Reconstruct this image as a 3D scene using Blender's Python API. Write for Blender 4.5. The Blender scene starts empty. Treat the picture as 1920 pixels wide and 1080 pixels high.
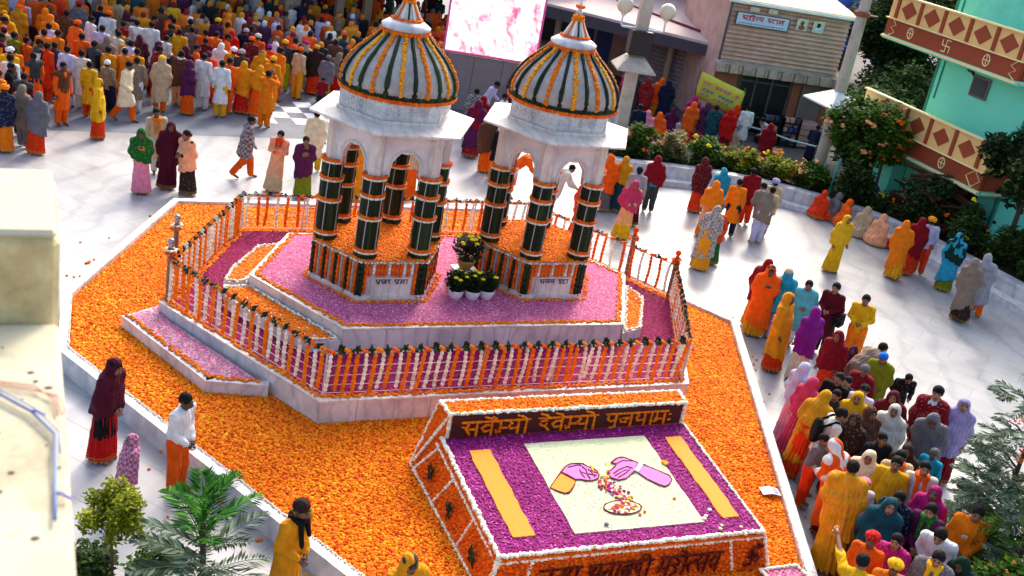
import bpy, bmesh, math, random
import numpy as np
from mathutils import Vector, Matrix, Euler

random.seed(7)
RNG = np.random.default_rng(11)
SC = bpy.context.scene
COL = SC.collection
PI = math.pi

# ------------------------------------------------------------------ camera
F_PX, PITCH, ROLL, CAM_H = 2064.9, math.radians(22.255), math.radians(10.564), 9.0
cam_data = bpy.data.cameras.new("camera")
cam_data.sensor_width = 36.0
cam_data.lens = F_PX / 1920.0 * 36.0
cam_data.clip_start = 0.1
cam_data.clip_end = 600.0
cam_data.dof.use_dof = True
cam_data.dof.focus_distance = 18.5
cam_data.dof.aperture_fstop = 3.2
cam = bpy.data.objects.new("camera", cam_data)
COL.objects.link(cam)
fw = Vector((0, math.cos(PITCH), -math.sin(PITCH)))
u0 = Vector((0, math.sin(PITCH), math.cos(PITCH)))
r0 = Vector((1, 0, 0))
cx = r0 * math.cos(ROLL) + u0 * math.sin(ROLL)
cy = -r0 * math.sin(ROLL) + u0 * math.cos(ROLL)
M3 = Matrix((cx, cy, -fw)).transposed()
cam.matrix_world = Matrix.Translation((0, 0, CAM_H)) @ M3.to_4x4()
SC.camera = cam

# ------------------------------------------------------------------ sky, sun, exposure
SUN_AZ, SUN_EL = math.radians(8.0), math.radians(40.0)   # azimuth measured from +Y towards +X
world = bpy.data.worlds.new("World")
SC.world = world
world.use_nodes = True
wn = world.node_tree
for n in list(wn.nodes):
    wn.nodes.remove(n)
sky = wn.nodes.new("ShaderNodeTexSky")
sky.sky_type = 'NISHITA'
sky.sun_disc = False
sky.sun_elevation = SUN_EL
sky.sun_rotation = SUN_AZ
sky.air_density = 1.0
sky.dust_density = 5.0
sky.ozone_density = 1.0
bg = wn.nodes.new("ShaderNodeBackground")
bg.inputs[1].default_value = 0.15
wo = wn.nodes.new("ShaderNodeOutputWorld")
wn.links.new(sky.outputs[0], bg.inputs[0])
wn.links.new(bg.outputs[0], wo.inputs[0])
sun_d = bpy.data.lights.new("sun", 'SUN')
sun_d.energy = 1.05
sun_d.angle = math.radians(10.0)
sun_d.color = (1.0, 0.93, 0.82)
sun = bpy.data.objects.new("sun", sun_d)
COL.objects.link(sun)
sdir = Vector((math.sin(SUN_AZ) * math.cos(SUN_EL), math.cos(SUN_AZ) * math.cos(SUN_EL), math.sin(SUN_EL)))
sun.rotation_euler = sdir.to_track_quat('Z', 'Y').to_euler()
sun.location = (0, 60, 60)
SC.view_settings.view_transform = 'Standard'
SC.view_settings.look = 'None'
SC.view_settings.exposure = 1.38
SC.view_settings.gamma = 1.0
SC.view_settings.use_curve_mapping = False
SC.cycles.max_bounces = 6
SC.cycles.diffuse_bounces = 3

# ------------------------------------------------------------------ materials
def lin(c):
    return tuple((v / 12.92 if v <= 0.04045 else ((v + 0.055) / 1.055) ** 2.4) for v in c[:3])

class NT:
    def __init__(s, name):
        s.m = bpy.data.materials.new(name)
        s.m.use_nodes = True
        s.t = s.m.node_tree
        for n in list(s.t.nodes):
            s.t.nodes.remove(n)
        s.out = s.n("ShaderNodeOutputMaterial")
        s.p = s.n("ShaderNodeBsdfPrincipled")
        s.l(s.p.outputs[0], s.out.inputs[0])
    def n(s, t, **kw):
        nd = s.t.nodes.new(t)
        for k, v in kw.items():
            setattr(nd, k, v)
        return nd
    def l(s, a, b):
        s.t.links.new(a, b)
    def coord(s, kind="Object", scale=(1, 1, 1)):
        c = s.n("ShaderNodeTexCoord")
        mp = s.n("ShaderNodeMapping")
        mp.inputs['Scale'].default_value = scale
        s.l(c.outputs[kind], mp.inputs[0])
        return mp.outputs[0]
    def noise(s, scale, vec=None, detail=4.0, rough=0.55):
        nd = s.n("ShaderNodeTexNoise")
        nd.inputs['Scale'].default_value = scale
        nd.inputs['Detail'].default_value = detail
        nd.inputs['Roughness'].default_value = rough
        if vec is not None:
            s.l(vec, nd.inputs['Vector'])
        return nd.outputs['Fac']
    def ramp(s, fac, stops, interp='LINEAR'):
        r = s.n("ShaderNodeValToRGB")
        r.color_ramp.interpolation = interp
        els = r.color_ramp.elements
        while len(els) < len(stops):
            els.new(0.5)
        for e, (p, c) in zip(els, stops):
            e.position = p
            e.color = (c[0], c[1], c[2], 1)
        s.l(fac, r.inputs[0])
        return r.outputs[0]
    def bump(s, height, strength=0.3, dist=0.02):
        b = s.n("ShaderNodeBump")
        b.inputs['Strength'].default_value = strength
        b.inputs['Distance'].default_value = dist
        s.l(height, b.inputs['Height'])
        s.l(b.outputs[0], s.p.inputs['Normal'])
    def mix(s, fac, a, b, mode='MIX'):
        m = s.n("ShaderNodeMix")
        m.data_type = 'RGBA'
        m.blend_type = mode
        def put(sock, v):
            if isinstance(v, (int, float)):
                sock.default_value = v
            elif isinstance(v, tuple):
                sock.default_value = (v[0], v[1], v[2], 1)
            else:
                s.l(v, sock)
        put(m.inputs[0], fac)
        put(m.inputs[6], a)
        put(m.inputs[7], b)
        return m.outputs[2]
    def set(s, **kw):
        for k, v in kw.items():
            k = k.replace('_', ' ')
            if isinstance(v, tuple):
                s.p.inputs[k].default_value = (v[0], v[1], v[2], 1)
            else:
                s.p.inputs[k].default_value = v

def simple(name, col, rough=0.7, var=0.15, scale=6.0, bump=0.15, fine=40.0, metallic=0.0, dirt=None):
    """plain painted / stone like surface with blotchy tone and fine relief"""
    t = NT(name)
    v = t.coord()
    c = lin(col)
    lo = tuple(x * (1 - var) for x in c)
    hi = tuple(min(1, x * (1 + var * 0.6)) for x in c)
    base = t.ramp(t.noise(scale, v), [(0.3, lo), (0.7, hi)])
    if dirt:
        d = t.ramp(t.noise(scale * 0.45, v, 8.0, 0.7), [(0.52, (0, 0, 0)), (0.72, (1, 1, 1))])
        base = t.mix(d, base, lin(dirt))
    t.l(base, t.p.inputs['Base Color'])
    t.set(Roughness=rough, Metallic=metallic)
    if bump:
        t.bump(t.noise(fine, v, 3.0), bump, 0.01)
    return t.m

def rnd_mat(name, stops, rough=0.8, bump=0.0, trans=0.0):
    """per piece random colour through the mesh attribute rnd"""
    t = NT(name)
    a = t.n("ShaderNodeAttribute", attribute_name="rnd")
    col = t.ramp(a.outputs['Fac'], [(p, lin(c)) for p, c in stops])
    t.l(col, t.p.inputs['Base Color'])
    t.set(Roughness=rough)
    t.p.inputs['Specular IOR Level'].default_value = 0.2
    if trans:
        tr = t.n("ShaderNodeBsdfTranslucent")
        t.l(col, tr.inputs[0])
        mx = t.n("ShaderNodeMixShader")
        mx.inputs[0].default_value = trans
        t.l(t.p.outputs[0], mx.inputs[1])
        t.l(tr.outputs[0], mx.inputs[2])
        t.l(mx.outputs[0], t.out.inputs[0])
    return t.m

M = {}
def marble_mat(name, base, vein, rough, scale=0.7, tile=None, bumpy=0.05):
    t = NT(name)
    v = t.coord()
    n1 = t.noise(scale, v, 8.0, 0.62)
    w = t.n("ShaderNodeTexWave")
    w.inputs['Scale'].default_value = scale * 0.8
    w.inputs['Distortion'].default_value = 9.0
    w.inputs['Detail'].default_value = 4.0
    t.l(v, w.inputs['Vector'])
    c1 = t.ramp(n1, [(0.35, lin(vein)), (0.62, lin(base))])
    c2 = t.ramp(w.outputs['Fac'], [(0.0, (0.82, 0.83, 0.86)), (0.25, (1, 1, 1))])
    col = t.mix(1.0, c1, c2, 'MULTIPLY')
    if tile:
        b = t.n("ShaderNodeTexBrick")
        b.offset = 0.5
        b.inputs['Scale'].default_value = 1.0
        b.inputs['Brick Width'].default_value = tile[0]
        b.inputs['Row Height'].default_value = tile[1]
        b.inputs['Mortar Size'].default_value = 0.008
        b.inputs['Color1'].default_value = (1, 1, 1, 1)
        b.inputs['Color2'].default_value = (0.86, 0.87, 0.9, 1)
        b.inputs['Mortar'].default_value = (0.62, 0.62, 0.63, 1)
        v2 = t.coord("Object")
        t.l(v2, b.inputs['Vector'])
        v2.node.inputs['Rotation'].default_value = (0, 0, math.radians(tile[2]))
        col = t.mix(1.0, col, b.outputs['Color'], 'MULTIPLY')
    t.l(col, t.p.inputs['Base Color'])
    rg = t.n("ShaderNodeMapRange")
    rg.inputs['To Min'].default_value = rough * 0.75
    rg.inputs['To Max'].default_value = rough * 1.25
    t.l(t.noise(2.3, v), rg.inputs['Value'])
    t.l(rg.outputs[0], t.p.inputs['Roughness'])
    if bumpy:
        t.bump(t.noise(9.0, v), bumpy, 0.01)
    return t.m

M['floor'] = marble_mat("courtyard_marble", (0.69, 0.685, 0.68), (0.59, 0.585, 0.58), 0.36, 0.45, (1.5, 0.6, 26.8), 0.03)
M['marble'] = marble_mat("white_marble", (0.86, 0.85, 0.84), (0.70, 0.69, 0.70), 0.4, 1.6)
M['marble_warm'] = marble_mat("warm_white_marble", (0.88, 0.85, 0.80), (0.74, 0.71, 0.68), 0.5, 2.0)
M['asphalt'] = simple("grey_paving", (0.40, 0.42, 0.46), 0.75, 0.25, 1.3, 0.2)
M['paint_white'] = simple("white_floor_paint", (0.86, 0.87, 0.88), 0.6, 0.12, 3.0, 0.1)
M['soil'] = simple("dark_soil", (0.22, 0.14, 0.08), 0.95, 0.3, 5.0, 0.5)
M['marigold'] = rnd_mat("marigold_heads", [(0.0, (0.82, 0.29, 0.01)), (0.18, (0.95, 0.45, 0.02)), (0.66, (0.97, 0.54, 0.02)), (0.88, (0.98, 0.63, 0.03)), (0.95, (0.98, 0.72, 0.06)), (1.0, (0.98, 0.80, 0.10))], 0.75, trans=0.15)
M['marigold_o'] = rnd_mat("orange_marigold_heads", [(0.0, (0.91, 0.41, 0.01)), (0.5, (0.96, 0.50, 0.02)), (1.0, (0.98, 0.58, 0.03))], 0.75, trans=0.15)
M['marigold_r'] = rnd_mat("red_orange_marigold_heads", [(0.0, (0.88, 0.32, 0.01)), (0.5, (0.95, 0.41, 0.02)), (1.0, (0.97, 0.49, 0.03))], 0.75, trans=0.15)
M['marigold_y'] = rnd_mat("amber_marigold_petals", [(0.0, (0.88, 0.50, 0.01)), (0.5, (0.93, 0.60, 0.02)), (1.0, (0.96, 0.68, 0.05))], 0.75)
M['petal_pink'] = rnd_mat("pink_rose_petals", [(0.0, (0.74, 0.32, 0.49)), (0.45, (0.84, 0.45, 0.61)), (0.8, (0.90, 0.54, 0.68)), (1.0, (0.95, 0.69, 0.79))], 0.8)
M['petal_magenta'] = rnd_mat("crimson_rose_petals", [(0.0, (0.44, 0.005, 0.20)), (0.5, (0.60, 0.015, 0.31)), (0.85, (0.68, 0.04, 0.39)), (1.0, (0.76, 0.16, 0.50))], 0.8)
M['petal_purple'] = rnd_mat("magenta_rose_petals", [(0.0, (0.46, 0.03, 0.32)), (0.5, (0.60, 0.08, 0.45)), (0.85, (0.68, 0.16, 0.54)), (1.0, (0.80, 0.36, 0.68))], 0.8)
M['petal_cream'] = rnd_mat("cream_petals", [(0.0, (0.74, 0.76, 0.58)), (0.5, (0.82, 0.84, 0.68)), (1.0, (0.88, 0.90, 0.76))], 0.8)
M['petal_maroon'] = rnd_mat("dark_red_petals", [(0.0, (0.20, 0.03, 0.02)), (0.5, (0.33, 0.06, 0.03)), (1.0, (0.45, 0.12, 0.05))], 0.8)
M['white_flower'] = rnd_mat("white_flower_heads", [(0.0, (0.78, 0.76, 0.62)), (0.5, (0.92, 0.91, 0.82)), (1.0, (0.97, 0.96, 0.90))], 0.75)
M['leaf_dark'] = rnd_mat("dark_green_leaves", [(0.0, (0.05, 0.09, 0.04)), (0.5, (0.09, 0.15, 0.07)), (1.0, (0.16, 0.24, 0.10))], 0.55)
M['gold_paint'] = simple("amber_petal_layer", (0.92, 0.54, 0.01), 0.8, 0.12, 30.0, 0.3, 120)

# ------------------------------------------------------------------ mesh helpers
def link_mesh(name, verts, faces, mat, parent=None, smooth=False, rnd=None):
    me = bpy.data.meshes.new(name)
    me.from_pydata([tuple(v) for v in verts], [], faces)
    return link_me(name, me, mat, parent, smooth, rnd)

def link_me(name, me, mat, parent=None, smooth=False, rnd=None):
    if rnd is not None:
        a = me.attributes.new("rnd", 'FLOAT', 'POINT')
        a.data.foreach_set("value", np.asarray(rnd, dtype=np.float32))
    if smooth:
        me.polygons.foreach_set("use_smooth", [True] * len(me.polygons))
    if mat is not None:
        for m in (mat if isinstance(mat, (list, tuple)) else [mat]):
            me.materials.append(m)
    me.update()
    o = bpy.data.objects.new(name, me)
    COL.objects.link(o)
    if parent is not None:
        o.parent = parent
    return o

def np_mesh(name, V, F):
    """V (n,3) float, F (m,k) int, all faces of k corners"""
    me = bpy.data.meshes.new(name)
    V = np.ascontiguousarray(V, dtype=np.float32)
    F = np.ascontiguousarray(F, dtype=np.int32)
    k = F.shape[1]
    me.vertices.add(len(V))
    me.vertices.foreach_set("co", V.ravel())
    me.loops.add(F.size)
    me.loops.foreach_set("vertex_index", F.ravel())
    me.polygons.add(len(F))
    me.polygons.foreach_set("loop_start", np.arange(0, F.size, k, dtype=np.int32))
    me.update(calc_edges=True)
    me.validate()
    return me

class MB:
    """collects primitives, linked as ONE mesh object"""
    def __init__(s):
        s.v, s.f, s.r = [], [], []
    def add(s, verts, faces, r=None):
        b = len(s.v)
        s.v += [tuple(v) for v in verts]
        s.f += [tuple(b + i for i in f) for f in faces]
        s.r += [random.random() if r is None else r] * len(verts)
        return s
    def box(s, c, d, rz=0.0, rx=0.0, bevel=0.0):
        x, y, z = (k / 2 for k in d)
        R = Euler((rx, 0, rz)).to_matrix()
        if bevel > 0:
            bm = bmesh.new()
            bmesh.ops.create_cube(bm, size=1.0, matrix=Matrix.Diagonal((d[0], d[1], d[2], 1)))
            bmesh.ops.bevel(bm, geom=bm.edges[:], offset=bevel, segments=1, affect='EDGES')
            vs = [R @ v.co + Vector(c) for v in bm.verts]
            bm.verts.index_update()
            fs = [[v.index for v in f.verts] for f in bm.faces]
            bm.free()
            return s.add(vs, fs)
        vs = [R @ Vector((a, b, e)) + Vector(c) for a in (-x, x) for b in (-y, y) for e in (-z, z)]
        return s.add(vs, [(0, 1, 3, 2), (4, 6, 7, 5), (0, 4, 5, 1), (2, 3, 7, 6), (0, 2, 6, 4), (1, 5, 7, 3)])
    def prism(s, poly, z0, z1, cap=True):
        n = len(poly)
        if callable(z1):
            vs = [(x, y, z0) for x, y in poly] + [(x, y, z1(x, y)) for x, y in poly]
        else:
            vs = [(x, y, z0) for x, y in poly] + [(x, y, z1) for x, y in poly]
        fs = [(i, (i + 1) % n, n + (i + 1) % n, n + i) for i in range(n)]
        if cap:
            fs += [tuple(range(n - 1, -1, -1)), tuple(range(n, 2 * n))]
        return s.add(vs, fs)
    def lathe(s, prof, n=24, c=(0, 0, 0), rot=0.0, sx=1.0, sy=1.0):
        vs, fs = [], []
        for r, z in prof:
            for i in range(n):
                a = 2 * PI * i / n + rot
                vs.append((c[0] + r * math.cos(a) * sx, c[1] + r * math.sin(a) * sy, c[2] + z))
        m = len(prof)
        for j in range(m - 1):
            for i in range(n):
                fs.append((j * n + i, j * n + (i + 1) % n, (j + 1) * n + (i + 1) % n, (j + 1) * n + i))
        fs.append(tuple(range(n - 1, -1, -1)))
        fs.append(tuple((m - 1) * n + i for i in range(n)))
        return s.add(vs, fs)
    def tube(s, pts, r, n=6, cap=True, r_end=None, lump=0.0):
        pts = [Vector(p) for p in pts]
        m = len(pts)
        vs, fs = [], []
        up = Vector((0, 0, 1))
        for j, p in enumerate(pts):
            d = (pts[min(j + 1, m - 1)] - pts[max(j - 1, 0)])
            if d.length < 1e-9:
                d = Vector((0, 0, 1))
            d.normalize()
            a = d.cross(up)
            if a.length < 0.05:
                a = d.cross(Vector((0, 1, 0)))
            a.normalize()
            b = a.cross(d)
            rr = r if r_end is None else r + (r_end - r) * j / max(1, m - 1)
            if lump:
                rr *= 1 + random.uniform(-lump, lump)
            for i in range(n):
                t = 2 * PI * i / n
                k = 1 + (random.uniform(-lump, lump) if lump else 0)
                vs.append(p + (a * math.cos(t) + b * math.sin(t)) * rr * k)
        for j in range(m - 1):
            for i in range(n):
                fs.append((j * n + i, j * n + (i + 1) % n, (j + 1) * n + (i + 1) % n, (j + 1) * n + i))
        if cap:
            fs.append(tuple(range(n - 1, -1, -1)))
            fs.append(tuple((m - 1) * n + i for i in range(n)))
        return s.add(vs, fs)
    def ball(s, c, r, sz=1.0, sub=1, sx=1.0, sy=1.0):
        V, F = ICO[sub]
        return s.add([(c[0] + x * r * sx, c[1] + y * r * sy, c[2] + z * r * sz) for x, y, z in V], F)
    def build(s, name, mat, parent=None, smooth=False, rnd=False):
        return link_mesh(name, s.v, s.f, mat, parent, smooth, s.r if rnd else None)

def _ico(sub):
    bm = bmesh.new()
    bmesh.ops.create_icosphere(bm, subdivisions=sub, radius=1.0)
    bm.verts.index_update()
    V = [tuple(v.co) for v in bm.verts]
    F = [tuple(v.index for v in f.verts) for f in bm.faces]
    bm.free()
    return V, F
ICO = {1: _ico(1), 2: _ico(2), 3: _ico(3)}

def tag(o, label=None, cat=None, group=None, kind=None):
    if label: o['label'] = label
    if cat: o['category'] = cat
    if group: o['group'] = group
    if kind: o['kind'] = kind
    return o

def thing(name, label, cat, loc=(0, 0, 0), rz=0.0, group=None):
    o = bpy.data.objects.new(name, None)
    o.empty_display_size = 0.2
    COL.objects.link(o)
    o.location = loc
    o.rotation_euler = (0, 0, rz)
    return tag(o, label, cat, group)

def inst(src, name, parent, loc=(0, 0, 0), rot=(0, 0, 0), scale=(1, 1, 1)):
    """another object sharing the mesh of src"""
    o = src.copy()
    o.name = name
    COL.objects.link(o)
    o.parent = parent
    o.location, o.rotation_euler, o.scale = loc, rot, scale
    return o

def copy_tree(o, parent=None):
    c = o.copy()
    COL.objects.link(c)
    c.parent = parent
    for ch in list(o.children):
        copy_tree(ch, c)
    return c

def in_poly(P, poly):
    x, y = P[:, 0], P[:, 1]
    ins = np.zeros(len(P), bool)
    n = len(poly)
    for i in range(n):
        x0, y0 = poly[i]
        x1, y1 = poly[(i + 1) % n]
        if y0 == y1:
            continue
        t = (y0 > y) != (y1 > y)
        ins ^= t & (x < (x1 - x0) * (y - y0) / (y1 - y0) + x0)
    return ins

def jitter_points(poly, d, holes=(), jit=0.45):
    a = np.array(poly)
    lo, hi = a.min(0), a.max(0)
    xs = np.arange(lo[0], hi[0], d)
    ys = np.arange(lo[1], hi[1], d * 0.866)
    X, Y = np.meshgrid(xs, ys)
    X = X + (np.arange(len(ys)) % 2)[:, None] * d * 0.5
    P = np.stack([X.ravel(), Y.ravel()], 1)
    P = P + RNG.uniform(-jit, jit, P.shape) * d
    m = in_poly(P, poly)
    for h in holes:
        m &= ~in_poly(P, h)
    return P[m]

TPL = {}
V_, F_ = ICO[1]
TPL['blob'] = (np.array(V_) * np.array([1, 1, 0.62]), np.array(F_))
TPL['petal'] = (np.array([[-1, 0, 0.0], [0, -0.7, 0.25], [1, 0, 0.05], [0, 0.7, 0.25], [0, 0, 0.45]]), np.array([[0, 1, 4], [1, 2, 4], [2, 3, 4], [3, 0, 4]]))

def scatter(name, P, size, tpl, mat, parent=None, zfun=None, z=0.0, tilt=0.5, svar=0.3, rnd=None):
    """thousands of small real pieces joined into one mesh, each with its own random value"""
    n = len(P)
    V, F = TPL[tpl]
    k = len(V)
    rz = RNG.uniform(0, 2 * PI, n)
    rx = RNG.uniform(-tilt, tilt, n)
    s = size * RNG.uniform(1 - svar, 1 + svar, n)
    cz, sz, cxx, sxx = np.cos(rz), np.sin(rz), np.cos(rx), np.sin(rx)
    x, y, zz = V[:, 0][None], V[:, 1][None], V[:, 2][None]
    y2 = y * cxx[:, None] - zz * sxx[:, None]
    z2 = y * sxx[:, None] + zz * cxx[:, None]
    X = (x * cz[:, None] - y2 * sz[:, None]) * s[:, None] + P[:, 0][:, None]
    Y = (x * sz[:, None] + y2 * cz[:, None]) * s[:, None] + P[:, 1][:, None]
    zb = P[:, 2] if P.shape[1] > 2 else (zfun(P[:, 0], P[:, 1]) if zfun else np.full(n, z))
    Z = z2 * s[:, None] + zb[:, None] + RNG.uniform(-0.15, 0.25, n)[:, None] * size
    VV = np.stack([X, Y, Z], 2).reshape(-1, 3)
    FF = (F[None] + (np.arange(n) * k)[:, None, None]).reshape(-1, F.shape[1])
    me = np_mesh(name, VV, FF)
    r = RNG.uniform(0, 1, n) if rnd is None else rnd
    o = link_me(name, me, mat, parent, False, np.repeat(r, k))
    o['kind'] = 'stuff'
    return o

def strip_pts(path, w, d, closed=False, z=None):
    """points along a 3D polyline, spread over width w"""
    pts = [np.array(p, float) for p in path]
    if closed:
        pts.append(pts[0])
    out = []
    for a, b in zip(pts[:-1], pts[1:]):
        L = np.linalg.norm(b - a)
        m = max(1, int(L / d))
        t = (np.arange(m) + RNG.uniform(0, 1, m)) / m
        nrm = np.array([-(b - a)[1], (b - a)[0], 0])
        nrm = nrm / max(1e-6, np.linalg.norm(nrm))
        q = a[None] + (b - a)[None] * t[:, None] + nrm[None] * RNG.uniform(-w / 2, w / 2, m)[:, None]
        out.append(q)
    return np.concatenate(out)

def edging(name, path, w, size, mat, parent, closed=False, dens=1.0):
    d = size * size * 2.2 / max(w, size) / dens
    P = strip_pts(path, w, d, closed)
    o = scatter(name, P, size, 'blob', mat, parent, tilt=0.6)
    return o

def inset(poly, d):
    """move every edge of a CCW convex polygon inwards by d"""
    n = len(poly)
    out = []
    for i in range(n):
        p0, p1, p2 = (np.array(poly[(i + k) % n], float) for k in (-1, 0, 1))
        e1 = (p1 - p0) / np.linalg.norm(p1 - p0)
        e2 = (p2 - p1) / np.linalg.norm(p2 - p1)
        n1, n2 = np.array([-e1[1], e1[0]]), np.array([-e2[1], e2[0]])
        A = np.array([n1, n2])
        bvec = np.array([n1 @ p1 + d, n2 @ p1 + d])
        out.append(tuple(np.linalg.solve(A, bvec)))
    return out

def put(me, name, parent, loc, rot=(0, 0, 0), scale=(1, 1, 1)):
    o = bpy.data.objects.new(name, me)
    COL.objects.link(o)
    o.parent = parent
    o.location, o.rotation_euler, o.scale = loc, rot, scale
    return o

# ------------------------------------------------------------------ the setting
AX = math.radians(26.8)
UX, VX = (math.cos(AX), math.sin(AX)), (-math.sin(AX), math.cos(AX))
ORG = (7.7257 * UX[0] + 17.8131 * VX[0], 7.7257 * UX[1] + 17.8131 * VX[1])
def S2W(u, v):
    return (ORG[0] + u * UX[0] + v * VX[0], ORG[1] + u * UX[1] + v * VX[1])

def sheet(name, poly, z, mat):
    o = link_mesh(name, [(x, y, z) for x, y in poly], [tuple(range(len(poly)))], mat)
    return tag(o, kind='structure')
sheet('ground', [(-160, -60), (160, -60), (160, 260), (-160, 260)], 0.0, M['floor'])
# grey paving in front of the assembly hall, bounded by the white marble court
sheet('grey_paving', [(-40, 18.6), (-12.35, 26.75), (-6.1, 30.4), (-2.4, 33.2), (-2.4, 62), (-40, 62)], 0.004, M['asphalt'])
# white painted floor design on the grey paving
def paint_sheet():
    mb = MB()
    c, s = math.cos(0.52), math.sin(0.52)
    k = 0
    for i in range(6):
        for j in range(4):
            if (i + j) % 2:
                continue
            x0, y0 = -7.7 + i * 0.55, 31.0 + j * 0.62
            q = [(0, 0), (0.55, 0), (0.55, 0.62), (0, 0.62)]
            P = []
            for a, b in q:
                a2, b2 = i * 0.55 + a, j * 0.62 + b
                P.append((-8.1 + a2 * c - b2 * s, 30.9 + a2 * s + b2 * c, 0.008))
            mb.add(P, [(0, 1, 2, 3)])
    o = mb.build('painted_floor_squares', M['paint_white'])
    tag(o, kind='structure')
paint_sheet()

# ------------------------------------------------------------------ flower bed round the shrine
FIELD = [(-2.92, -9.5), (1.95, -9.5), (2.46, -8.46), (6.35, -0.65), (3.12, 5.9), (-4.37, 5.9), (-6.85, 0.95), (-7.0, -1.15)]
FZ = 0.30
PLAT = [(-3.45, -3.72), (3.15, -3.72), (4.95, -0.2), (3.0, 3.35), (-3.5, 3.35), (-5.36, -0.15)]
PZ = 0.68
M['petal_base'] = simple('crushed_orange_petals', (0.84, 0.38, 0.03), 0.95, 0.25, 9, 0.5, 50)
bed = thing('flower_bed', 'low marble walled bed carpeted with orange marigold heads round the twin domed shrine', 'flower bed', (ORG[0], ORG[1], 0), AX)
fin = inset(FIELD, 0.17)
MB().prism(inset(FIELD, 0.1), 0.0, 0.275).build('bed_base', M['petal_base'], bed)
def curb_row(name, poly, w, z0, z1, mat, parent, seg, n_edges=None, gap=0.006):
    """a row of separate curb stones following the outer edge of a polygon"""
    inn = inset(poly, w)
    n = len(poly)
    for i in range(n):
        if n_edges is not None and i not in n_edges:
            continue
        a, b = np.array(poly[i]), np.array(poly[(i + 1) % n])
        c, d = np.array(inn[i]), np.array(inn[(i + 1) % n])
        L = np.linalg.norm(b - a)
        m = max(1, round(L / seg))
        for k in range(m):
            t0, t1 = k / m + gap / L / 2, (k + 1) / m - gap / L / 2
            q = [a + (b - a) * t0, a + (b - a) * t1, c + (d - c) * t1, c + (d - c) * t0]
            dz = random.uniform(-0.002, 0.002)
            MB().prism([tuple(p) for p in q], z0, z1 + dz).build(name, mat, parent)
curb_row('curb_stone', FIELD, 0.17, 0.0, 0.35, M['marble'], bed, 1.1)
P = jitter_points(inset(FIELD, 0.19), 0.041, holes=[inset(PLAT, 0.08), [(-2.0, -7.7), (1.6, -7.7), (1.85, -5.4), (-2.0, -5.4)]])
rn = RNG.uniform(0, 1, len(P))
# patches richer in yellow and patches richer in dark orange, as strewn by hand
pn = np.sin(P[:, 0] * 2.1 + 1.3 * np.sin(P[:, 1] * 1.7)) * np.sin(P[:, 1] * 1.9 + P[:, 0])
rn = np.clip(rn * 0.95 + 0.08 * pn * (rn > 0.2), 0, 1)
scatter('marigold_carpet', P, 0.029, 'blob', M['marigold'], bed, z=0.285, tilt=0.7, svar=0.35, rnd=rn)
# cream flower rope along the inner curb edge
ci = inset(FIELD, 0.16)
edging('cream_flower_rope', [(x, y, 0.365) for x, y in ci[0:1] + ci[-1:] + ci[-2:-1]], 0.02, 0.015, M['white_flower'], bed)
edging('cream_flower_rope', [(x, y, 0.365) for x, y in ci[1:5]], 0.02, 0.015, M['white_flower'], bed)
edging('cream_flower_rope', [(x, y, 0.365) for x, y in ci[5:7]], 0.02, 0.014, M['white_flower'], bed)

# ------------------------------------------------------------------ platform
def slab_wall(name, poly, z0, z1, mat, parent, seg, th=0.05, edges=None):
    curb_row(name, poly, th, z0, z1, mat, parent, seg, edges, gap=0.008)

def terrace(name, label, poly, z0, z1, petal, dens, psize, seg, rim='marigold_o', holes=(), edge_ix=None, rim_ix=None, core=None):
    t = thing(name, label, 'platform', (ORG[0], ORG[1], 0), AX)
    MB().prism(inset(poly, 0.045), z0, z1 - 0.012).build('core', M['marble'], t)
    slab_wall('marble_slab', poly, z0, z1 - 0.03, M['marble'], t, seg, 0.05, edge_ix)
    # coping stones, slightly proud of the slabs
    pp = inset(poly, -0.012)
    inn = inset(poly, 0.15)
    n = len(poly)
    for i in range(n):
        if edge_ix is not None and i not in edge_ix:
            continue
        q = [pp[i], pp[(i + 1) % n], inn[(i + 1) % n], inn[i]]
        MB().prism(q, z1 - 0.03, z1).build('coping', M['marble_warm'], t)
    Pp = jitter_points(inset(poly, 0.10), dens, holes=holes)
    scatter('petal_carpet', Pp, psize, 'petal', M[petal], t, z=z1 + 0.006, tilt=0.5)
    base = inset(poly, 0.12)
    link_mesh('petal_bed', [(x, y, z1 + 0.003) for x, y in base], [tuple(range(n))], BEDM[petal], t)
    ii = inset(poly, 0.10)
    loop = [(x, y, z1 + 0.012) for x, y in ii]
    if rim_ix is None:
        edging('marigold_edging', loop, 0.09, 0.03, M[rim], t, closed=True)
    else:
        for a, b in rim_ix:
            edging('marigold_edging', [loop[a % n], loop[b % n]], 0.09, 0.03, M[rim], t)
    return t
BEDM = {'petal_pink': simple('pink_petal_layer', (0.76, 0.36, 0.54), 0.9, 0.15, 20, 0.3, 90),
        'petal_magenta': simple('crimson_petal_layer', (0.44, 0.01, 0.22), 0.9, 0.15, 20, 0.3, 90),
        'petal_purple': simple('magenta_petal_layer', (0.54, 0.06, 0.40), 0.9, 0.15, 20, 0.3, 90)}

INNER = [(-2.70, -2.10), (2.58, -2.14), (3.82, 0.1), (2.62, 2.1), (-2.7, 2.1), (-3.82, 0.1)]
IZ = 1.08
plat = terrace('stone_platform', 'six sided white marble platform strewn with crimson petals inside the garlanded railing', PLAT, 0.0, PZ,
               'petal_magenta', 0.034, 0.022, 0.62, holes=[inset(INNER, 0.05)])
# wide marigold border along the platform edge, below the railing
pi_ = inset(PLAT, 0.12)
edging('marigold_border', [(x, y, PZ + 0.012) for x, y in pi_[2:6]], 0.26, 0.032, M['marigold_o'], plat, dens=1.1)

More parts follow.
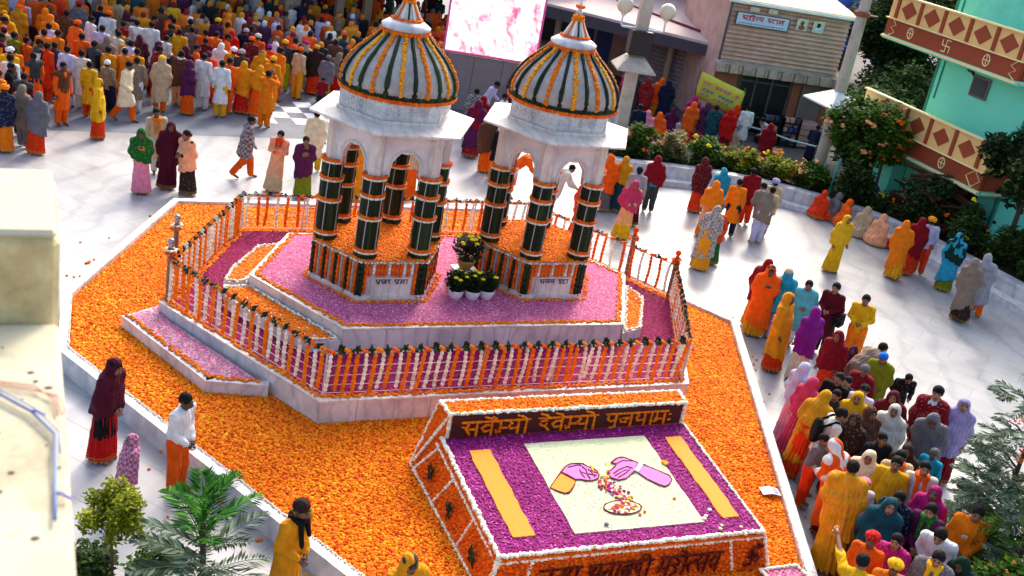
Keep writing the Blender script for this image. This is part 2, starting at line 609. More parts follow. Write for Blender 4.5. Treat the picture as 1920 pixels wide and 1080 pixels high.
LEDGE = [(-4.95, -2.62), (-4.05, -2.86), (-3.6, -3.3), (-5.2, -0.35), (-5.45, 0.35), (-5.98, -0.28)]
led = thing('pink_ledge', 'low marble ledge with pink petals along the left front of the railed platform', 'step', (ORG[0], ORG[1], 0), AX)
LP = [(-4.95, -2.62), (-4.02, -2.86), (-5.3, -0.35), (-5.35, 0.15), (-5.98, -0.28)]
MB().prism([(-4.93, -2.6), (-4.05, -2.83), (-5.3, -0.35), (-5.35, 0.13), (-5.95, -0.28)], 0.0, 0.475).build('core', M['marble'], led)
for a, b in (((-5.98, -0.28), (-4.95, -2.62)), ((-4.95, -2.62), (-4.02, -2.86))):
    a, b = np.array(a), np.array(b)
    m = max(1, round(np.linalg.norm(b - a) / 0.65))
    nn = np.array([-(b - a)[1], (b - a)[0]]) / np.linalg.norm(b - a)
    for k in range(m):
        p0, p1 = a + (b - a) * (k + 0.006) / m, a + (b - a) * (k + 0.994) / m
        MB().prism([tuple(p0), tuple(p1), tuple(p1 + nn * 0.16), tuple(p0 + nn * 0.16)], 0.0, 0.49).build('marble_slab', M['marble'], led)
Pp = jitter_points([(-4.9, -2.5), (-4.15, -2.72), (-5.25, -0.5), (-5.3, 0.1), (-5.85, -0.28)], 0.032)
scatter('petal_carpet', Pp, 0.022, 'petal', M['petal_pink'], led, z=0.50, tilt=0.5)
edging('marigold_edging', [(-5.86, -0.28, 0.505), (-4.88, -2.52, 0.505), (-4.12, -2.72, 0.505)], 0.09, 0.03, M['marigold_o'], led)

inn_t = terrace('pink_plinth', 'raised marble plinth strewn with pink petals carrying the two domed pavilions', INNER, PZ, IZ,
                'petal_pink', 0.034, 0.021, 0.75)
# low marigold covered steps against the slanting sides of the plinth
STEPZ = 0.88
def side_step(name, label, poly):
    t = thing(name, label, 'step', (ORG[0], ORG[1], 0), AX)
    MB().prism(poly, PZ, STEPZ).build('step_block', M['marble'], t)
    scatter('marigold_carpet', jitter_points(inset(poly, 0.04), 0.045), 0.033, 'blob', M['marigold_o'], t, z=STEPZ + 0.0, tilt=0.6)
    edging('cream_flower_rope', [(x, y, STEPZ + 0.03) for x, y in inset(poly, 0.03)], 0.05, 0.026, M['white_flower'], t, closed=True)
side_step('marigold_step', 'marigold covered step at the left front of the pink plinth', [(-3.3, -2.15), (-2.73, -2.14), (-3.80, 0.0), (-4.28, 0.02), (-4.32, -0.5)][::1])
side_step('marigold_step', 'marigold covered step behind the left corner of the pink plinth', [(-4.25, 0.2), (-3.85, 0.2), (-2.76, 2.05), (-3.35, 1.85), (-4.05, 0.75)])
side_step('marigold_step', 'white edged marigold step at the right front of the pink plinth', [(2.62, -2.13), (3.12, -1.95), (3.9, -0.65), (3.84, 0.02)])
side_step('marigold_step', 'marigold covered step behind the right corner of the pink plinth', [(3.84, 0.2), (4.0, 0.7), (3.3, 1.9), (2.7, 2.06)])

# ------------------------------------------------------------------ lumpy flower strings
def string_mesh(name, L, r, n=7, rings=16, bend=0.0, lump=0.22):
    mb = MB()
    vs, fs = [], []
    for j in range(rings + 1):
        t = j / rings
        rr = r * (0.35 if j in (0, rings) else (1.0 + (lump if j % 2 else -lump)))
        ox = bend * math.sin(PI * t)
        for i in range(n):
            a = 2 * PI * (i + 0.5 * (j % 2)) / n
            q = rr * random.uniform(0.88, 1.12)
            vs.append((ox + q * math.cos(a), q * math.sin(a), -L * t))
    for j in range(rings):
        for i in range(n):
            fs.append((j * n + i, (j + 1) * n + i, (j + 1) * n + (i + 1) % n, j * n + (i + 1) % n))
    fs.append(tuple(range(n)))
    fs.append(tuple(rings * n + i for i in range(n - 1, -1, -1)))
    me = bpy.data.meshes.new(name)
    me.from_pydata(vs, [], fs)
    a = me.attributes.new("rnd", 'FLOAT', 'POINT')
    rr = np.repeat(RNG.uniform(0, 1, rings + 1), n)
    a.data.foreach_set("value", rr.astype(np.float32))
    return me
def string_set(prefix, L, r, mat, k=4, rings=16):
    out = []
    for i in range(k):
        me = string_mesh(prefix, L, r, rings=rings, bend=random.uniform(-0.03, 0.03))
        me.materials.append(M[mat])
        out.append(me)
    return out
M['post_paint'] = simple('dull_brown_post_paint', (0.50, 0.36, 0.30), 0.6, 0.2, 5, 0.1)
M['steel'] = simple('brushed_steel', (0.62, 0.63, 0.66), 0.25, 0.1, 8, 0.05, 60, metallic=0.9)
M['wire'] = simple('pale_metal_bar', (0.78, 0.74, 0.76), 0.4, 0.1, 8, 0.0)

# ------------------------------------------------------------------ railing
rail = thing('garlanded_railing', 'metal railing round the marble platform hung with orange and white flower strings', 'railing', (ORG[0], ORG[1], PZ), AX)
RH = 0.74
RP = inset(PLAT, 0.13)
ST_O = string_set('orange_string', 0.66, 0.031, 'marigold_r', 5)
ST_O2 = string_set('orange_string', 0.68, 0.032, 'marigold_o', 4)
ST_W = string_set('white_string', 0.66, 0.029, 'white_flower', 5)
bow_me = []
for k in range(3):
    mb = MB()
    for q in range(9):
        a = random.uniform(-0.8, 0.8)
        c = Vector((random.uniform(-0.05, 0.05), random.uniform(-0.025, 0.025), random.uniform(-0.015, 0.03)))
        d = Vector((math.cos(a), math.sin(a) * 0.5, random.uniform(-0.35, 0.5))) * random.choice((-1, 1)) * random.uniform(0.07, 0.12)
        w = Vector((0, 0.028, 0.022))
        mb.add([c, c + d * 0.5 + w, c + d, c + d * 0.5 - w, c + d * 0.5 + Vector((0, 0, 0.022))], [(0, 1, 4), (1, 2, 4), (2, 3, 4), (3, 0, 4)])
    o = mb.build('leaf_bow', M['leaf_dark'], None, rnd=True)
    bow_me.append(o.data)
    bpy.data.objects.remove(o)
bead_me = {}
for key in ('marigold_r', 'white_flower', 'marigold_o'):
    mb = MB()
    for q in range(7):
        mb.ball((-0.09 + q * 0.03, random.uniform(-0.008, 0.008), random.uniform(-0.01, 0.01)), 0.03 * random.uniform(0.85, 1.15), 1.0, 1)
    o = mb.build('flower_roll', M[key], None, rnd=True)
    bead_me[key] = o.data
    bpy.data.objects.remove(o)
# edge index -> (string spacing, orange share, has posts at)
EDGE = {0: 0.132, 1: 0.165, 2: 0.22, 3: 0.20, 4: 0.14, 5: 0.158}
for i in range(6):
    a, b = Vector((*RP[i], 0)), Vector((*RP[(i + 1) % 6], 0))
    L = (b - a).length
    d = (b - a) / L
    ang = math.atan2(d.y, d.x)
    for z in (0.06, 0.2, 0.36, 0.52, RH):
        MB().tube([a + Vector((0, 0, z)), b + Vector((0, 0, z))], 0.0055 if z < RH else 0.016, 6).build('rail_bar', M['wire'], rail)
    m = max(2, round(L / 1.25))
    for k in range(m):
        p = a + d * (L * k / m)
        MB().box((p.x, p.y, RH / 2), (0.03, 0.03, RH), ang, bevel=0.006).build('rail_post', M['wire'], rail)
    m = int(L / EDGE[i])
    for k in range(m):
        t = (k + 0.5 + random.uniform(-0.15, 0.15)) / m
        p = a + d * (L * t)
        white = (k % 2 == 0) if i in (0, 5, 1, 4) else (k % 3 == 0)
        if random.random() < 0.1:
            white = not white
        me = random.choice(ST_W if white else (ST_O if i in (2, 3) else ST_O2))
        nx, ny = (d.y, -d.x) if i in (0, 1, 5) else (-d.y, d.x)
        put(me, 'white_flower_string' if white else 'marigold_string', rail, (p.x + nx * 0.03, p.y + ny * 0.03, RH + 0.0),
            (random.uniform(-0.04, 0.04), random.uniform(-0.05, 0.05) + (0.06 if i == 0 else 0), ang), (1, 1, random.uniform(0.93, 1.04)))
    m = int(L / 0.125)
    for k in range(m):
        p = a + d * (L * (k + 0.5) / m)
        if k % 2 == 0:
            key = 'white_flower' if (i in (3, 4) and k % 6 == 0) else ('marigold_o' if k % 4 else 'marigold_r')
            put(bead_me[key], 'flower_roll', rail, (p.x, p.y, RH + 0.02), (0, 0.5 if i == 0 else 0.3, ang + random.uniform(-0.2, 0.2)), (0.72, 1.25, 1.25))
        elif not (i == 2 and k % 4 == 1):
            put(random.choice(bow_me), 'leaf_bow', rail, (p.x, p.y, RH + 0.025), (0, -0.5 if i == 0 else random.uniform(-0.3, 0.3), ang + random.uniform(-0.3, 0.3)), (0.85, 1.25, 1.2))
# tall corner posts with balls
BALL = [(-5.22, -0.12), (-4.98, 1.0), (4.33, 0.85), (4.78, -0.2)]
for k, (u, v) in enumerate(BALL[:]):
    h = 0.98 if k < 3 else 0.9
    post = MB().box((u, v, h / 2), (0.075, 0.075, h), 0.3, bevel=0.01).build('tall_post', M['post_paint'], rail)
    mat = M['steel'] if k < 2 else M['marigold_r']
    mb = MB().lathe([(0.02, 0), (0.05, 0.02), (0.028, 0.05), (0.045, 0.07), (0.062, 0.11), (0.045, 0.155), (0.012, 0.172)], 14, (u, v, h))
    mb.build('finial', mat, post, smooth=True)
    for j in range(2):
        ring = [(u + 0.085 * math.cos(q), v + 0.085 * math.sin(q), h - 0.03 - 0.07 * j) for q in np.linspace(0, 2 * PI, 13)]
        o = edging('flower_ring', ring, 0.03, 0.03, M['white_flower' if j == 0 and k < 2 else 'marigold_r'], post)

# ------------------------------------------------------------------ pavilions
def lumpy_ring(name, R, z, r, mat, parent, c=(0, 0), n=None, flat=1.0):
    n = n or int(2 * PI * R / (r * 1.3))
    mb = MB()
    for i in range(n):
        a = 2 * PI * i / n
        mb.ball((c[0] + R * math.cos(a), c[1] + R * math.sin(a), z + random.uniform(-0.1, 0.1) * r), r * random.uniform(0.9, 1.15), flat, 1)
    return mb.build(name, mat, parent, rnd=True)
def hexa(R, rot=0.0, n=6):
    return [(R * math.cos(rot + 2 * PI * i / n), R * math.sin(rot + 2 * PI * i / n)) for i in range(n)]

def dome_r(t):
    """outline of the onion shaped dome: t = 0 at the rim, 1 at the neck; returns radius, height"""
    P = [(0.955, 0.0), (0.985, 0.09), (0.985, 0.19), (0.955, 0.31), (0.89, 0.44), (0.795, 0.57), (0.68, 0.69), (0.56, 0.80), (0.455, 0.895), (0.385, 0.975)]
    x = t * (len(P) - 1)
    i = min(int(x), len(P) - 2)
    f = x - i
    return P[i][0] * (1 - f) + P[i + 1][0] * f, P[i][1] * (1 - f) + P[i + 1][1] * f

M['leaf_wrap'] = simple('dark_leaf_wrapping', (0.075, 0.12, 0.075), 0.5, 0.45, 14, 0.6, 50)
M['silver'] = simple('pale_stalk', (0.62, 0.66, 0.66), 0.5, 0.15, 9, 0.1)
M['ink'] = simple('black_lettering', (0.07, 0.07, 0.09), 0.6, 0.1, 5, 0.0)
carv = NT('carved_white_marble')
v = carv.coord()
vo = carv.n("ShaderNodeTexVoronoi")
vo.inputs['Scale'].default_value = 16
carv.l(v, vo.inputs['Vector'])
carv.l(carv.ramp(carv.noise(3.0, v, 6), [(0.3, lin((0.74, 0.73, 0.73))), (0.65, lin((0.86, 0.85, 0.84)))]), carv.p.inputs['Base Color'])
carv.bump(vo.outputs['Distance'], 0.5, 0.02)
carv.set(Roughness=0.5)
M['carved'] = carv.m

def wedge_arch_panel(w, z0, z1, aw, spring, apex, th, seg=8):
    """a flat wall panel w wide with a pointed, cusped arch opening; centred, in the xz plane, thickness along y"""
    pts = []
    for k in range(seg + 1):
        t = k / seg
        a = PI * t
        x = -aw / 2 * math.cos(a)
        zz = spring + (apex - spring) * (math.sin(a) ** 0.75) * (1 - 0.06 * math.cos(8 * a) * math.sin(a))
        pts.append((x, zz))
    out = [(-w / 2, z0), (-aw / 2, z0)] + pts + [(aw / 2, z0), (w / 2, z0), (w / 2, z1), (-w / 2, z1)]
    mb = MB()
    n = len(out)
    # columns of quads from the arch up to the top edge, both faces, plus all rims
    xs = [-w / 2] + [p[0] for p in pts] + [w / 2]
    low = [z0] + [p[1] for p in pts] + [z0]
    cols = [(-w / 2, z0, z1), (-aw / 2 - 1e-4, z0, z1)] + [(p[0], p[1], z1) for p in pts] + [(aw / 2 + 1e-4, z0, z1), (w / 2, z0, z1)]
    for y in (-th / 2, th / 2):
        vs, fs = [], []
        for x, a, b in cols:
            vs += [(x, y, a), (x, y, b)]
        for k in range(len(cols) - 1):
            q = (2 * k, 2 * k + 2, 2 * k + 3, 2 * k + 1)
            fs.append(q if y < 0 else q[::-1])
        mb.add(vs, fs)
    vs, fs = [], []
    for x, zz in out:
        vs += [(x, -th / 2, zz), (x, th / 2, zz)]
    for k in range(n):
        fs.append((2 * k, 2 * k + 1, (2 * k + 3) % (2 * n), (2 * k + 2) % (2 * n)))
    mb.add(vs, fs)
    return mb

GLYPHS = {}
def pavilion(u, label, words):
    wx, wy = S2W(u, 0.0)
    t = thing('domed_pavilion', label, 'pavilion', (wx, wy, IZ), AX)
    Z = 0.0
    # drum
    H = 0.76
    MB().prism(hexa(1.16), 0.0, H).build('drum', M['marble'], t)
    MB().prism(hexa(1.22), 0.0, 0.1).build('drum_foot', M['marble_warm'], t)
    scatter('marigold_floor', jitter_points(inset(hexa(1.2), 0.06), 0.04), 0.03, 'blob', M['marigold_o'], t, z=H + 0.004, tilt=0.7)
    link_mesh('floor_bed', [(x, y, H + 0.004) for x, y in hexa(1.19)], [tuple(range(6))], M['gold_paint'], t)
    hx = hexa(1.205)
    edging('marigold_edging', [(x, y, H + 0.01) for x, y in hexa(1.2)], 0.06, 0.034, M['marigold_o'], t, closed=True)
    edging('white_edging', [(x, y, H - 0.035) for x, y in hexa(1.225)], 0.02, 0.024, M['white_flower'], t, closed=True)
    edging('marigold_edging', [(x, y, 0.02) for x, y in hexa(1.30)], 0.06, 0.034, M['marigold_o'], t, closed=True)
    # vertical strips hung on the drum faces
    sg = string_mesh('leaf_strip', 0.68, 0.036, 6, 12, 0, 0.12); sg.materials.append(M['leaf_dark'])
    so = [string_mesh('marigold_strip', 0.62, 0.03, 6, 12, 0) for _ in range(2)]
    for q in so: q.materials.append(M['marigold_r'])
    sv = string_mesh('stalk_strip', 0.62, 0.022, 5, 10, 0, 0.05); sv.materials.append(M['silver'])
    ss = string_mesh('short_strip', 0.27, 0.03, 6, 6, 0); ss.materials.append(M['marigold_r'])
    sw = string_mesh('short_strip', 0.25, 0.024, 6, 6, 0); sw.materials.append(M['white_flower'])
    for f in range(6):
        p0, p1 = Vector((*hexa(1.185)[f], 0)), Vector((*hexa(1.185)[(f + 1) % 6], 0))
        front = (f == 4)          # the face turned to the board
        for k in range(17):
            tt = (k + 0.5) / 17
            p = p0.lerp(p1, tt)
            if front and 2 <= k <= 13:
                me, nm = (ss, 'short_strip') if k % 2 == 0 or k in (5, 9) else (sw, 'short_strip')
            else:
                kk = k % 4
                me, nm = ((sg, 'leaf_strip') if kk == 0 else (so[0], 'marigold_strip') if kk == 1 else (sv, 'stalk_strip') if kk == 2 else (so[1], 'marigold_strip'))
                if front and k in (14, 15): me, nm = (sg, 'leaf_strip') if k == 15 else (so[0], 'marigold_strip')
                if front and k in (0, 1): me, nm = (sg, 'leaf_strip') if k == 0 else (so[0], 'marigold_strip')
            put(me, nm, t, (p.x, p.y, H - 0.05), (0, 0, random.uniform(0, 6)), (1, 1, random.uniform(0.95, 1.05)))
    # name plate on the front face
    fp = Vector((0, -1.16 * math.cos(PI / 6), 0))
    pl = MB().box((0, fp.y - 0.012, 0.25), (0.74, 0.024, 0.36), bevel=0.004).build('name_plate', M['marble_warm'], t)
    lay_text(words, pl, M['ink'], 'letter', Vector((-0.3, fp.y - 0.03, 0.31)), Vector((1, 0, 0)), Vector((0, 0, 1)), 0.085, 0.60, 0.008)
    # pillars
    col_top = 2.24
    for i in range(6):
        a = PI / 3 * i
        px, py = 0.985 * math.cos(a), 0.985 * math.sin(a)
        pil = MB().lathe([(0.155, H + 0.01), (0.155, col_top - 0.03), (0.12, col_top), (0.12, col_top + 0.66)], 16, (px, py, 0)).build('pillar', M['marble'], t, smooth=False)
        # leaf wrapping in four drums between the flower rings
        for z0, z1, rr in ((H + 0.012, H + 0.13, 0.185), (H + 0.17, H + 0.73, 0.172), (H + 0.78, H + 1.12, 0.172), (H + 1.17, H + 1.45, 0.172)):
            mb = MB()
            n = 22
            for j in range(n):
                a0 = 2 * PI * j / n + random.uniform(-0.05, 0.05)
                r1 = rr + random.uniform(-0.006, 0.01)
                ca, sa = math.cos(a0), math.sin(a0)
                w = PI * rr / n * 1.25
                tx, ty = -sa * w, ca * w
                k0 = random.uniform(-0.012, 0.012)
                bx, by = px + r1 * ca, py + r1 * sa
                mx, my = px + (r1 + 0.016) * ca, py + (r1 + 0.016) * sa
                mb.add([(bx - tx, by - ty, z0 + k0), (bx + tx, by + ty, z0 + k0), (bx + tx, by + ty, z1), (bx - tx, by - ty, z1), (mx, my, (z0 + z1) / 2 + k0)],
                       [(0, 1, 4), (1, 2, 4), (2, 3, 4), (3, 0, 4)])
            mb.build('leaf_wrap', M['leaf_dark'], pil, rnd=True)
        mb = MB()
        for j in range(5):
            a0 = 2 * PI * (j + 0.2) / 5 - 1.2
            r1 = 0.19
            for z0, z1 in ((H + 0.18, H + 0.72), (H + 0.79, H + 1.11), (H + 1.18, H + 1.44)):
                mb.tube([(px + r1 * math.cos(a0), py + r1 * math.sin(a0), z0), (px + r1 * math.cos(a0 + 0.05), py + r1 * math.sin(a0 + 0.05), z1)], 0.009, 5)
        mb.build('pale_stalk', M['silver'], pil)
        for z in (H + 0.15, H + 0.755, H + 1.145, H + 1.47):
            lumpy_ring('marigold_ring', 0.192, z + 0.02, 0.034, M['marigold_r'], pil, (px, py))
            lumpy_ring('white_ring', 0.194, z - 0.025, 0.023, M['white_flower'], pil, (px, py))
    # pier blocks and arch panels above the garlanded part
    for i in range(6):
        a = PI / 3 * i
        MB().box((0.985 * math.cos(a), 0.985 * math.sin(a), 2.25 + 0.42), (0.26, 0.21, 0.84), a, bevel=0.02).build('pier', M['marble_warm'], t)
        am = a + PI / 6
        Rm = 0.985 * math.cos(PI / 6)
        o = wedge_arch_panel(0.80, 2.24, 3.07, 0.52, 2.30, 2.66, 0.11).build('arch_panel', M['carved'], t)
        o.location = (Rm * math.cos(am), Rm * math.sin(am), 0)
        o.rotation_euler = (0, 0, am + PI / 2)
        pts = [(Rm + 0.06, )]
        fr = []
        for k in range(9):
            aa = PI * k / 8
            fr.append((-0.30 * math.cos(aa), -0.062, 2.31 + 0.40 * math.sin(aa) ** 0.75))
        o2 = MB().tube(fr, 0.018, 5).build('arch_moulding', M['marble_warm'], t)
        o2.location, o2.rotation_euler = o.location, o.rotation_euler
        # short marigold drape at the foot of each arch
        for s_ in (-1, 1):
            q = put(ss, 'arch_garland', t, (Rm * math.cos(am) + s_ * 0.28 * math.cos(am + PI / 2), Rm * math.sin(am) + s_ * 0.28 * math.sin(am + PI / 2), 2.46))
    # ceiling slab, eave, frieze
    MB().prism(hexa(1.10), 3.05, 3.14).build('ceiling_slab', M['marble'], t)
    ro, ri, zo, zi, th = 1.50, 1.02, 3.09, 3.155, 0.035
    A, B = hexa(ro), hexa(ri)
    for i in range(6):
        j = (i + 1) % 6
        vs = [(*A[i], zo), (*A[j], zo), (*B[j], zi), (*B[i], zi), (*A[i], zo - th), (*A[j], zo - th), (*B[j], zi - th - 0.03), (*B[i], zi - th - 0.03)]
        MB().add(vs, [(0, 1, 2, 3), (7, 6, 5, 4), (0, 4, 5, 1), (2, 6, 7, 3), (1, 5, 6, 2), (3, 7, 4, 0)]).build('eave_slab', M['marble_warm'], t)
    MB().prism(hexa(1.045), 3.145, 3.20).build('frieze_foot', M['marble_warm'], t)
    fz = MB().prism(hexa(1.0), 3.19, 3.50).build('frieze', M['marble'], t)
    MB().prism(hexa(1.03), 3.50, 3.545).build('frieze_top', M['marble_warm'], t)
    mb = MB()
    for i in range(6):
        p0, p1 = Vector((*hexa(1.003)[i], 0)), Vector((*hexa(1.003)[(i + 1) % 6], 0))
        nrm = Vector((math.cos(PI / 3 * i + PI / 6), math.sin(PI / 3 * i + PI / 6), 0))
        ang = PI / 3 * i + PI / 6 + PI / 2
        for k in range(5):
            p = p0.lerp(p1, (k + 0.5) / 5)
            mb.box((p.x, p.y, 3.35), (0.15, 0.012, 0.012), ang)
            for j in range(6):
                aa = PI / 3 * j
                mb.ball((p.x + math.cos(ang) * 0.042 * math.cos(aa), p.y + math.sin(ang) * 0.042 * math.cos(aa), 3.35 + 0.05 * math.sin(aa)), 0.022, 1, 1)
            mb.box((p.x + math.cos(ang) * 0.095, p.y + math.sin(ang) * 0.095, 3.35), (0.02, 0.02, 0.21), ang)
        for zz in (3.225, 3.47):
            c = (p0 + p1) / 2
            mb.box((c.x, c.y, zz), ((p1 - p0).length, 0.02, 0.018), ang)
    mb.build('frieze_carving', M['marble'], fz)
    # dome
    ZD = 3.56
    prof = [(1.0, ZD - 0.02), (0.99, ZD)] + [(dome_r(k / 18)[0], ZD + dome_r(k / 18)[1]) for k in range(19)]
    dome = MB().lathe(prof, 48).build('dome', M['dome'], t, smooth=True)
    n = 26
    for i in range(n):
        a = 2 * PI * i / n + 0.08
        mb = MB()
        pts = []
        for k in range(15):
            rr, zz = dome_r(k / 14)
            pts.append(((rr + 0.012) * math.cos(a), (rr + 0.012) * math.sin(a), ZD + zz))
        if i % 2:
            mb.tube(pts, 0.043, 6, r_end=0.03, lump=0.15)
            mb.build('leaf_strip', M['leaf_dark'], dome, rnd=True)
        else:
            P3 = strip_pts(pts, 0.05, 0.012)
            scatter('marigold_strip', P3, 0.032, 'blob', M['marigold_y' if i % 4 else 'marigold_o'], dome, tilt=1.0)
            del dome.children[-1]['kind']
    lumpy_ring('leaf_ring', 0.985, ZD + 0.03, 0.042, M['leaf_dark'], dome)
    lumpy_ring('marigold_ring', 1.0, ZD - 0.025, 0.04, M['marigold_r'], dome)
    lumpy_ring('marigold_ring', 0.40, ZD + 0.965, 0.045, M['marigold_r'], dome)
    # lotus disc, spire, finial
    ZN = ZD + 0.98
    MB().lathe([(0.37, ZN), (0.42, ZN + 0.05), (0.42, ZN + 0.09), (0.33, ZN + 0.15), (0.24, ZN + 0.19)], 28).build('lotus_disc', M['marble'], t, smooth=True)
    sp = MB().lathe([(0.235, ZN + 0.18), (0.20, ZN + 0.25), (0.13, ZN + 0.38), (0.085, ZN + 0.47), (0.07, ZN + 0.5)], 20).build('spire', M['marble'], t, smooth=True)
    lumpy_ring('marigold_ring', 0.25, ZN + 0.195, 0.03, M['marigold_r'], sp)
    lumpy_ring('marigold_ring', 0.095, ZN + 0.485, 0.032, M['marigold_o'], sp)
    lumpy_ring('marigold_ring', 0.075, ZN + 0.54, 0.04, M['marigold_o'], sp)
    for i in range(14):
        a = 2 * PI * i / 14
        pr = [(0.245, 0.2), (0.207, 0.26), (0.14, 0.38), (0.095, 0.47)]
        MB().tube([(r * math.cos(a), r * math.sin(a), ZN + z) for r, z in pr], 0.018, 5, lump=0.15).build('spire_strip', M[('marigold_r', 'white_flower', 'leaf_dark', 'white_flower')[i % 4]], sp, rnd=True)
    MB().lathe([(0.05, ZN + 0.5), (0.035, ZN + 0.57), (0.06, ZN + 0.6), (0.06, ZN + 0.63), (0.03, ZN + 0.66), (0.055, ZN + 0.7), (0.03, ZN + 0.76), (0.012, ZN + 0.84), (0.003, ZN + 0.93)], 14).build('finial', M['marble_warm'], t, smooth=True)
    lumpy_ring('marigold_ring', 0.062, ZN + 0.72, 0.028, M['marigold_r'], t)
    return t
dm = NT('weathered_dome_marble')
v = dm.coord()
c1 = dm.ramp(dm.noise(2.2, v, 8, 0.65), [(0.3, lin((0.50, 0.48, 0.46))), (0.64, lin((0.70, 0.68, 0.66)))])
w = dm.n("ShaderNodeTexBrick")
w.inputs['Scale'].default_value = 5.0
w.inputs['Mortar Size'].default_value = 0.012
w.inputs['Color1'].default_value = (1, 1, 1, 1); w.inputs['Color2'].default_value = (0.93, 0.93, 0.93, 1); w.inputs['Mortar'].default_value = (0.72, 0.7, 0.68, 1)
vz = dm.coord("Object", (1, 1, 1)); dm.l(vz, w.inputs['Vector'])
dm.l(dm.mix(0.6, c1, w.outputs['Color'], 'MULTIPLY'), dm.p.inputs['Base Color'])
dm.set(Roughness=0.5)
M['dome'] = dm.m

# ------------------------------------------------------------------ stroke lettering (Devanagari), built from strings of flowers or bars
G = {
 'sa': (.78, [[(.24,1),(.27,.78),(.18,.6),(.05,.68)],[(.14,.6),(.36,.12)],[(.24,.48),(.64,.48)],[(.64,1),(.64,0)]]),
 'va': (.66, [[(.5,.72),(.25,.76),(.08,.52),(.2,.27),(.5,.34)],[(.5,1),(.5,0)]]),
 'ba': (.66, [[(.5,.72),(.25,.76),(.08,.52),(.2,.27),(.5,.34)],[(.5,1),(.5,0)],[(.16,.34),(.44,.66)]]),
 'reph': (0, [[(-.12,1),(-.02,1.18),(-.14,1.3),(-.26,1.2)]]),
 'e': (0, [[(-.1,1),(-.22,1.2),(-.48,1.32)]]),
 'aa': (.34, [[(.2,1),(.2,0)]]),
 'o': (.34, [[(.2,1),(.2,0)],[(.2,1),(.06,1.2),(-.2,1.32)]]),
 'ii': (.36, [[(.2,1),(.2,0)],[(.2,1),(.08,1.24),(-.2,1.32),(-.36,1.18)]]),
 'i': (.0, [[(-.62,0),(-.62,1),(-.5,1.25),(-.25,1.28),(-.12,1)]]),
 'bh': (.5, [[(.05,.95),(.2,1),(.22,.75),(.2,.2),(.08,.14),(.04,.3)],[(.2,.46),(.5,.46)]]),
 'ya': (.64, [[(.08,.96),(.2,.78),(.1,.6),(.18,.38),(.5,.42)],[(.5,1),(.5,0)]]),
 'da': (.56, [[(.34,1),(.34,.84),(.14,.78),(.08,.58),(.18,.42),(.36,.46),(.36,.6)],[(.28,.42),(.5,.08)]]),
 'pa': (.62, [[(.1,1),(.1,.6),(.24,.44),(.48,.5)],[(.48,1),(.48,0)]]),
 'pra': (.62, [[(.1,1),(.1,.6),(.24,.44),(.48,.5)],[(.48,1),(.48,0)],[(.48,.32),(.2,.05)]]),
 'uu': (0, [[(-.14,.02),(-.36,-.08),(-.38,-.24),(-.1,-.3)]]),
 'ja': (.76, [[(.6,1),(.6,0)],[(.6,.62),(.22,.62)],[(.06,.6),(.14,.34),(.34,.32),(.4,.62)]]),
 'jnya': (.76, [[(.6,1),(.6,0)],[(.6,.62),(.2,.66),(.14,.36),(.34,.32)],[(.34,.5),(.2,.08)]]),
 'ma': (.64, [[(.12,1),(.12,.3),(.03,.24),(.08,.42),(.5,.4)],[(.5,1),(.5,0)]]),
 'h': (.3, [[(.1,.72),(.16,.74)],[(.1,.3),(.16,.32)]]),
 'sha': (.74, [[(.08,.9),(.22,1),(.34,.84),(.2,.62),(.08,.66)],[(.2,.62),(.4,.12)],[(.6,1),(.6,0)],[(.36,.4),(.6,.45)]]),
 'ta': (.62, [[(.48,.62),(.24,.64),(.1,.4),(.24,.08)],[(.48,1),(.48,0)]]),
 't_': (.4, [[(.42,.6),(.2,.62),(.08,.4),(.2,.1)]]),
 'ha': (.54, [[(.26,1),(.26,.82),(.42,.74),(.38,.56),(.1,.52),(.34,.36),(.4,.16),(.14,0)]]),
 'na': (.62, [[(.48,.56),(.18,.56),(.14,.42),(.26,.4)],[(.48,1),(.48,0)]]),
 'ra': (.46, [[(.24,1),(.28,.8),(.18,.62),(.05,.7)],[(.14,.6),(.38,.08)]]),
 'kha': (.86, [[(.2,1),(.22,.78),(.06,.66)],[(.12,.6),(.3,.12),(.5,.3)],[(.7,.7),(.44,.7),(.36,.5),(.5,.34),(.7,.4)],[(.7,1),(.7,0)]]),
 'la': (.74, [[(.58,.56),(.4,.7),(.28,.36)],[(.32,.5),(.2,.72),(.06,.52),(.16,.2)],[(.58,1),(.58,0)]]),
 'Ta': (.52, [[(.26,1),(.26,.82),(.08,.62),(.12,.3),(.42,.2)]]),
 's_': (.5, [[(.24,1),(.27,.78),(.18,.6),(.05,.68)],[(.14,.6),(.36,.12)],[(.24,.48),(.54,.48)]]),
 'ddha': (.6, [[(.3,1),(.3,.82),(.1,.72),(.1,.46),(.34,.42),(.4,.2),(.2,.02),(.08,.14)],[(.3,.5),(.46,.1)]]),
 'shra': (.66, [[(.1,.9),(.26,1),(.32,.8),(.12,.6),(.44,.5)],[(.5,1),(.5,0)],[(.5,.3),(.2,.06)]]),
 ' ': (.42, []),
 'om': (.8, [[(.1,.8),(.3,.9),(.36,.68),(.18,.52),(.4,.4),(.36,.14),(.1,.1)],[(.36,.5),(.56,.6),(.7,.45),(.6,.25),(.5,.3)],[(.3,1.1),(.48,1.0),(.66,1.12)],[(.47,1.22),(.5,1.22)]]),
}
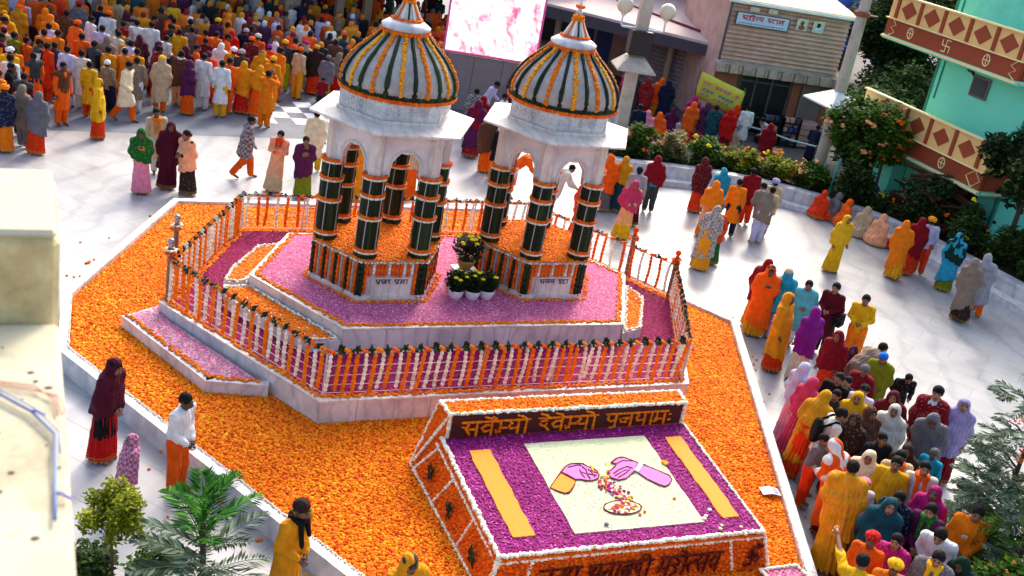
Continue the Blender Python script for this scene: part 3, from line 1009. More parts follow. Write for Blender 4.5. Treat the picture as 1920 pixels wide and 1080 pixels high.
def text_layout(words):
    """list of (strokes, x0) in em units; every syllable list adds its own headline"""
    x, out = 0.0, []
    for word in words.split('|'):
        xs = x
        for g in word.split():
            w, st = G[g]
            if g in ('h', 'om'):
                for s in st: out.append([[(x + px, py) for px, py in s]])
                x += w
                continue
            out.append([[(x + px, py) for px, py in s] for s in st])
            if w and g not in ('h', 'om'):
                out[-1].append([(x, 1.0), (x + w, 1.0)])
            x += w
        x += 0.42
    return out, x - 0.42
def lay_text(words, parent, mat, name, origin, right, up, size, width, r, lump=False, kind_blob=None):
    out, W = text_layout(words)
    kx = width / W
    nrm = right.cross(up)
    for strokes in out:
        if not strokes:
            continue
        mb = MB()
        for s in strokes:
            pts = [origin + right * (px * kx) + up * (py * size) for px, py in s]
            if lump:
                for a, b in zip(pts[:-1], pts[1:]):
                    m = max(1, int((b - a).length / (r * 1.1)))
                    for k in range(m + 1):
                        p = a.lerp(b, k / m)
                        mb.ball(p, r * random.uniform(0.85, 1.25), 0.8, 1)
            else:
                mb.tube(pts, r, 5)
        mb.build(name, mat, parent, rnd=True)
pavilion(-1.59, 'left hand domed marble pavilion with six garlanded pillars, nearer the stairs of petals', 'pra kha ra|pra jnya aa')
pavilion(1.59, 'right hand domed marble pavilion with six garlanded pillars, beside the right railing', 'sa ja la|shra ddha aa')
bpy.context.view_layer.update()

fl_pts = []
for i in range(len(FIELD)):
    p0, p1 = np.array(FIELD[i]), np.array(FIELD[(i + 1) % len(FIELD)])
    e = (p1 - p0) / np.linalg.norm(p1 - p0)
    for _ in range(26):
        q = p0 + (p1 - p0) * random.random() + np.array([e[1], -e[0]]) * abs(random.gauss(0.05, .35))
        fl_pts.append((*S2W(*q), 0.012))
o = scatter('fallen_petals', np.array(fl_pts), 0.03, 'blob', M['marigold'], None, tilt=.5)
tag(o, 'loose marigold heads fallen on the marble floor round the flower bed', 'petals', kind='stuff')
# ------------------------------------------------------------------ sloping flower picture board in front
board = thing('flower_picture_board', 'big sloping board with a petal picture of two hands and an orange lettered header', 'flower display', (ORG[0], ORG[1], 0), AX)
BT = [(-2.12, -5.42, 0.95), (-2.22, -7.92, 0.80), (1.72, -8.02, 0.80), (1.93, -5.42, 0.95)]   # top surface corners: back left, front left, front right, back right
BF = [(-2.36, -5.0), (-2.40, -8.06), (1.84, -8.16), (2.14, -5.0)]                             # foot
def bt(s, t):
    """point on the sloping top: s 0..1 left to right, t 0..1 back to front"""
    a, b, c, d = (Vector(p) for p in BT)
    return (a.lerp(d, s)).lerp(b.lerp(c, s), t)
mb = MB()
vs = [Vector(p) for p in BT] + [Vector((x, y, 0.27)) for x, y in BF]
mb.add(vs, [(0, 1, 2, 3), (1, 0, 4, 5), (2, 1, 5, 6), (3, 2, 6, 7), (0, 3, 7, 4)])
mb.build('board_body', simple('orange_petal_layer', (0.80, 0.28, 0.03), 0.9, 0.25, 14, 0.5, 60), board)
def face_scatter(name, quad, d, size, mat, tpl='blob', off=0.0):
    a, b, c, e = (np.array(q, float) for q in quad)
    nu = int(max(np.linalg.norm(b - a), np.linalg.norm(c - e)) / d)
    nv = int(max(np.linalg.norm(e - a), np.linalg.norm(c - b)) / d)
    U, V = np.meshgrid((np.arange(nu) + 0.5) / nu, (np.arange(nv) + 0.5) / nv)
    U = (U + RNG.uniform(-0.5, 0.5, U.shape) / nu).ravel()[:, None]
    V = (V + RNG.uniform(-0.5, 0.5, V.shape) / nv).ravel()[:, None]
    P = (a * (1 - U) + b * U) * (1 - V) + (e * (1 - U) + c * U) * V
    nn = np.cross(b - a, e - a); nn = nn / np.linalg.norm(nn)
    return scatter(name, P + nn * off, size, tpl, M[mat], board, tilt=1.0)
# side and front faces in orange flowers
face_scatter('marigold_side', [(*BF[0], 0.3), (*BF[1], 0.3), BT[1], BT[0]], 0.043, 0.03, 'marigold_r')
face_scatter('marigold_front', [(*BF[1], 0.3), (*BF[2], 0.3), BT[2], BT[1]], 0.043, 0.03, 'marigold_r')
face_scatter('marigold_side', [(*BF[2], 0.3), (*BF[3], 0.3), BT[3], BT[2]], 0.05, 0.03, 'marigold_r')
# top petals
top = bpy.data.objects.new('tmp', None)
def top_points(s0, s1, t0, t1, d):
    nu, nv = int(4.0 * (s1 - s0) / d), int(2.5 * (t1 - t0) / d)
    U, V = np.meshgrid(s0 + (np.arange(nu) + 0.5) / nu * (s1 - s0), t0 + (np.arange(nv) + 0.5) / nv * (t1 - t0))
    U = (U + RNG.uniform(-0.5, 0.5, U.shape) * d / 4).ravel()
    V = (V + RNG.uniform(-0.5, 0.5, V.shape) * d / 2.5).ravel()
    return U, V
def top_xyz(U, V, off=0.0):
    a, b, c, d = (np.array(p) for p in BT)
    U, V = U[:, None], V[:, None]
    P = (a * (1 - U) + d * U) * (1 - V) + (b * (1 - U) + c * U) * V
    P[:, 2] += off
    return P
bpy.data.objects.remove(top)
PS0, PS1, PT0, PT1 = 0.295, 0.795, 0.10, 0.885          # pale panel
U, V = top_points(0, 1, 0, 1, 0.036)
keep = ~((U > PS0) & (U < PS1) & (V > PT0) & (V < PT1))
for s0, s1 in ((0.075, 0.155), (0.875, 0.945)):
    keep &= ~((U > s0) & (U < s1) & (V > 0.13) & (V < 0.87))
scatter('purple_petal_carpet', top_xyz(U[keep], V[keep], 0.012), 0.023, 'petal', M['petal_purple'], board, tilt=0.6)
link_mesh('purple_petal_bed', [bt(0, 0) + Vector((0, 0, .004)), bt(0, 1) + Vector((0, 0, .004)), bt(1, 1) + Vector((0, 0, .004)), bt(1, 0) + Vector((0, 0, .004))], [(0, 1, 2, 3)], BEDM['petal_purple'], board)
def top_patch(name, outline, z, th, mat, parent):
    """a flat raised piece on the sloping top, outline in (s, t)"""
    lo = [bt(s, t) + Vector((0, 0, z)) for s, t in outline]
    hi = [p + Vector((0, 0, th)) for p in lo]
    n = len(lo)
    mb = MB().add(lo + hi, [tuple(range(n, 2 * n))] + [(i, (i + 1) % n, n + (i + 1) % n, n + i) for i in range(n)])
    o = mb.build(name, mat, parent)
    bm = bmesh.new(); bm.from_mesh(o.data); bmesh.ops.recalc_face_normals(bm, faces=bm.faces[:]); bm.to_mesh(o.data); bm.free()
    return o
def rough_rect(s0, s1, t0, t1, n=14, j=0.004):
    pts = []
    for k in range(n): pts.append((s0 + (s1 - s0) * k / n + random.uniform(-j, j), t0 + random.uniform(-j, j)))
    for k in range(n): pts.append((s1 + random.uniform(-j, j), t0 + (t1 - t0) * k / n + random.uniform(-j, j)))
    for k in range(n): pts.append((s1 - (s1 - s0) * k / n + random.uniform(-j, j), t1 + random.uniform(-j, j)))
    for k in range(n): pts.append((s0 + random.uniform(-j, j), t1 - (t1 - t0) * k / n + random.uniform(-j, j)))
    return pts
M['cream_layer'] = simple('pale_petal_layer', (0.80, 0.82, 0.66), 0.9, 0.08, 40, 0.35, 110)
panel = top_patch('pale_panel', rough_rect(PS0, PS1, PT0, PT1, 14, 0.002), 0.006, 0.018, M['cream_layer'], board)
U, V = top_points(PS0 + .005, PS1 - .005, PT0 + .008, PT1 - .008, 0.032)
scatter('pale_petals', top_xyz(U, V, 0.024), 0.014, 'petal', M['petal_cream'], panel, tilt=0.4)
for s0, s1 in ((0.075, 0.155), (0.875, 0.945)):
    top_patch('amber_stripe', rough_rect(s0, s1, 0.13, 0.87, 16, 0.003), 0.006, 0.022, M['gold_paint'], board)
# picture: two hands letting flowers fall on a plate. coordinates on the panel a,b in 0..1
M['mum_y'] = rnd_mat('yellow_picture_flowers', [(0, (.88, .76, .05)), (1, (.95, .86, .1))], .7)
M['pic_pink'] = simple('pink_picture_petals', (0.76, 0.46, 0.72), 0.9, 0.1, 30, 0.3, 110)
M['pic_line'] = simple('maroon_picture_line', (0.46, 0.06, 0.16), 0.9, 0.2, 30, 0.3, 80)
M['pic_orange'] = M['gold_paint']
def pa(a, b):
    return (PS0 + (PS1 - PS0) * a, PT0 + (PT1 - PT0) * b)
def pic_shape(name, pts, mat, closed=True, z=0.026):
    q = [pa(a, b) for a, b in pts]
    o = top_patch(name, q, z, 0.012, mat, panel)
    mb = MB()
    ring = q + ([q[0]] if closed else [])
    mb.tube([bt(s, t) + Vector((0, 0, z + 0.012)) for s, t in ring], 0.011, 5, lump=0.3)
    mb.build('picture_outline', M['pic_line'], panel)
    return o
def pic_line(pts, r=0.008, mat='pic_line'):
    MB().tube([bt(*pa(a, b)) + Vector((0, 0, 0.042)) for a, b in pts], r, 5, lump=0.3).build('picture_outline', M[mat], panel)
# left sleeve and hand, right hand with bracelet and forearm
pic_shape('picture_sleeve', [(0.148, 0.369), (0.22, 0.466), (0.206, 0.5), (0.166, 0.548), (0.125, 0.591), (0.088, 0.598), (0.048, 0.57), (0.004, 0.524), (0.074, 0.445)], M['pic_orange'])
pic_shape('picture_hand', [(0.15, 0.365), (0.221, 0.295), (0.263, 0.282), (0.311, 0.283), (0.355, 0.294), (0.379, 0.33), (0.41, 0.353), (0.426, 0.384), (0.426, 0.431), (0.399, 0.469), (0.349, 0.485), (0.301, 0.482), (0.263, 0.463), (0.224, 0.458), (0.188, 0.407)], M['pic_pink'])
pic_line([(0.224, 0.319), (0.309, 0.302), (0.331, 0.314)])
pic_line([(0.302, 0.358), (0.295, 0.413), (0.304, 0.451)])
pic_line([(0.333, 0.324), (0.348, 0.364), (0.334, 0.418), (0.338, 0.465)])
pic_line([(0.365, 0.357), (0.38, 0.396), (0.38, 0.452)])
pic_line([(0.295, 0.385), (0.339, 0.409), (0.402, 0.437)])
pic_shape('picture_forearm', [(0.806, 0.338), (0.905, 0.429), (0.971, 0.497), (0.969, 0.544), (0.919, 0.594), (0.878, 0.612), (0.841, 0.588), (0.778, 0.517), (0.736, 0.435), (0.722, 0.414)], M['pic_pink'])
pic_shape('picture_hand', [(0.577, 0.303), (0.641, 0.258), (0.698, 0.25), (0.736, 0.275), (0.786, 0.321), (0.783, 0.345), (0.725, 0.415), (0.678, 0.447), (0.617, 0.49), (0.551, 0.504), (0.507, 0.479), (0.489, 0.439), (0.511, 0.405), (0.58, 0.357), (0.614, 0.323)], M['pic_pink'])
pic_line([(0.604, 0.326), (0.675, 0.292), (0.759, 0.302)])
pic_line([(0.542, 0.428), (0.607, 0.389), (0.644, 0.375)])
pic_line([(0.541, 0.456), (0.624, 0.411), (0.661, 0.397)])
pic_line([(0.559, 0.477), (0.642, 0.432), (0.694, 0.391)])
pic_line([(0.625, 0.382), (0.681, 0.361), (0.719, 0.385)])
for q in ([(0.807, 0.323), (0.763, 0.381), (0.717, 0.423)], [(0.82, 0.34), (0.775, 0.393), (0.732, 0.435)]):
    MB().tube([bt(*pa(a, b)) + Vector((0, 0, 0.05)) for a, b in q], 0.016, 6).build('picture_bracelet', M['white_flower'], panel, rnd=True)
pic_shape('picture_plate', [(0.586, 0.816), (0.571, 0.832), (0.548, 0.846), (0.518, 0.857), (0.484, 0.863), (0.447, 0.864), (0.41, 0.86), (0.377, 0.852), (0.348, 0.84), (0.326, 0.825), (0.312, 0.808), (0.307, 0.79), (0.312, 0.772), (0.326, 0.755), (0.348, 0.741), (0.377, 0.73), (0.412, 0.724), (0.449, 0.722), (0.486, 0.725), (0.52, 0.733), (0.55, 0.745), (0.573, 0.761), (0.587, 0.779), (0.591, 0.797)], M['cream_layer'])
mbs = {'petal_purple': MB(), 'marigold_o': MB(), 'marigold_y': MB(), 'white_flower': MB(), 'marigold_r': MB(), 'mum_y': MB()}
for k in range(120):
    t = random.random()
    a, b = .416 + .11 * t + random.gauss(0, .032 + .012 * t), .515 + .19 * t + random.gauss(0, .022)
    key = random.choice(('petal_purple', 'petal_purple', 'petal_purple', 'mum_y', 'white_flower', 'marigold_r'))
    mbs[key].ball(bt(*pa(a, b)) + Vector((0, 0, 0.04)), random.uniform(0.016, 0.030), 0.6, 1)
for k in range(60):
    q, w = random.uniform(0, 2 * PI), math.sqrt(random.random()) * 0.85
    key = random.choice(('marigold_r', 'white_flower', 'petal_purple', 'marigold_o'))
    mbs[key].ball(bt(*pa(.449 + .138 * w * math.cos(q), .793 + .068 * w * math.sin(q))) + Vector((0, 0, 0.045)), random.uniform(0.016, 0.03), 0.6, 1)
for k in range(24):
    a, b = random.choice(((.40, .36), (.45, .45), (.50, .40), (.47, .47), (.54, .33), (.43, .40)))
    mbs[random.choice(('mum_y', 'mum_y', 'marigold_r', 'petal_purple'))].ball(bt(*pa(a + random.gauss(0, .014), b + random.gauss(0, .014))) + Vector((0, 0, 0.045)), random.uniform(0.014, 0.026), 0.6, 1)
for a, b in ((.886, .747), (.544, .882), (.594, .856), (.408, .493)):
    mbs['marigold_r'].ball(bt(*pa(a, b)) + Vector((0, 0, 0.04)), 0.026, 0.6, 1)
for a, b in ((1.0, .345), (1.015, .35), (1.005, .36)):
    mbs['marigold_y'].ball(bt(*pa(a, b)) + Vector((0, 0, 0.04)), 0.045, 0.6, 1)
for key, mb in mbs.items():
    o = mb.build('picture_flowers', M[key], panel, rnd=True)
    o['kind'] = 'stuff'
# stray white flowers and a small stone on the picture
for s, t, r in ((.80, .865, .04), (.845, .80, .035), (.85, .93, .03), (.835, .955, .035), (.92, .955, .03), (.815, .845, .03)):
    MB().ball(bt(s, t) + Vector((0, 0, .03)), r, .6, 1).build('stray_white_flower', M['white_flower'], board, rnd=True)
MB().ball(bt(*pa(.255, .947)) + Vector((0, 0, .04)), .035, .7, 2).build('stray_pebble', M['asphalt'], panel)

# header with lettering
HZ = 1.33
h0, h1 = Vector((-2.02, -5.36, 0)), Vector((1.90, -5.40, 0))
mb = MB()
vs = [(h0.x, h0.y, 0.93), (h1.x, h1.y, 0.93), (h1.x, h1.y, HZ), (h0.x, h0.y, HZ),
      (-2.36, -5.0, 0.27), (2.14, -5.0, 0.27), (1.98, -5.04, HZ), (-2.06, -5.0, HZ)]
mb.add(vs, [(0, 1, 2, 3), (5, 4, 7, 6), (3, 2, 6, 7), (1, 5, 6, 2), (4, 0, 3, 7)])
head = mb.build('header', simple('orange_header_layer', (0.84, 0.32, 0.03), 0.9, 0.2, 16, 0.5, 60), board)
face_scatter('marigold_top', [vs[3], vs[2], vs[6], vs[7]], 0.04, 0.03, 'marigold_o')
face_scatter('marigold_side', [vs[4], vs[0], vs[3], vs[7]], 0.04, 0.03, 'marigold_r')
M['maroon_layer'] = simple('dark_red_petal_ground', (0.27, 0.06, 0.04), 0.95, 0.3, 20, 0.6, 60)
o = MB().box(((h0.x + h1.x) / 2, h0.y - 0.03, (0.96 + HZ) / 2), (h1.x - h0.x - 0.08, 0.03, HZ - 0.98), bevel=0.004).build('header_ground', M['maroon_layer'], board)
lay_text('sa va e reph bh ya o|da e va e bh ya o|pa uu ja ya aa ma h', board, M['marigold_o'], 'letter',
         Vector((h0.x + 0.18, h0.y - 0.055, 0.985)), Vector((1, 0, 0)), Vector((0, 0, 1)), 0.225, 3.55, 0.023, lump=True)
# white flower ropes outlining the board
def rope(pts, r=0.034, mat='white_flower', parent=None):
    P = strip_pts([tuple(p) for p in pts], 0.03, r * 0.55)
    o = scatter('white_flower_rope' if mat == 'white_flower' else 'marigold_rope', P, r, 'blob', M[mat], parent or board, tilt=1.0, svar=0.25)
    del o['kind']
    return o
def B3(i): return Vector((*BF[i], 0.32))
T4 = [Vector(p) + Vector((0, 0, 0.02)) for p in BT]
rope([Vector(vs[3]), Vector(vs[2])]); rope([Vector(vs[7]), Vector(vs[6])]); rope([Vector(vs[3]), Vector(vs[7])]); rope([Vector(vs[2]), Vector(vs[6])])
rope([Vector(vs[3]), Vector(vs[0]), T4[0]]); rope([Vector(vs[2]), Vector(vs[1])])
rope([T4[0], T4[1]]); rope([T4[1], T4[2]]); rope([T4[3], T4[2]], 0.02)
def low(i, k):
    """point part way down the face below top corner i"""
    return T4[i].lerp(B3(i), k)
rope([low(0, .16), low(1, .16)], 0.028); rope([low(1, .16), low(2, .16)], 0.028)
rope([low(1, .10), low(2, .10)], 0.024, 'marigold_r')
rope([B3(0), B3(1)], 0.03); rope([T4[1], B3(1)]); rope([T4[2], B3(2)]); rope([Vector(vs[7]), B3(0)], 0.028); rope([Vector(vs[3]), T4[0].lerp(B3(0), .9)], 0.028)
for k in (0.05, 0.33, 0.66):
    rope([low(0, .16).lerp(low(1, .16), k), B3(0).lerp(B3(1), k)], 0.028)
for k in (0.12, 0.86):
    rope([low(1, .16).lerp(low(2, .16), k), B3(1).lerp(B3(2), k)], 0.028)
# dark leaf sprays as motifs on the side panels
for k in (0.19, 0.49, 0.82):
    c = low(0, .55).lerp(low(1, .55), k) + Vector((-0.07, 0, 0))
    mb = MB()
    for q in range(16):
        a = random.uniform(0, 2 * PI)
        d = Vector((0, math.cos(a), math.sin(a))) * random.uniform(0.05, 0.16)
        p = c + Vector((random.uniform(-.01, .01), random.uniform(-.05, .05), random.uniform(-.07, .07)))
        mb.tube([p, p + d * .6 + Vector((-.02, 0, .02)), p + d], 0.016, 4, r_end=0.005)
    mb.build('leaf_motif', M['leaf_dark'], board, rnd=True)
# lettering on the front face
rgt = (Vector((*BF[2], 0)) - Vector((*BF[1], 0))).normalized()
upv = (low(1, 0) - low(1, 1)).normalized()
lay_text('ja na ma|sha ta aa ba da ii|ma ha o t_ sa va', board, M['petal_maroon'], 'letter', low(1, .88).lerp(low(2, .88), .15) + Vector((0, -.05, 0)), rgt, upv, 0.26, 2.72, 0.022, lump=True)
lay_text('om', board, M['petal_maroon'], 'letter', low(1, .88).lerp(low(2, .88), .89) + Vector((0, -.05, 0)), rgt, upv, 0.26, 0.28, 0.022, lump=True)
# small pink flower patch beyond the front corner
o = thing('pink_flower_patch', 'small white edged patch of pink petals beside the front corner of the sloping board', 'flower display', (*S2W(1.95, -8.55), FZ - 0.02), AX)
PP = [(-0.35, -0.5), (0.35, -0.5), (0.30, 0.28), (-0.3, 0.3)]
MB().prism(PP, 0, 0.06).build('patch_base', BEDM['petal_pink'], o)
scatter('petal_carpet', jitter_points(PP, 0.03), 0.022, 'petal', M['petal_pink'], o, z=0.065)
P = strip_pts([(x, y, 0.08) for x, y in PP], 0.03, 0.015, True)
del scatter('white_flower_rope', P, 0.03, 'blob', M['white_flower'], o)['kind']

# ------------------------------------------------------------------ flower pots between the pavilions
M['pot'] = simple('white_glazed_pot', (0.86, 0.85, 0.88), 0.35, 0.06, 4, 0.03)
M['leaf_pot'] = rnd_mat("chrysanthemum_leaves", [(0.0, (0.05, 0.09, 0.03)), (0.6, (0.12, 0.19, 0.06)), (1.0, (0.22, 0.30, 0.10))], 0.6, trans=0.2)
M['mum'] = rnd_mat("yellow_chrysanthemums", [(0.0, (0.86, 0.76, 0.03)), (1.0, (0.96, 0.88, 0.08))], 0.7)
M['pot_gold'] = simple('brass_coloured_pot', (0.72, 0.50, 0.15), 0.45, 0.15, 5, 0.05)
def leaf_quads(mb, c, R, n, size, squash=1.0):
    """n small leaves spread through a ball shaped crown"""
    for _ in range(n):
        d = Vector((random.gauss(0, 1), random.gauss(0, 1), random.gauss(0, 1))).normalized() * (random.random() ** 0.45)
        p = Vector(c) + Vector((d.x * R, d.y * R, d.z * R * squash))
        a, b = random.uniform(0, 2 * PI), random.uniform(-0.7, 0.9)
        t = Vector((math.cos(a) * math.cos(b), math.sin(a) * math.cos(b), math.sin(b)))
        w = t.cross(Vector((random.uniform(-.4, .4), random.uniform(-.4, .4), 1))).normalized()
        s = size * random.uniform(0.6, 1.3)
        q = t.cross(w) * s * 0.12
        mb.add([p, p + t * s * .45 + w * s * .32 + q, p + t * s, p + t * s * .45 - w * s * .32 + q], [(0, 1, 2, 3)])
def flower_pot(x, y, z, label, R=0.21, flowers=9, gold=False, pot_r=0.15, lift=0.0):
    t = thing('flower_pot', label, 'flower pot', (x, y, z), 0)
    s = pot_r / 0.15
    p = MB().lathe([(0.075 * s, 0.0), (0.09 * s, 0.01), (0.135 * s, 0.09), (0.15 * s, 0.16), (0.158 * s, 0.19), (0.145 * s, 0.19), (0.13 * s, 0.165)], 20).build('pot', M['pot_gold' if gold else 'pot'], t, smooth=True)
    MB().lathe([(0.138 * s, 0.17), (0.12 * s, 0.178)], 14).build('pot_soil', M['soil'], t)
    mb = MB(); leaf_quads(mb, (0, 0, 0.19 + R * .8), R, 1100, 0.07, 0.85)
    f = mb.build('foliage', M['leaf_pot'], t, rnd=True); f['kind'] = 'stuff'
    for k in range(flowers):
        a, e = random.uniform(0, 2 * PI), random.uniform(0.25, 1.3)
        c = Vector((math.cos(a) * math.cos(e), math.sin(a) * math.cos(e), math.sin(e) * .85)) * R * 1.02 + Vector((0, 0, 0.19 + R * .8))
        mb = MB().ball(c, 0.036, .6, 1)
        for q in range(8):
            aa = q * PI / 4
            mb.ball(c + Vector((math.cos(aa) * .028, math.sin(aa) * .028, -0.006)), 0.017, .6, 1)
        mb.build('flower_head', M['mum'], t, rnd=True)
for du, dv, lab, kw in ((-0.33, -0.98, 'white flower pot leftmost in the front row of three between the pavilions', {}),
                        (-0.02, -1.02, 'white flower pot in the middle of the front row between the pavilions', {}),
                        (0.27, -1.0, 'white flower pot rightmost in the front row, with a few yellow flowers at its right', {'flowers': 5}),
                        (0.02, -0.42, 'yellow flowering bush in a brass pot raised behind the three white flower pots', {'R': 0.30, 'flowers': 15, 'gold': True, 'pot_r': 0.17})):
    x, y = S2W(du, dv)
    z = IZ
    if kw.get('gold'):
        st = thing('plant_stand', 'small marble block under the brass pot between the two pavilions', 'stand', (x, y, IZ), AX)
        MB().box((0, 0, 0.16), (0.4, 0.34, 0.32), bevel=0.015).build('block', M['marble'], st)
        MB().box((0, 0, 0.335), (0.46, 0.4, 0.03), bevel=0.008).build('top_slab', M['marble_warm'], st)
        z = IZ + 0.35
    flower_pot(x, y, z, lab, **kw)
# earthy yard beyond the planter and between the buildings
sheet('earth_yard', [(-2.4, 36.0), (2.0, 33.2), (6.5, 34.6), (10.5, 33.2), (13.4, 29.6), (15.4, 22), (90, 10), (90, 120), (-2.4, 120)], 0.004, simple('dusty_grey_yard', (.36, .34, .34), .9, .3, .8, .3))

# ------------------------------------------------------------------ assembly hall at the back left
M['hall_paint'] = simple('beige_hall_paint', (0.66, 0.57, 0.46), 0.8, 0.15, 2, 0.1)
M['roof_sheet'] = simple('grey_roof_sheet', (0.40, 0.40, 0.42), 0.7, 0.2, 1, 0.1)
M['hall_dark'] = simple('dark_hall_wall', (0.20, 0.19, 0.22), 0.85, 0.2, 1, 0.1)
hall = thing('assembly_hall', 'open assembly hall with beige pillars shading the crowd at the back left', 'hall', (-12, 48, 0))
def hall_pt(x, y): return (x + 12, y - 48)
hd = Vector((0.83, 0.56, 0)).normalized()
hang = math.atan2(hd.y, hd.x)
# pillars measured from the photograph, standing on one line
for x, y, r in ((-16.1, 40.3, .20), (-13.6, 42.2, .20), (-10.4, 42.4, .19), (-8.8, 44.2, .17), (-7.9, 45.4, .17), (-18.7, 38.8, .2)):
    px, py = hall_pt(x, y)
    p = MB().box((px, py, 2.09), (r * 1.9, r * 1.9, 4.18), hang, bevel=0.03).build('pillar', M['hall_paint'], hall)
    MB().box((px, py, 0.25), (r * 2.4, r * 2.4, 0.5), hang, bevel=0.03).build('pillar_foot', M['hall_paint'], p)
a, b = Vector((*hall_pt(-28, 32.5), 4.2)), Vector((*hall_pt(-1.0, 49.7), 4.2))
nn = Vector((-hd.y, hd.x, 0))
mb = MB()
q = [a - nn * 3.6, b - nn * 3.6, b + nn * 17, a + nn * 17]  # unseen roof carried forward and sideways to throw more shade on the crowd
mb.prism([(p.x, p.y) for p in q], 4.2, 4.5)
mb.build('roof_slab', M['roof_sheet'], hall)
mb = MB().prism([((a + nn * 16.4).x, (a + nn * 16.4).y), ((b + nn * 16.4).x, (b + nn * 16.4).y), ((b + nn * 16.7).x, (b + nn * 16.7).y), ((a + nn * 16.7).x, (a + nn * 16.7).y)], 0, 4.19)
mb.build('rear_wall', M['hall_dark'], hall)  # dark wall colour helps paint the deep shade inside the hall
mb = MB()
for k in range(9):
    p = a.lerp(b, (k + .5) / 9)
    mb.tube([p - nn * .9 - Vector((0, 0, .12)), p + nn * 16 - Vector((0, 0, .12))], .1, 4)
mb.build('roof_beam', M['hall_paint'], hall)

# ------------------------------------------------------------------ video wall
scr = thing('video_screen', 'large bright pinkish white video screen on a grey base behind the left dome', 'screen', (-2.15, 36.9, 0), math.radians(8))
st = NT('lit_video_picture')
v = st.coord()
n1 = st.ramp(st.noise(1.3, v, 6, 0.7), [(0.38, (0.80, 0.10, 0.20)), (0.47, (0.95, 0.45, 0.52)), (0.55, (1.0, 0.86, 0.90)), (0.8, (1, 1, 1))])
w = st.n("ShaderNodeTexWave"); w.inputs['Scale'].default_value = 0.9; w.inputs['Distortion'].default_value = 12; w.inputs['Detail'].default_value = 3
mp = st.coord("Object", (1.0, 1.0, 0.6)); mp.node.inputs['Rotation'].default_value = (0, 0.7, 0); st.l(mp, w.inputs['Vector'])
n2 = st.ramp(w.outputs['Fac'], [(0.10, (0.95, 0.42, 0.40)), (0.3, (1, 1, 1))])
st.l(st.mix(0.75, n1, n2, 'MULTIPLY'), st.p.inputs['Emission Color'])
st.p.inputs['Emission Strength'].default_value = 0.95
st.set(Base_Color=(0.02, 0.02, 0.02), Roughness=0.3)
M['screen'] = st.m
M['grey_panel'] = simple('pinkish_grey_sheet', (0.50, 0.45, 0.45), 0.8, 0.1, 2, 0.1)
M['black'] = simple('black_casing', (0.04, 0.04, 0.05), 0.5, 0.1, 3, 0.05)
M['pink_trim'] = simple('pink_edge_strip', (0.90, 0.35, 0.60), 0.6, 0.1, 3, 0.0)
MB().box((0, 0.12, 3.7), (3.15, 0.2, 3.55), bevel=0.02).build('casing', M['black'], scr)
MB().box((0, 0.0, 3.7), (3.02, 0.05, 3.42)).build('screen_panel', M['screen'], scr)
for x in (-1.55, 1.55):
    MB().box((x, -0.01, 3.7), (0.07, 0.08, 3.5), bevel=0.01).build('edge_strip', M['pink_trim'], scr)
MB().box((0, -0.01, 1.95), (3.17, 0.08, 0.06), bevel=0.01).build('edge_strip', M['pink_trim'], scr)
for x in (-0.98, 0, 0.98):
    MB().box((x, 0.1, 0.94), (0.972, 0.16, 1.86), bevel=0.01).build('base_panel', M['grey_panel'], scr)
for x in (-1.3, 1.3):
    MB().box((x, 0.6, 2.6), (0.12, 0.12, 5.2)).build('support', M['roof_sheet'], scr)

# ------------------------------------------------------------------ tent with a pale canopy and a striped side wall
M['canopy'] = simple('pale_pink_canopy', (0.80, 0.70, 0.68), 0.8, 0.08, 1.5, 0.1)
M['canopy_edge'] = simple('dusky_canopy_lining', (0.28, 0.25, 0.28), 0.8, 0.1, 2, 0.1)
M['stripe_sheet'] = simple('corrugated_grey_sheet', (0.58, 0.50, 0.50), 0.7, 0.15, 2, 0.15)
M['red_trim'] = simple('dull_red_piping', (0.50, 0.14, 0.14), 0.7, 0.1, 2, 0)
tent = thing('canopy_shed', 'open shed with pale pink canopy and corrugated grey wall behind the right dome', 'shed', (2.5, 45, 0))
cp = [(-3.9, 44.0 - 45), (-3.4, 60 - 45), (5.6, 60 - 45), (3.9, 42.4 - 45)]
mb = MB()
mb.add([(-4.2, -0.4, 3.05), (4.15, -3.0, 2.95), (5.4, 11, 4.9), (-4.0, 12, 4.9), (-4.2, -0.4, 2.9), (4.15, -3.0, 2.8), (5.4, 11, 4.75), (-4.0, 12, 4.75)],
       [(0, 1, 2, 3), (7, 6, 5, 4), (0, 4, 5, 1), (1, 5, 6, 2), (2, 6, 7, 3), (3, 7, 4, 0)])
mb.build('canopy', M['canopy'], tent)
MB().add([(-4.2, -0.42, 2.95), (4.15, -3.02, 2.85), (4.15, -3.02, 2.45), (-4.2, -0.42, 2.5), (-4.2, -0.36, 2.95), (4.15, -2.96, 2.85), (4.15, -2.96, 2.45), (-4.2, -0.36, 2.5)],
         [(0, 1, 2, 3), (7, 6, 5, 4), (0, 4, 5, 1), (3, 2, 6, 7), (1, 5, 6, 2), (0, 3, 7, 4)]).build('fascia', M['canopy_edge'], tent)
MB().tube([(-3.0, 3.4, 3.56), (4.2, -2.7, 3.08)], 0.05, 5).build('canopy_seam', M['red_trim'], tent)
for x, y in ((-2.6, 1.0), (2.0, -0.4), (-0.4, 6), (3.6, 6)):
    MB().lathe([(.13, 0), (.13, 3.0)], 10, (x, y, 0)).build('post', M['hall_paint'], tent)
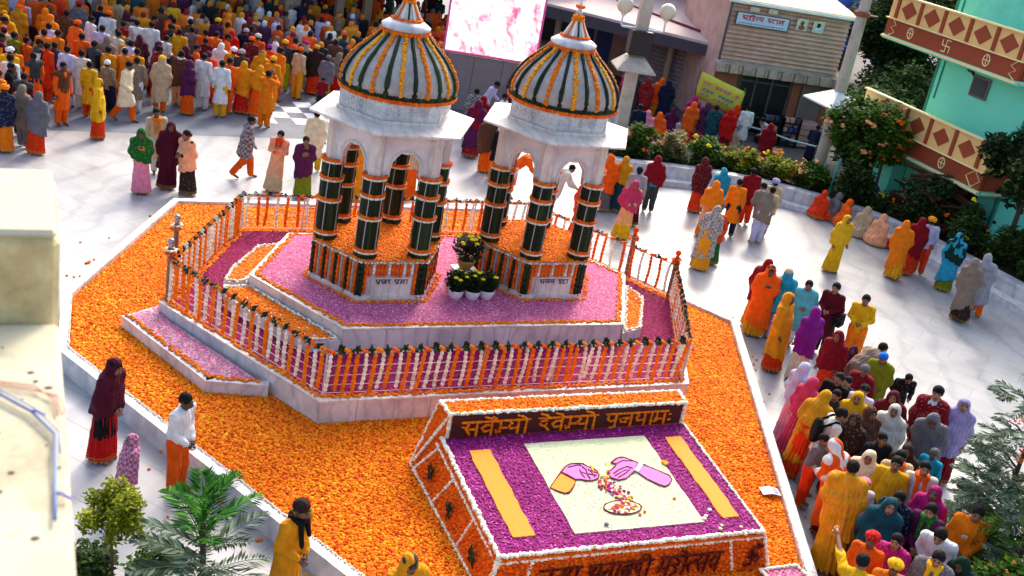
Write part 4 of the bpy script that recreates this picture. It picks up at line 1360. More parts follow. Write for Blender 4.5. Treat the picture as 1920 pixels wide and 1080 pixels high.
# corrugated wall of single horizontal ribs
A0, A1 = Vector((0.6, 1.6, 0)), Vector((4.2, -2.2, 0))
L = (A1 - A0).length
ang = math.atan2((A1 - A0).y, (A1 - A0).x)
rib = MB().add([(-L / 2, 0, 0), (L / 2, 0, 0), (L / 2, -0.06, 0.05), (-L / 2, -0.06, 0.05), (L / 2, -0.06, 0.13), (-L / 2, -0.06, 0.13), (L / 2, 0, 0.17), (-L / 2, 0, 0.17)],
               [(0, 1, 2, 3), (3, 2, 4, 5), (5, 4, 6, 7)]).build('wall_rib', M['stripe_sheet'], tent)
for k in range(17):
    o = rib if k == 0 else inst(rib, 'wall_rib', tent)
    o.location, o.rotation_euler = ((A0 + A1) / 2 + Vector((0, 0, 0.05 + 0.172 * k))), (0, 0, ang)
MB().box((0.6, 9, 1.9), (9.2, 0.15, 3.8)).build('rear_wall', M['hall_dark'], tent)
# faint standing clutter of coloured cloth hung in the shed
M['cloth_blue'] = simple('blue_cloth', (0.20, 0.22, 0.42), 0.9, 0.2, 3, 0.2)
for k, (x, c) in enumerate(((-1.4, 'cloth_blue'), (-0.6, 'cloth_blue'))):
    MB().box((x, 2.2, 1.3), (0.7, 0.06, 2.4), 0.2, bevel=0.01).build('hanging_cloth', M[c], tent)

# ------------------------------------------------------------------ timber clad book stall building with sign
bx, by = 6.2, 40.9
bang = math.atan2(0.9, 4.0)
M['siding'] = simple('weathered_pinkish_boards', (0.80, 0.62, 0.56), 0.75, 0.2, 2.2, 0.25, 30)
M['cream_stone'] = simple('cream_stone_ledge', (0.68, 0.60, 0.54), 0.7, 0.18, 3, 0.2, dirt=(0.40, 0.35, 0.33))
M['brick_red'] = simple('orange_brown_plaster', (0.55, 0.32, 0.22), 0.85, 0.15, 3, 0.2)
M['glass_dark'] = simple('dark_window_glass', (0.04, 0.04, 0.05), 0.45, 0.1, 2, 0)
M['frame_grey'] = simple('grey_window_frame', (0.30, 0.29, 0.30), 0.5, 0.1, 3, 0.05)
M['sign_blue'] = simple('pale_blue_sign_paint', (0.72, 0.77, 0.86), 0.5, 0.06, 3, 0.02)
M['sign_red'] = simple('crimson_sign_paint', (0.74, 0.08, 0.22), 0.5, 0.06, 3, 0)
M['sign_ink'] = simple('blue_sign_ink', (0.25, 0.33, 0.58), 0.5, 0.06, 3, 0)
bl = thing('book_stall_building', 'low building clad in pinkish horizontal boards with a pale blue sign and stone ledge', 'building', (bx, by, 0), bang)
MB().box((1.98, 2.6, 2.35), (4.55, 4.9, 4.7)).build('wall', M['siding'], bl)
n = 13
board_h = (4.75 - 2.72) / n
for k in range(n):
    z = 2.72 + board_h * (k + .5)
    MB().add([(-0.33, -0.03, z - board_h / 2), (4.33, -0.03, z - board_h / 2), (4.33, -0.06, z - board_h / 2 + .012), (-0.33, -0.06, z - board_h / 2 + .012), (4.33, 0.07, z + board_h / 2 + .004), (-0.33, 0.07, z + board_h / 2 + .004)],
             [(0, 1, 2, 3), (3, 2, 4, 5), (0, 3, 5), (1, 4, 2)]).build('plank', M['siding'], bl)
MB().add([(-0.5, -0.2, 4.78), (4.5, -0.2, 4.78), (4.5, 5.2, 5.5), (-0.5, 5.2, 5.5), (-0.5, -0.2, 4.9), (4.5, -0.2, 4.9), (4.5, 5.2, 5.62), (-0.5, 5.2, 5.62)],
         [(3, 2, 1, 0), (4, 5, 6, 7), (0, 1, 5, 4), (1, 2, 6, 5), (2, 3, 7, 6), (3, 0, 4, 7)]).build('roof', simple('rust_stained_roof', (0.80, 0.66, 0.50), 0.7, 0.3, 1.5, 0.2, dirt=(0.50, 0.36, 0.26)), bl)
MB().box((2.0, -0.26, 4.82), (5.1, 0.08, 0.10)).build('roof_edge', M['paint_white'], bl)
MB().add([(-0.5, 0.0, 2.72), (4.45, 0.0, 2.72), (4.45, -0.42, 2.60), (-0.5, -0.42, 2.60), (-0.5, 0.0, 2.6), (4.45, 0, 2.6)], [(0, 3, 2, 1), (3, 4, 5, 2)]).build('ledge_slope', M['cream_stone'], bl)
k, x = 0, -0.48
while x < 4.4:
    w = 0.34 if k % 2 == 0 else 0.17
    w = min(w, 4.44 - x)
    MB().box((x + w / 2 - .008, -0.30 if k % 2 == 0 else -0.24, 2.44), (w - .02, 0.30, 0.31), bevel=.02).build('ledge_block', M['cream_stone'], bl)
    x += w; k += 1
# shop front under the ledge
MB().box((0.1, -0.02, 1.15), (0.9, 0.12, 2.3), bevel=.01).build('plaster_pier', M['brick_red'], bl)
MB().box((1.7, -0.01, 1.2), (2.0, 0.06, 2.1)).build('shop_glass', M['glass_dark'], bl)
for x in (0.68, 1.28, 1.92, 2.66):
    MB().box((x, -0.07, 1.2), (0.07, 0.06, 2.15), bevel=.008).build('window_frame', M['frame_grey'], bl)
for z in (0.75, 2.05):
    MB().box((1.7, -0.075, z), (2.04, 0.05, 0.06), bevel=.008).build('window_frame', M['frame_grey'], bl)
MB().box((2.9, -0.04, 1.15), (0.34, 0.14, 2.3), bevel=.01).build('brick_pillar', M['brick_red'], bl)
MB().box((3.6, -0.03, 1.55), (0.9, 0.08, 1.4), bevel=.01).build('shutter_panel', simple('taupe_shutter', (0.45, 0.40, 0.38), 0.7, 0.15, 3, 0.1), bl)
MB().box((4.18, -0.04, 1.15), (0.3, 0.14, 2.3), bevel=.01).build('brick_pillar', M['brick_red'], bl)
for k in range(4):
    MB().box((3.4, -0.5, 0.16 + .22 * k), (1.1, 0.9, 0.2), random.uniform(-.03, .03), bevel=.02).build('stacked_carton', M['siding'], bl)
sg = thing('stall_sign', 'pale blue sign with red Hindi lettering on the board clad stall building', 'sign', (bx + math.cos(bang) * .93 + math.sin(bang) * .1, by + math.sin(bang) * .93 - math.cos(bang) * .1, 4.23), bang)
MB().box((0, 0, 0), (2.0, 0.05, 0.43), bevel=.01).build('sign_board', M['sign_blue'], sg)
for z in (-0.225, 0.225):
    MB().box((0, -0.01, z), (2.06, 0.06, 0.03)).build('sign_frame', M['frame_grey'], sg)
for x in (-1.015, 1.015):
    MB().box((x, -0.01, 0), (0.03, 0.06, 0.42)).build('sign_frame', M['frame_grey'], sg)
lay_text('sa aa ha i t_ ya|s_ Ta aa la', sg, M['sign_red'], 'letter', Vector((-.82, -.035, -.03)), Vector((1, 0, 0)), Vector((0, 0, 1)), .155, 1.64, .017)
mb = MB()
for k in range(16):
    x = -.85 + k * .11
    mb.box((x, -.03, -.145), (.075, .012, .03))
mb.build('small_print', M['sign_ink'], sg)
M['paper'] = simple('white_paper_picture', (0.82, 0.78, 0.72), 0.8, 0.3, 14, 0.0, dirt=(0.45, 0.38, 0.34))
for lab, x, z, w, h in (('paper picture left of the pair beside the blue stall sign', 2.45, 4.33, .42, .42), ('paper picture with a dark portrait right of the pair beside the blue stall sign', 3.1, 4.33, .44, .42),
                        ('small paper picture above the left end of the blue stall sign', .55, 4.6, .36, .17), ('small paper picture above the right end of the blue stall sign', 1.25, 4.62, .36, .17)):
    o = thing('wall_picture', lab, 'picture', (bx + math.cos(bang) * x + math.sin(bang) * .09, by + math.sin(bang) * x - math.cos(bang) * .09, z), bang)
    MB().box((0, 0, 0), (w, 0.03, h), bevel=.005).build('paper', M['paper'], o)
    if h > .3:
        c = 'ink' if 'dark' in lab else 'frame_grey'
        MB().ball((0, -.02, .06), .08, 1.1, 2, sy=.2).build('portrait_head', M[c], o)
        MB().ball((0, -.02, -.1), .13, .7, 2, sy=.15).build('portrait_body', M['sign_blue' if c == 'ink' else 'brick_red'], o)
# drain pipe at the left corner
o = MB().tube([(0, 0, 2.6), (0, 0, 4.9)], .05, 8).build('drain_pipe', M['frame_grey'], bl)
o.location = (-.36, -.12, 0)
# neighbouring timber front left of the stall, above the tent
nb = thing('timber_front', 'upper timber front with small pictures rising behind the tent canopy', 'building', (4.9, 47.5, 0), -0.35)
MB().box((0, 1, 2.9), (9, 2, 5.8)).build('wall', M['siding'], nb)
for k in range(8):
    MB().box((0, -.03, 4.0 + .22 * k), (9, .05, .2), bevel=.01).build('plank', M['siding'], nb)

# yellow banner on a leaning pole
M['banner'] = simple('yellow_banner_cloth', (0.80, 0.76, 0.26), 0.8, 0.1, 3, 0.1)
bn = thing('yellow_banner', 'tilted yellow banner with red and blue print hung in front of the shed', 'banner', (5.95, 39.0, 1.75), 0.12)
bv = []
for i in range(9):
    for j in range(5):
        x, z = -.88 + 1.76 * i / 8, -.45 + .9 * j / 4
        bv.append((x * math.cos(-.27) - z * math.sin(-.27) * .4, .05 * math.sin(i * 1.1) + .03 * math.cos(j), z * 1.0 + x * math.sin(-.27)))
mb = MB().add(bv, [(i * 5 + j, i * 5 + j + 5, i * 5 + j + 6, i * 5 + j + 1) for i in range(8) for j in range(4)])
o = mb.build('banner_cloth', M['banner'], bn, smooth=True)
md = o.modifiers.new('th', 'SOLIDIFY'); md.thickness = 0.012
mb1, mb2 = MB(), MB()
for k in range(9):
    x = -.62 + k * .155
    for zz, mbb, h in ((.17, mb1, .11), (-.06, mb2, .10), (-.24, mb2, .06)):
        if (k + int(zz * 50)) % 5 == 0: continue
        mbb.box((x, -.075, zz + x * math.sin(-.27)), (.11, .012, h), 0, 0)
mb1.build('banner_print', simple('pale_red_print', (0.80, 0.45, 0.42), .7, .1, 4, 0), bn)
mb2.build('banner_print', simple('grey_blue_print', (0.42, 0.48, 0.55), .7, .1, 4, 0), bn)
for s_ in (-1, 1):
    MB().tube([(s_ * .86, .03, -1.75), (s_ * .86, .03, .55 - s_ * .2)], .025, 6).build('banner_pole', M['frame_grey'], bn)
# rope rail in front of the stall
rr = thing('rope_barrier', 'pale blue rope barrier on short posts in front of the book stall', 'barrier', (7.6, 38.2, 0), -.55)
MB().tube([(-2, 0, .95), (-1, 0, .9), (0, 0, .95), (1, 0, .9), (2, 0, .95)], .03, 6).build('rope', simple('pale_blue_rope', (.62, .76, .78), .6, .1, 4, 0), rr)
for x in (-2, 0, 2):
    MB().tube([(x, 0, 0), (x, 0, 1.0)], .03, 6).build('post', M['frame_grey'], rr)
# dark racks with goods before the shop window
for k, (x, y) in enumerate(((8.2, 40.4), (9.0, 40.6))):
    o = thing('display_rack', ('left' if k == 0 else 'right') + ' dark display rack before the window of the book stall', 'rack', (x, y, 0), bang)
    for s_ in (-.33, .33):
        MB().box((s_, 0, .55), (.05, .4, 1.1), bevel=.008).build('side', M['black'], o)
    for z in (.2, .55, .9):
        MB().box((0, 0, z), (.62, .4, .04), bevel=.008).build('shelf', M['black'], o)
        for j in range(3):
            MB().box((-.2 + .2 * j, -.05, z + .11), (.15, .22, .16), random.uniform(-.2, .2), bevel=.01).build('goods', M[random.choice(('sign_ink', 'siding', 'frame_grey', 'cloth_blue'))], o)

# ------------------------------------------------------------------ lamp posts
M['post_cream'] = simple('cream_post_paint', (0.72, 0.68, 0.61), 0.65, 0.14, 2.5, 0.12, dirt=(.5, .46, .42))
M['globe'] = simple('milky_lamp_globe', (0.82, 0.79, 0.68), 0.25, 0.05, 3, 0)
lp = thing('lamp_post', 'cream lamp post with two milky globes and black speaker box behind the right dome', 'lamp post', (2.42, 34.1, 0), .15)
MB().box((0, 0, 3.4), (.36, .36, 6.8), bevel=.03).build('post', M['post_cream'], lp)
for s_ in (-1, 1):
    arm = MB().tube([(0, -.1, 4.18), (s_ * .62, -.1, 4.18), (s_ * .66, -.1, 4.22), (s_ * .66, -.1, 4.55)], .035, 6).build('lamp_arm', M['paint_white'], lp)
    MB().lathe([(.07, 4.5), (.09, 4.56), (.05, 4.6)], 10, (s_ * .66, -.1, 0)).build('lamp_holder', M['paint_white'], arm)
    MB().ball((s_ * .66, -.1, 4.80), .25, 1, 3).build('lamp_globe', M['globe'], arm, smooth=True)
MB().box((0, -.1, 3.78), (.66, .6, .74), bevel=.02).build('speaker_box', M['black'], lp)
def pyr(mb, R, r, z0, z1):
    a = [(-R, -R, z0), (R, -R, z0), (R, R, z0), (-R, R, z0), (-r, -r, z1), (r, -r, z1), (r, r, z1), (-r, r, z1), (-R, -R, z0 - .05), (R, -R, z0 - .05), (R, R, z0 - .05), (-R, R, z0 - .05)]
    return mb.add(a, [(0, 1, 5, 4), (1, 2, 6, 5), (2, 3, 7, 6), (3, 0, 4, 7), (4, 5, 6, 7), (8, 9, 1, 0), (9, 10, 2, 1), (10, 11, 3, 2), (11, 8, 0, 3), (11, 10, 9, 8)])
pyr(MB(), .60, .26, 2.98, 3.34).build('shade_roof', M['post_cream'], lp)
lp2 = thing('lamp_post', 'tall tapering cream post with a white pyramid shade beside the green building', 'lamp post', (9.15, 35.6, 0), .4)
MB().lathe([(.22, 0), (.2, .5), (.19, 3.2), (.17, 6.0), (.16, 8.5)], 14).build('post', M['post_cream'], lp2, smooth=False)
pyr(MB(), .78, .19, 2.78, 3.16).build('shade_roof', M['paint_white'], lp2)
MB().lathe([(.24, 5.55), (.25, 5.6), (.25, 5.68), (.2, 5.72)], 12).build('clamp_band', M['brick_red'], lp2)
MB().box((.3, -.05, 5.6), (.5, .06, .06)).build('bracket', M['frame_grey'], lp2)

# ------------------------------------------------------------------ turquoise house with banded balconies
M['turq'] = simple('turquoise_wall_paint', (0.45, 0.88, 0.77), 0.75, 0.07, 0.8, 0.1, 25, dirt=(0.36, 0.76, 0.67))
M['turq_dark'] = simple('green_corner_trim', (0.14, 0.50, 0.42), 0.7, 0.1, 2, 0.1)
M['band_cream'] = simple('cream_band_paint', (0.90, 0.74, 0.46), 0.75, 0.07, 2, 0.1)
M['band_brown'] = simple('red_brown_band_paint', (0.58, 0.24, 0.09), 0.75, 0.1, 2, 0.1)
M['trim_cream'] = simple('pale_cream_moulding', (0.95, 0.87, 0.62), 0.7, 0.05, 3, 0.05)
gx, gy = 10.4474, 34.8816
gang = math.atan2(30.42114 - 34.88161, 12.23282 - 10.44748)
gh = thing('turquoise_house', 'turquoise house with two cream and brown balconies decorated with diamonds and emblems', 'house', (gx, gy, 0), gang)
# local frame: x runs along the front balcony towards the camera, y points back into the house
SX0, SX1 = -1.1, 4.92       # balcony ends
def facing(name, x, z, w, h, mat, y=-0.012, th=0.024, par=gh):
    return MB().box((x, y, z), (w, th, h), bevel=0.003).build(name, M[mat], par)
MB().box((2.75, 3.3, 4.2), (4.1, 4.8, 9.0)).build('wall', M['turq'], gh)
for x in (0.72, 4.78):
    MB().box((x, 0.93, 4.2), (.10, .10, 8.9)).build('corner_trim', M['turq_dark'], gh)
MB().box((0.98, 0.89, 6.2), (.04, .05, 5)).build('drain_pipe', M['turq_dark'], gh)
MB().box((5.6, 4.2, 4.2), (1.7, 3.4, 8.9)).build('side_wall', M['turq'], gh)
def balcony(zb, zm, zt, posts, emblems, arrow):
    bal = MB().box(((SX0 + SX1) / 2, .5, zb - .03), (SX1 - SX0 + .1, 1.0, .14), bevel=.01).build('balcony_floor', M['turq'], gh)
    MB().box(((SX0 + SX1) / 2, .06, (zb + zm) / 2 + .03), (SX1 - SX0, .12, zm - zb), bevel=.004).build('brown_band', M['band_brown'], gh)
    MB().box(((SX0 + SX1) / 2, .06, (zm + zt) / 2 + .03), (SX1 - SX0, .12, zt - zm - .004), bevel=.004).build('cream_band', M['band_cream'], gh)
    for z, h in ((zb - .02, .06), (zt + .05, .05), (zm + .03, .03)):
        MB().box(((SX0 + SX1) / 2, -.005, z), (SX1 - SX0 + .06, .16, h), bevel=.004).build('moulding', M['trim_cream'], gh)
    # return side at the near corner
    MB().box((SX1 + .001 - .06, 2.2, (zb + zm) / 2 + .03), (.12, 4.1, zm - zb)).build('brown_band', M['band_brown'], gh)
    MB().box((SX1 + .001 - .06, 2.2, (zm + zt) / 2 + .03), (.12, 4.1, zt - zm - .004)).build('cream_band', M['band_cream'], gh)
    MB().box((SX1 + .005, 2.2, zb - .02), (.14, 4.2, .06), bevel=.004).build('moulding', M['trim_cream'], gh)
    for x in posts:
        facing('band_post', x, (zm + zt) / 2 + .04, .13, zt - zm - .06, 'band_brown', -.02, .05)
    xs = sorted(posts)
    for a, b in zip(xs[:-1], xs[1:]):
        c, w, h = (a + b) / 2, .36, .27
        zz = (zm + zt) / 2 + .03
        MB().add([(c - w, -.03, zz), (c, -.03, zz - h), (c + w, -.03, zz), (c, -.03, zz + h), (c - w, .02, zz), (c, .02, zz - h), (c + w, .02, zz), (c, .02, zz + h)],
                 [(0, 1, 2, 3), (0, 4, 5, 1), (1, 5, 6, 2), (2, 6, 7, 3), (3, 7, 4, 0)]).build('diamond_panel', M['band_brown'], gh)
    zz = (zb + zm) / 2 + .03
    for kind, x in emblems:
        mb = MB()
        if kind == 'ring':
            ring = [(x + .13 * math.cos(a), -.015, zz + .16 * math.sin(a)) for a in np.linspace(0, 2 * PI, 17)]
            mb.tube(ring, .017, 5, cap=False)
            mb.tube([(x - .12, -.015, zz), (x + .12, -.015, zz)], .014, 5)
            mb.tube([(x, -.015, zz - .15), (x, -.015, zz + .15)], .014, 5)
            mb.build('ring_emblem', M['trim_cream'], gh)
        else:
            s_ = .17
            for pts in ([(0, -s_), (0, s_)], [(-s_, 0), (s_, 0)], [(0, s_), (s_, s_)], [(s_, 0), (s_, -s_)], [(0, -s_), (-s_, -s_)], [(-s_, 0), (-s_, s_)]):
                mb.tube([(x + a, -.015, zz + b) for a, b in pts], .017, 4)
            mb.build('auspicious_emblem', M['trim_cream'], gh)
    if arrow == 'zig':
        for x0, s_ in ((SX1 - .12, -1), (SX0 + .25, 1)):
            pts = [(x0, -.015, zb + .04), (x0 + s_ * .24, -.015, zb + .16), (x0 + s_ * .02, -.015, zz), (x0 + s_ * .24, -.015, zm - .14), (x0 + s_ * .06, -.015, zm)]
            MB().tube(pts, .018, 4).build('zigzag_moulding', M['trim_cream'], gh)
    else:
        x0 = SX1 - .34
        pts = [(x0, -.015, zz - .24), (x0 + .29, -.015, zz), (x0, -.015, zz + .24), (x0 - .29, -.015, zz), (x0, -.015, zz - .24)]
        MB().tube(pts, .02, 4).build('diamond_moulding', M['trim_cream'], gh)
        ring = [(SX1 + .012, .9 + .13 * math.cos(a), zz + .15 * math.sin(a)) for a in np.linspace(0, 2 * PI, 15)]
        MB().tube(ring, .017, 5, cap=False).build('ring_emblem', M['trim_cream'], gh)
balcony(2.0, 2.52, 3.34, (0.05, 1.15, 2.28, 3.42, 4.55), (('x', 1.33), ('ring', 3.2)), 'dia')
balcony(5.12, 5.64, 6.34, (-.75, .35, 1.45, 2.6, 3.7, 4.75), (('ring', .15), ('x', 1.85), ('ring', 3.6)), 'zig')
# window with a stained grille, broken pipe stain
win = MB().box((2.75, .86, 4.5), (.72, .06, .62), bevel=.01).build('window', simple('grimy_window_frame', (.42, .40, .38), .8, .2, 6, .2), gh)
MB().box((2.75, .82, 4.5), (.58, .03, .48)).build('window_grille', simple('dark_mesh', (.22, .23, .24), .6, .4, 40, .4, 60), win)
MB().tube([(1.75, .86, 5.0), (1.95, .86, 4.97), (2.1, .86, 4.85), (2.25, .86, 4.86), (2.4, .86, 4.72)], .05, 5, r_end=.03, lump=.5).build('dark_cable_bundle', M['black'], gh)
# ground floor under the balcony
MB().box((3.6, .89, .9), (.9, .05, 1.8)).build('shaded_recess', M['black'], gh)  # black sheet painting in the shade of the ground floor recess
MB().box((.35, .6, 1.0), (.9, .5, 2.0), bevel=.01).build('porch_pier', M['turq'], gh)
M['firewood'] = rnd_mat('split_firewood', [(0, (.16, .09, .07)), (.6, (.30, .18, .13)), (1, (.42, .28, .2))], .9)
fw_ = thing('firewood_pile', 'brown heap of split firewood in front of the turquoise house', 'firewood', (11.75, 31.7, 0), gang)
lg = MB().tube([(-.45, 0, 0), (0, .01, .01), (.45, 0, 0)], .05, 6, lump=.2).build('log', M['firewood'], fw_, rnd=True)
for k in range(170):
    o = lg if k == 0 else inst(lg, 'log', fw_)
    x = random.gauss(0, .9); y = random.gauss(0, .45)
    o.location = (x, y, random.uniform(.05, 2.1) * max(.08, 1 - (x / 2.1) ** 2))
    o.rotation_euler = (random.uniform(-.3, .3), random.uniform(-.4, .4), random.uniform(-.9, .9) + .8)
    s_ = random.uniform(.6, 1.2)
    o.scale = (s_, s_ * random.uniform(.7, 1.4), s_ * random.uniform(.7, 1.4))
for k, (x, y, c, lab) in enumerate(((9.85, 33.6, 'sign_blue', 'pale blue bundle under the near end of the lower balcony'), (10.25, 33.2, 'cloth_blue', 'darker blue sack beside the pale bundle under the lower balcony'))):
    o = thing('sack', lab, 'sack', (x, y, 0))
    MB().lathe([(.2, 0), (.32, .12), (.34, .5), (.26, .9), (.12, 1.05)], 9, sx=1.1).build('bag', M[c], o, smooth=True)
# blue tarpaulin slung between the post and the trees
tp = thing('blue_tarpaulin', 'bright blue tarpaulin sheet slung up behind the tall cream post', 'tarpaulin', (12.5, 48.0, 0), -.2)
tv = [(-1.8 + 3.6 * i / 8, 1.2 * j / 4 + .1 * math.sin(i * 2 + j), 5.6 - 1.1 * abs(i - 4) / 4 - 2.6 * (j / 4) + .12 * math.sin(i * 1.7)) for i in range(9) for j in range(5)]
o = MB().add(tv, [(i * 5 + j, i * 5 + j + 5, i * 5 + j + 6, i * 5 + j + 1) for i in range(8) for j in range(4)]).build('sheet', simple('blue_plastic', (.12, .42, .82), .45, .1, 3, .2), tp, smooth=True)
md = o.modifiers.new('th', 'SOLIDIFY'); md.thickness = .01
for x in (-1.7, 1.7):
    MB().tube([(x, 0, 0), (x, 0, 4.7)], .05, 6).build('pole', M['frame_grey'], tp)

# ------------------------------------------------------------------ curved planter wall with steps
PW = [(2.2, 31.9), (3.0, 31.9), (4.8, 32.4), (6.5, 32.5), (8.4, 32.0), (10.0, 31.0), (11.3, 29.2), (12.2, 27.6), (12.9, 26.1), (13.6, 23.8), (14.2, 21)]
pwall = thing('planter_wall', 'curved low marble wall with a step in front of the flowering hedge', 'wall', (0, 0, 0))
def offset_path(path, d):
    out = []
    for i, p in enumerate(path):
        a, b = np.array(path[max(0, i - 1)]), np.array(path[min(len(path) - 1, i + 1)])
        t = (b - a) / np.linalg.norm(b - a)
        out.append((p[0] - t[1] * d, p[1] + t[0] * d))
    return out
def smooth_path(path, k=4):
    out = []
    n = len(path)
    for i in range(n - 1):
        p0, p1, p2, p3 = (np.array(path[min(max(i + q, 0), n - 1)]) for q in (-1, 0, 1, 2))
        for j in range(k):
            t = j / k
            out.append(tuple(.5 * (2 * p1 + (p2 - p0) * t + (2 * p0 - 5 * p1 + 4 * p2 - p3) * t * t + (3 * p1 - p0 - 3 * p2 + p3) * t ** 3)))
    out.append(path[-1])
    return out
PS = smooth_path(PW, 3)
for name, d0, d1, z0, z1 in (('step_slab', -.02, .42, 0, .17), ('wall_slab', .40, .62, 0, .46), ('wall_coping', .36, .74, .46, .53)):
    a, b = offset_path(PS, d0), offset_path(PS, d1)
    for i in range(len(PS) - 1):
        g = .006
        q0, q1 = np.array(a[i]), np.array(a[i + 1])
        r0_, r1_ = np.array(b[i]), np.array(b[i + 1])
        MB().prism([tuple(q0 + (q1 - q0) * g), tuple(q0 + (q1 - q0) * (1 - g)), tuple(r0_ + (r1_ - r0_) * (1 - g)), tuple(r0_ + (r1_ - r0_) * g)], z0, z1 + random.uniform(-.002, .002)).build(name, M['marble'], pwall)
soil = offset_path(PS, .6), offset_path(PS, 2.6)
link_mesh('planter_soil', [(x, y, .44) for x, y in soil[0]] + [(x, y, .44) for x, y in soil[1]], [(i, i + 1, len(PS) + i + 1, len(PS) + i) for i in range(len(PS) - 1)], M['soil'], pwall)

# ------------------------------------------------------------------ concrete pillar of the building the picture is taken from
M['old_paint'] = simple('stained_cream_plaster', (0.90, 0.82, 0.60), 0.85, 0.12, 2.5, 0.25, 18, dirt=(0.60, 0.48, 0.28))
M['old_top'] = simple('pale_plaster_top', (0.74, 0.71, 0.60), 0.85, 0.14, 3.5, 0.25, 18, dirt=(0.52, 0.46, 0.34))
pw = thing('parapet_wall', 'blurred cream plaster parapet with a raised end block close at the left edge', 'wall', (-1.42, 3.155, 0), math.radians(116.2))
# local x runs away from the camera along the parapet, local y to the left
MB().box((-1.9, .7, 3.65), (3.8, 1.4, 7.3), bevel=.015).build('parapet', M['old_top'], pw)
MB().box((.33, .52, 3.79), (.62, 1.04, 7.58), bevel=.02).build('end_block', M['old_paint'], pw)
MB().box((.33, .51, 7.59), (.60, 1.0, .03), bevel=.012).build('block_cap', M['old_top'], pw)
mb = MB()
for k in range(16):
    mb.lathe([(random.uniform(.003, .010), 0), (.002, .002)], 7, (random.uniform(-1.5, -.15), random.uniform(.02, .22), 7.301), random.random(), 1, random.uniform(.5, 1.4))
mb.build('dirt_spot', simple('grey_dirt', (.30, .28, .25), .9, .2, 5, 0), pw)
cb = thing('blue_cable', 'blue grey plastic cable lying across the cream parapet and hanging over its edge', 'cable', (0, 0, 0))
pts = smooth_path([(-1.75, 2.66, 7.33), (-1.36, 2.645, 7.32), (-1.22, 2.56, 7.315), (-1.10, 2.47, 7.315), (-1.035, 2.33, 7.32), (-1.0, 2.2, 7.24)], 1)
P3 = [Vector(p) for p in [(-1.75, 2.66, 7.325), (-1.36, 2.645, 7.32), (-1.24, 2.59, 7.318), (-1.13, 2.50, 7.318), (-1.085, 2.40, 7.322), (-1.02, 2.26, 7.31), (-.97, 2.15, 7.318)]]
MB().tube(P3, .005, 7).build('cable', simple('blue_grey_plastic', (.42, .50, .66), .5, .1, 5, 0), cb, smooth=True)
MB().tube([p + Vector((.006, .016, 0)) for p in P3[:5]], .003, 6).build('second_cable', simple('pale_plastic', (.66, .68, .70), .5, .1, 5, 0), cb, smooth=True)
for p in (P3[2], P3[5]):
    MB().tube([p, p + Vector((.02, -.012, .012)), p + Vector((.045, -.01, .0))], .004, 5).build('cable_tie', simple('blue_tie', (.30, .40, .75), .5, .1, 5, 0), cb)
rc = thing('red_thread', 'loose red thread bundle draped across the cream parapet', 'thread', (0, 0, 0))
for k in range(4):
    q = [(-1.8, 2.70 + .012 * k, 7.31), (-1.5, 2.69 + .006 * k, 7.312), (-1.3, 2.705 + .01 * k, 7.312), (-1.215, 2.70 - .01 * k, 7.315), (-1.175, 2.655 - .02 * k, 7.30), (-1.165, 2.59 - .01 * k, 7.27), (-1.19, 2.56, 7.22)]
    MB().tube(q, .0014, 5).build('strand', simple('faded_red_thread', (.72, .42, .40), .8, .1, 5, 0), rc, smooth=True)

# ------------------------------------------------------------------ plants
def leafmat(name, a, b, c, tr=.25, rough=.75):
    M[name] = rnd_mat(name, [(0, a), (.55, b), (1, c)], rough, trans=tr)
leafmat('leaf_mid', (.12, .22, .05), (.25, .40, .09), (.46, .58, .16))
leafmat('leaf_lime', (.26, .32, .03), (.50, .54, .06), (.70, .70, .14))
leafmat('leaf_grey', (.16, .23, .17), (.32, .41, .32), (.55, .62, .52))
leafmat('leaf_hedge', (.10, .16, .06), (.20, .29, .10), (.36, .45, .17))
leafmat('leaf_fern', (.05, .22, .05), (.12, .40, .08), (.36, .60, .14))
leafmat('leaf_deep', (.08, .13, .05), (.17, .25, .09), (.31, .40, .16))
leafmat('leaf_straw', (.35, .32, .18), (.55, .52, .32), (.70, .68, .45))
M['bark'] = simple('grey_brown_bark', (.30, .23, .17), .9, .3, 6, .6, 30)
M['flower_orange'] = rnd_mat('orange_garden_flowers', [(0, (.88, .30, .03)), (1, (.97, .52, .08))], .7)
M['flower_peach'] = rnd_mat('peach_garden_flowers', [(0, (.90, .52, .34)), (1, (.97, .74, .50))], .7)

def crown_mesh(clumps, n, size, name, mat, parent, flat=.9):
    """numpy leaf cloud: leaves gathered on many uneven clumps"""
    V, F = [], []
    cl = np.array(clumps)
    w = cl[:, 3] ** 2
    idx = RNG.choice(len(cl), n, p=w / w.sum())
    d = RNG.normal(size=(n, 3)); d /= np.linalg.norm(d, axis=1)[:, None]
    rad = cl[idx, 3] * (RNG.random(n) ** .38)
    P = cl[idx, :3] + d * rad[:, None] * np.array([1, 1, flat])
    a = RNG.uniform(0, 2 * PI, n); b = RNG.uniform(-.8, .7, n)
    T = np.stack([np.cos(a) * np.cos(b), np.sin(a) * np.cos(b), np.sin(b)], 1)
    up = np.stack([RNG.uniform(-.6, .6, n), RNG.uniform(-.6, .6, n), np.ones(n)], 1)
    W = np.cross(T, up); W /= np.linalg.norm(W, axis=1)[:, None]
    s = size * RNG.uniform(.6, 1.35, n)[:, None]
    N = np.cross(T, W)
    Q = np.stack([P, P + T * s * .45 + W * s * .3 + N * s * .08, P + T * s, P + T * s * .45 - W * s * .3 + N * s * .08], 1).reshape(-1, 3)
    Fq = np.arange(4 * n).reshape(n, 4)
    r = np.clip(RNG.normal(.45, .22, n) + .12 * np.sin(idx * 1.7), 0, 1)
    o = link_me(name, np_mesh(name, Q, Fq), mat, parent, False, np.repeat(r, 4))
    o['kind'] = 'stuff'
    return o
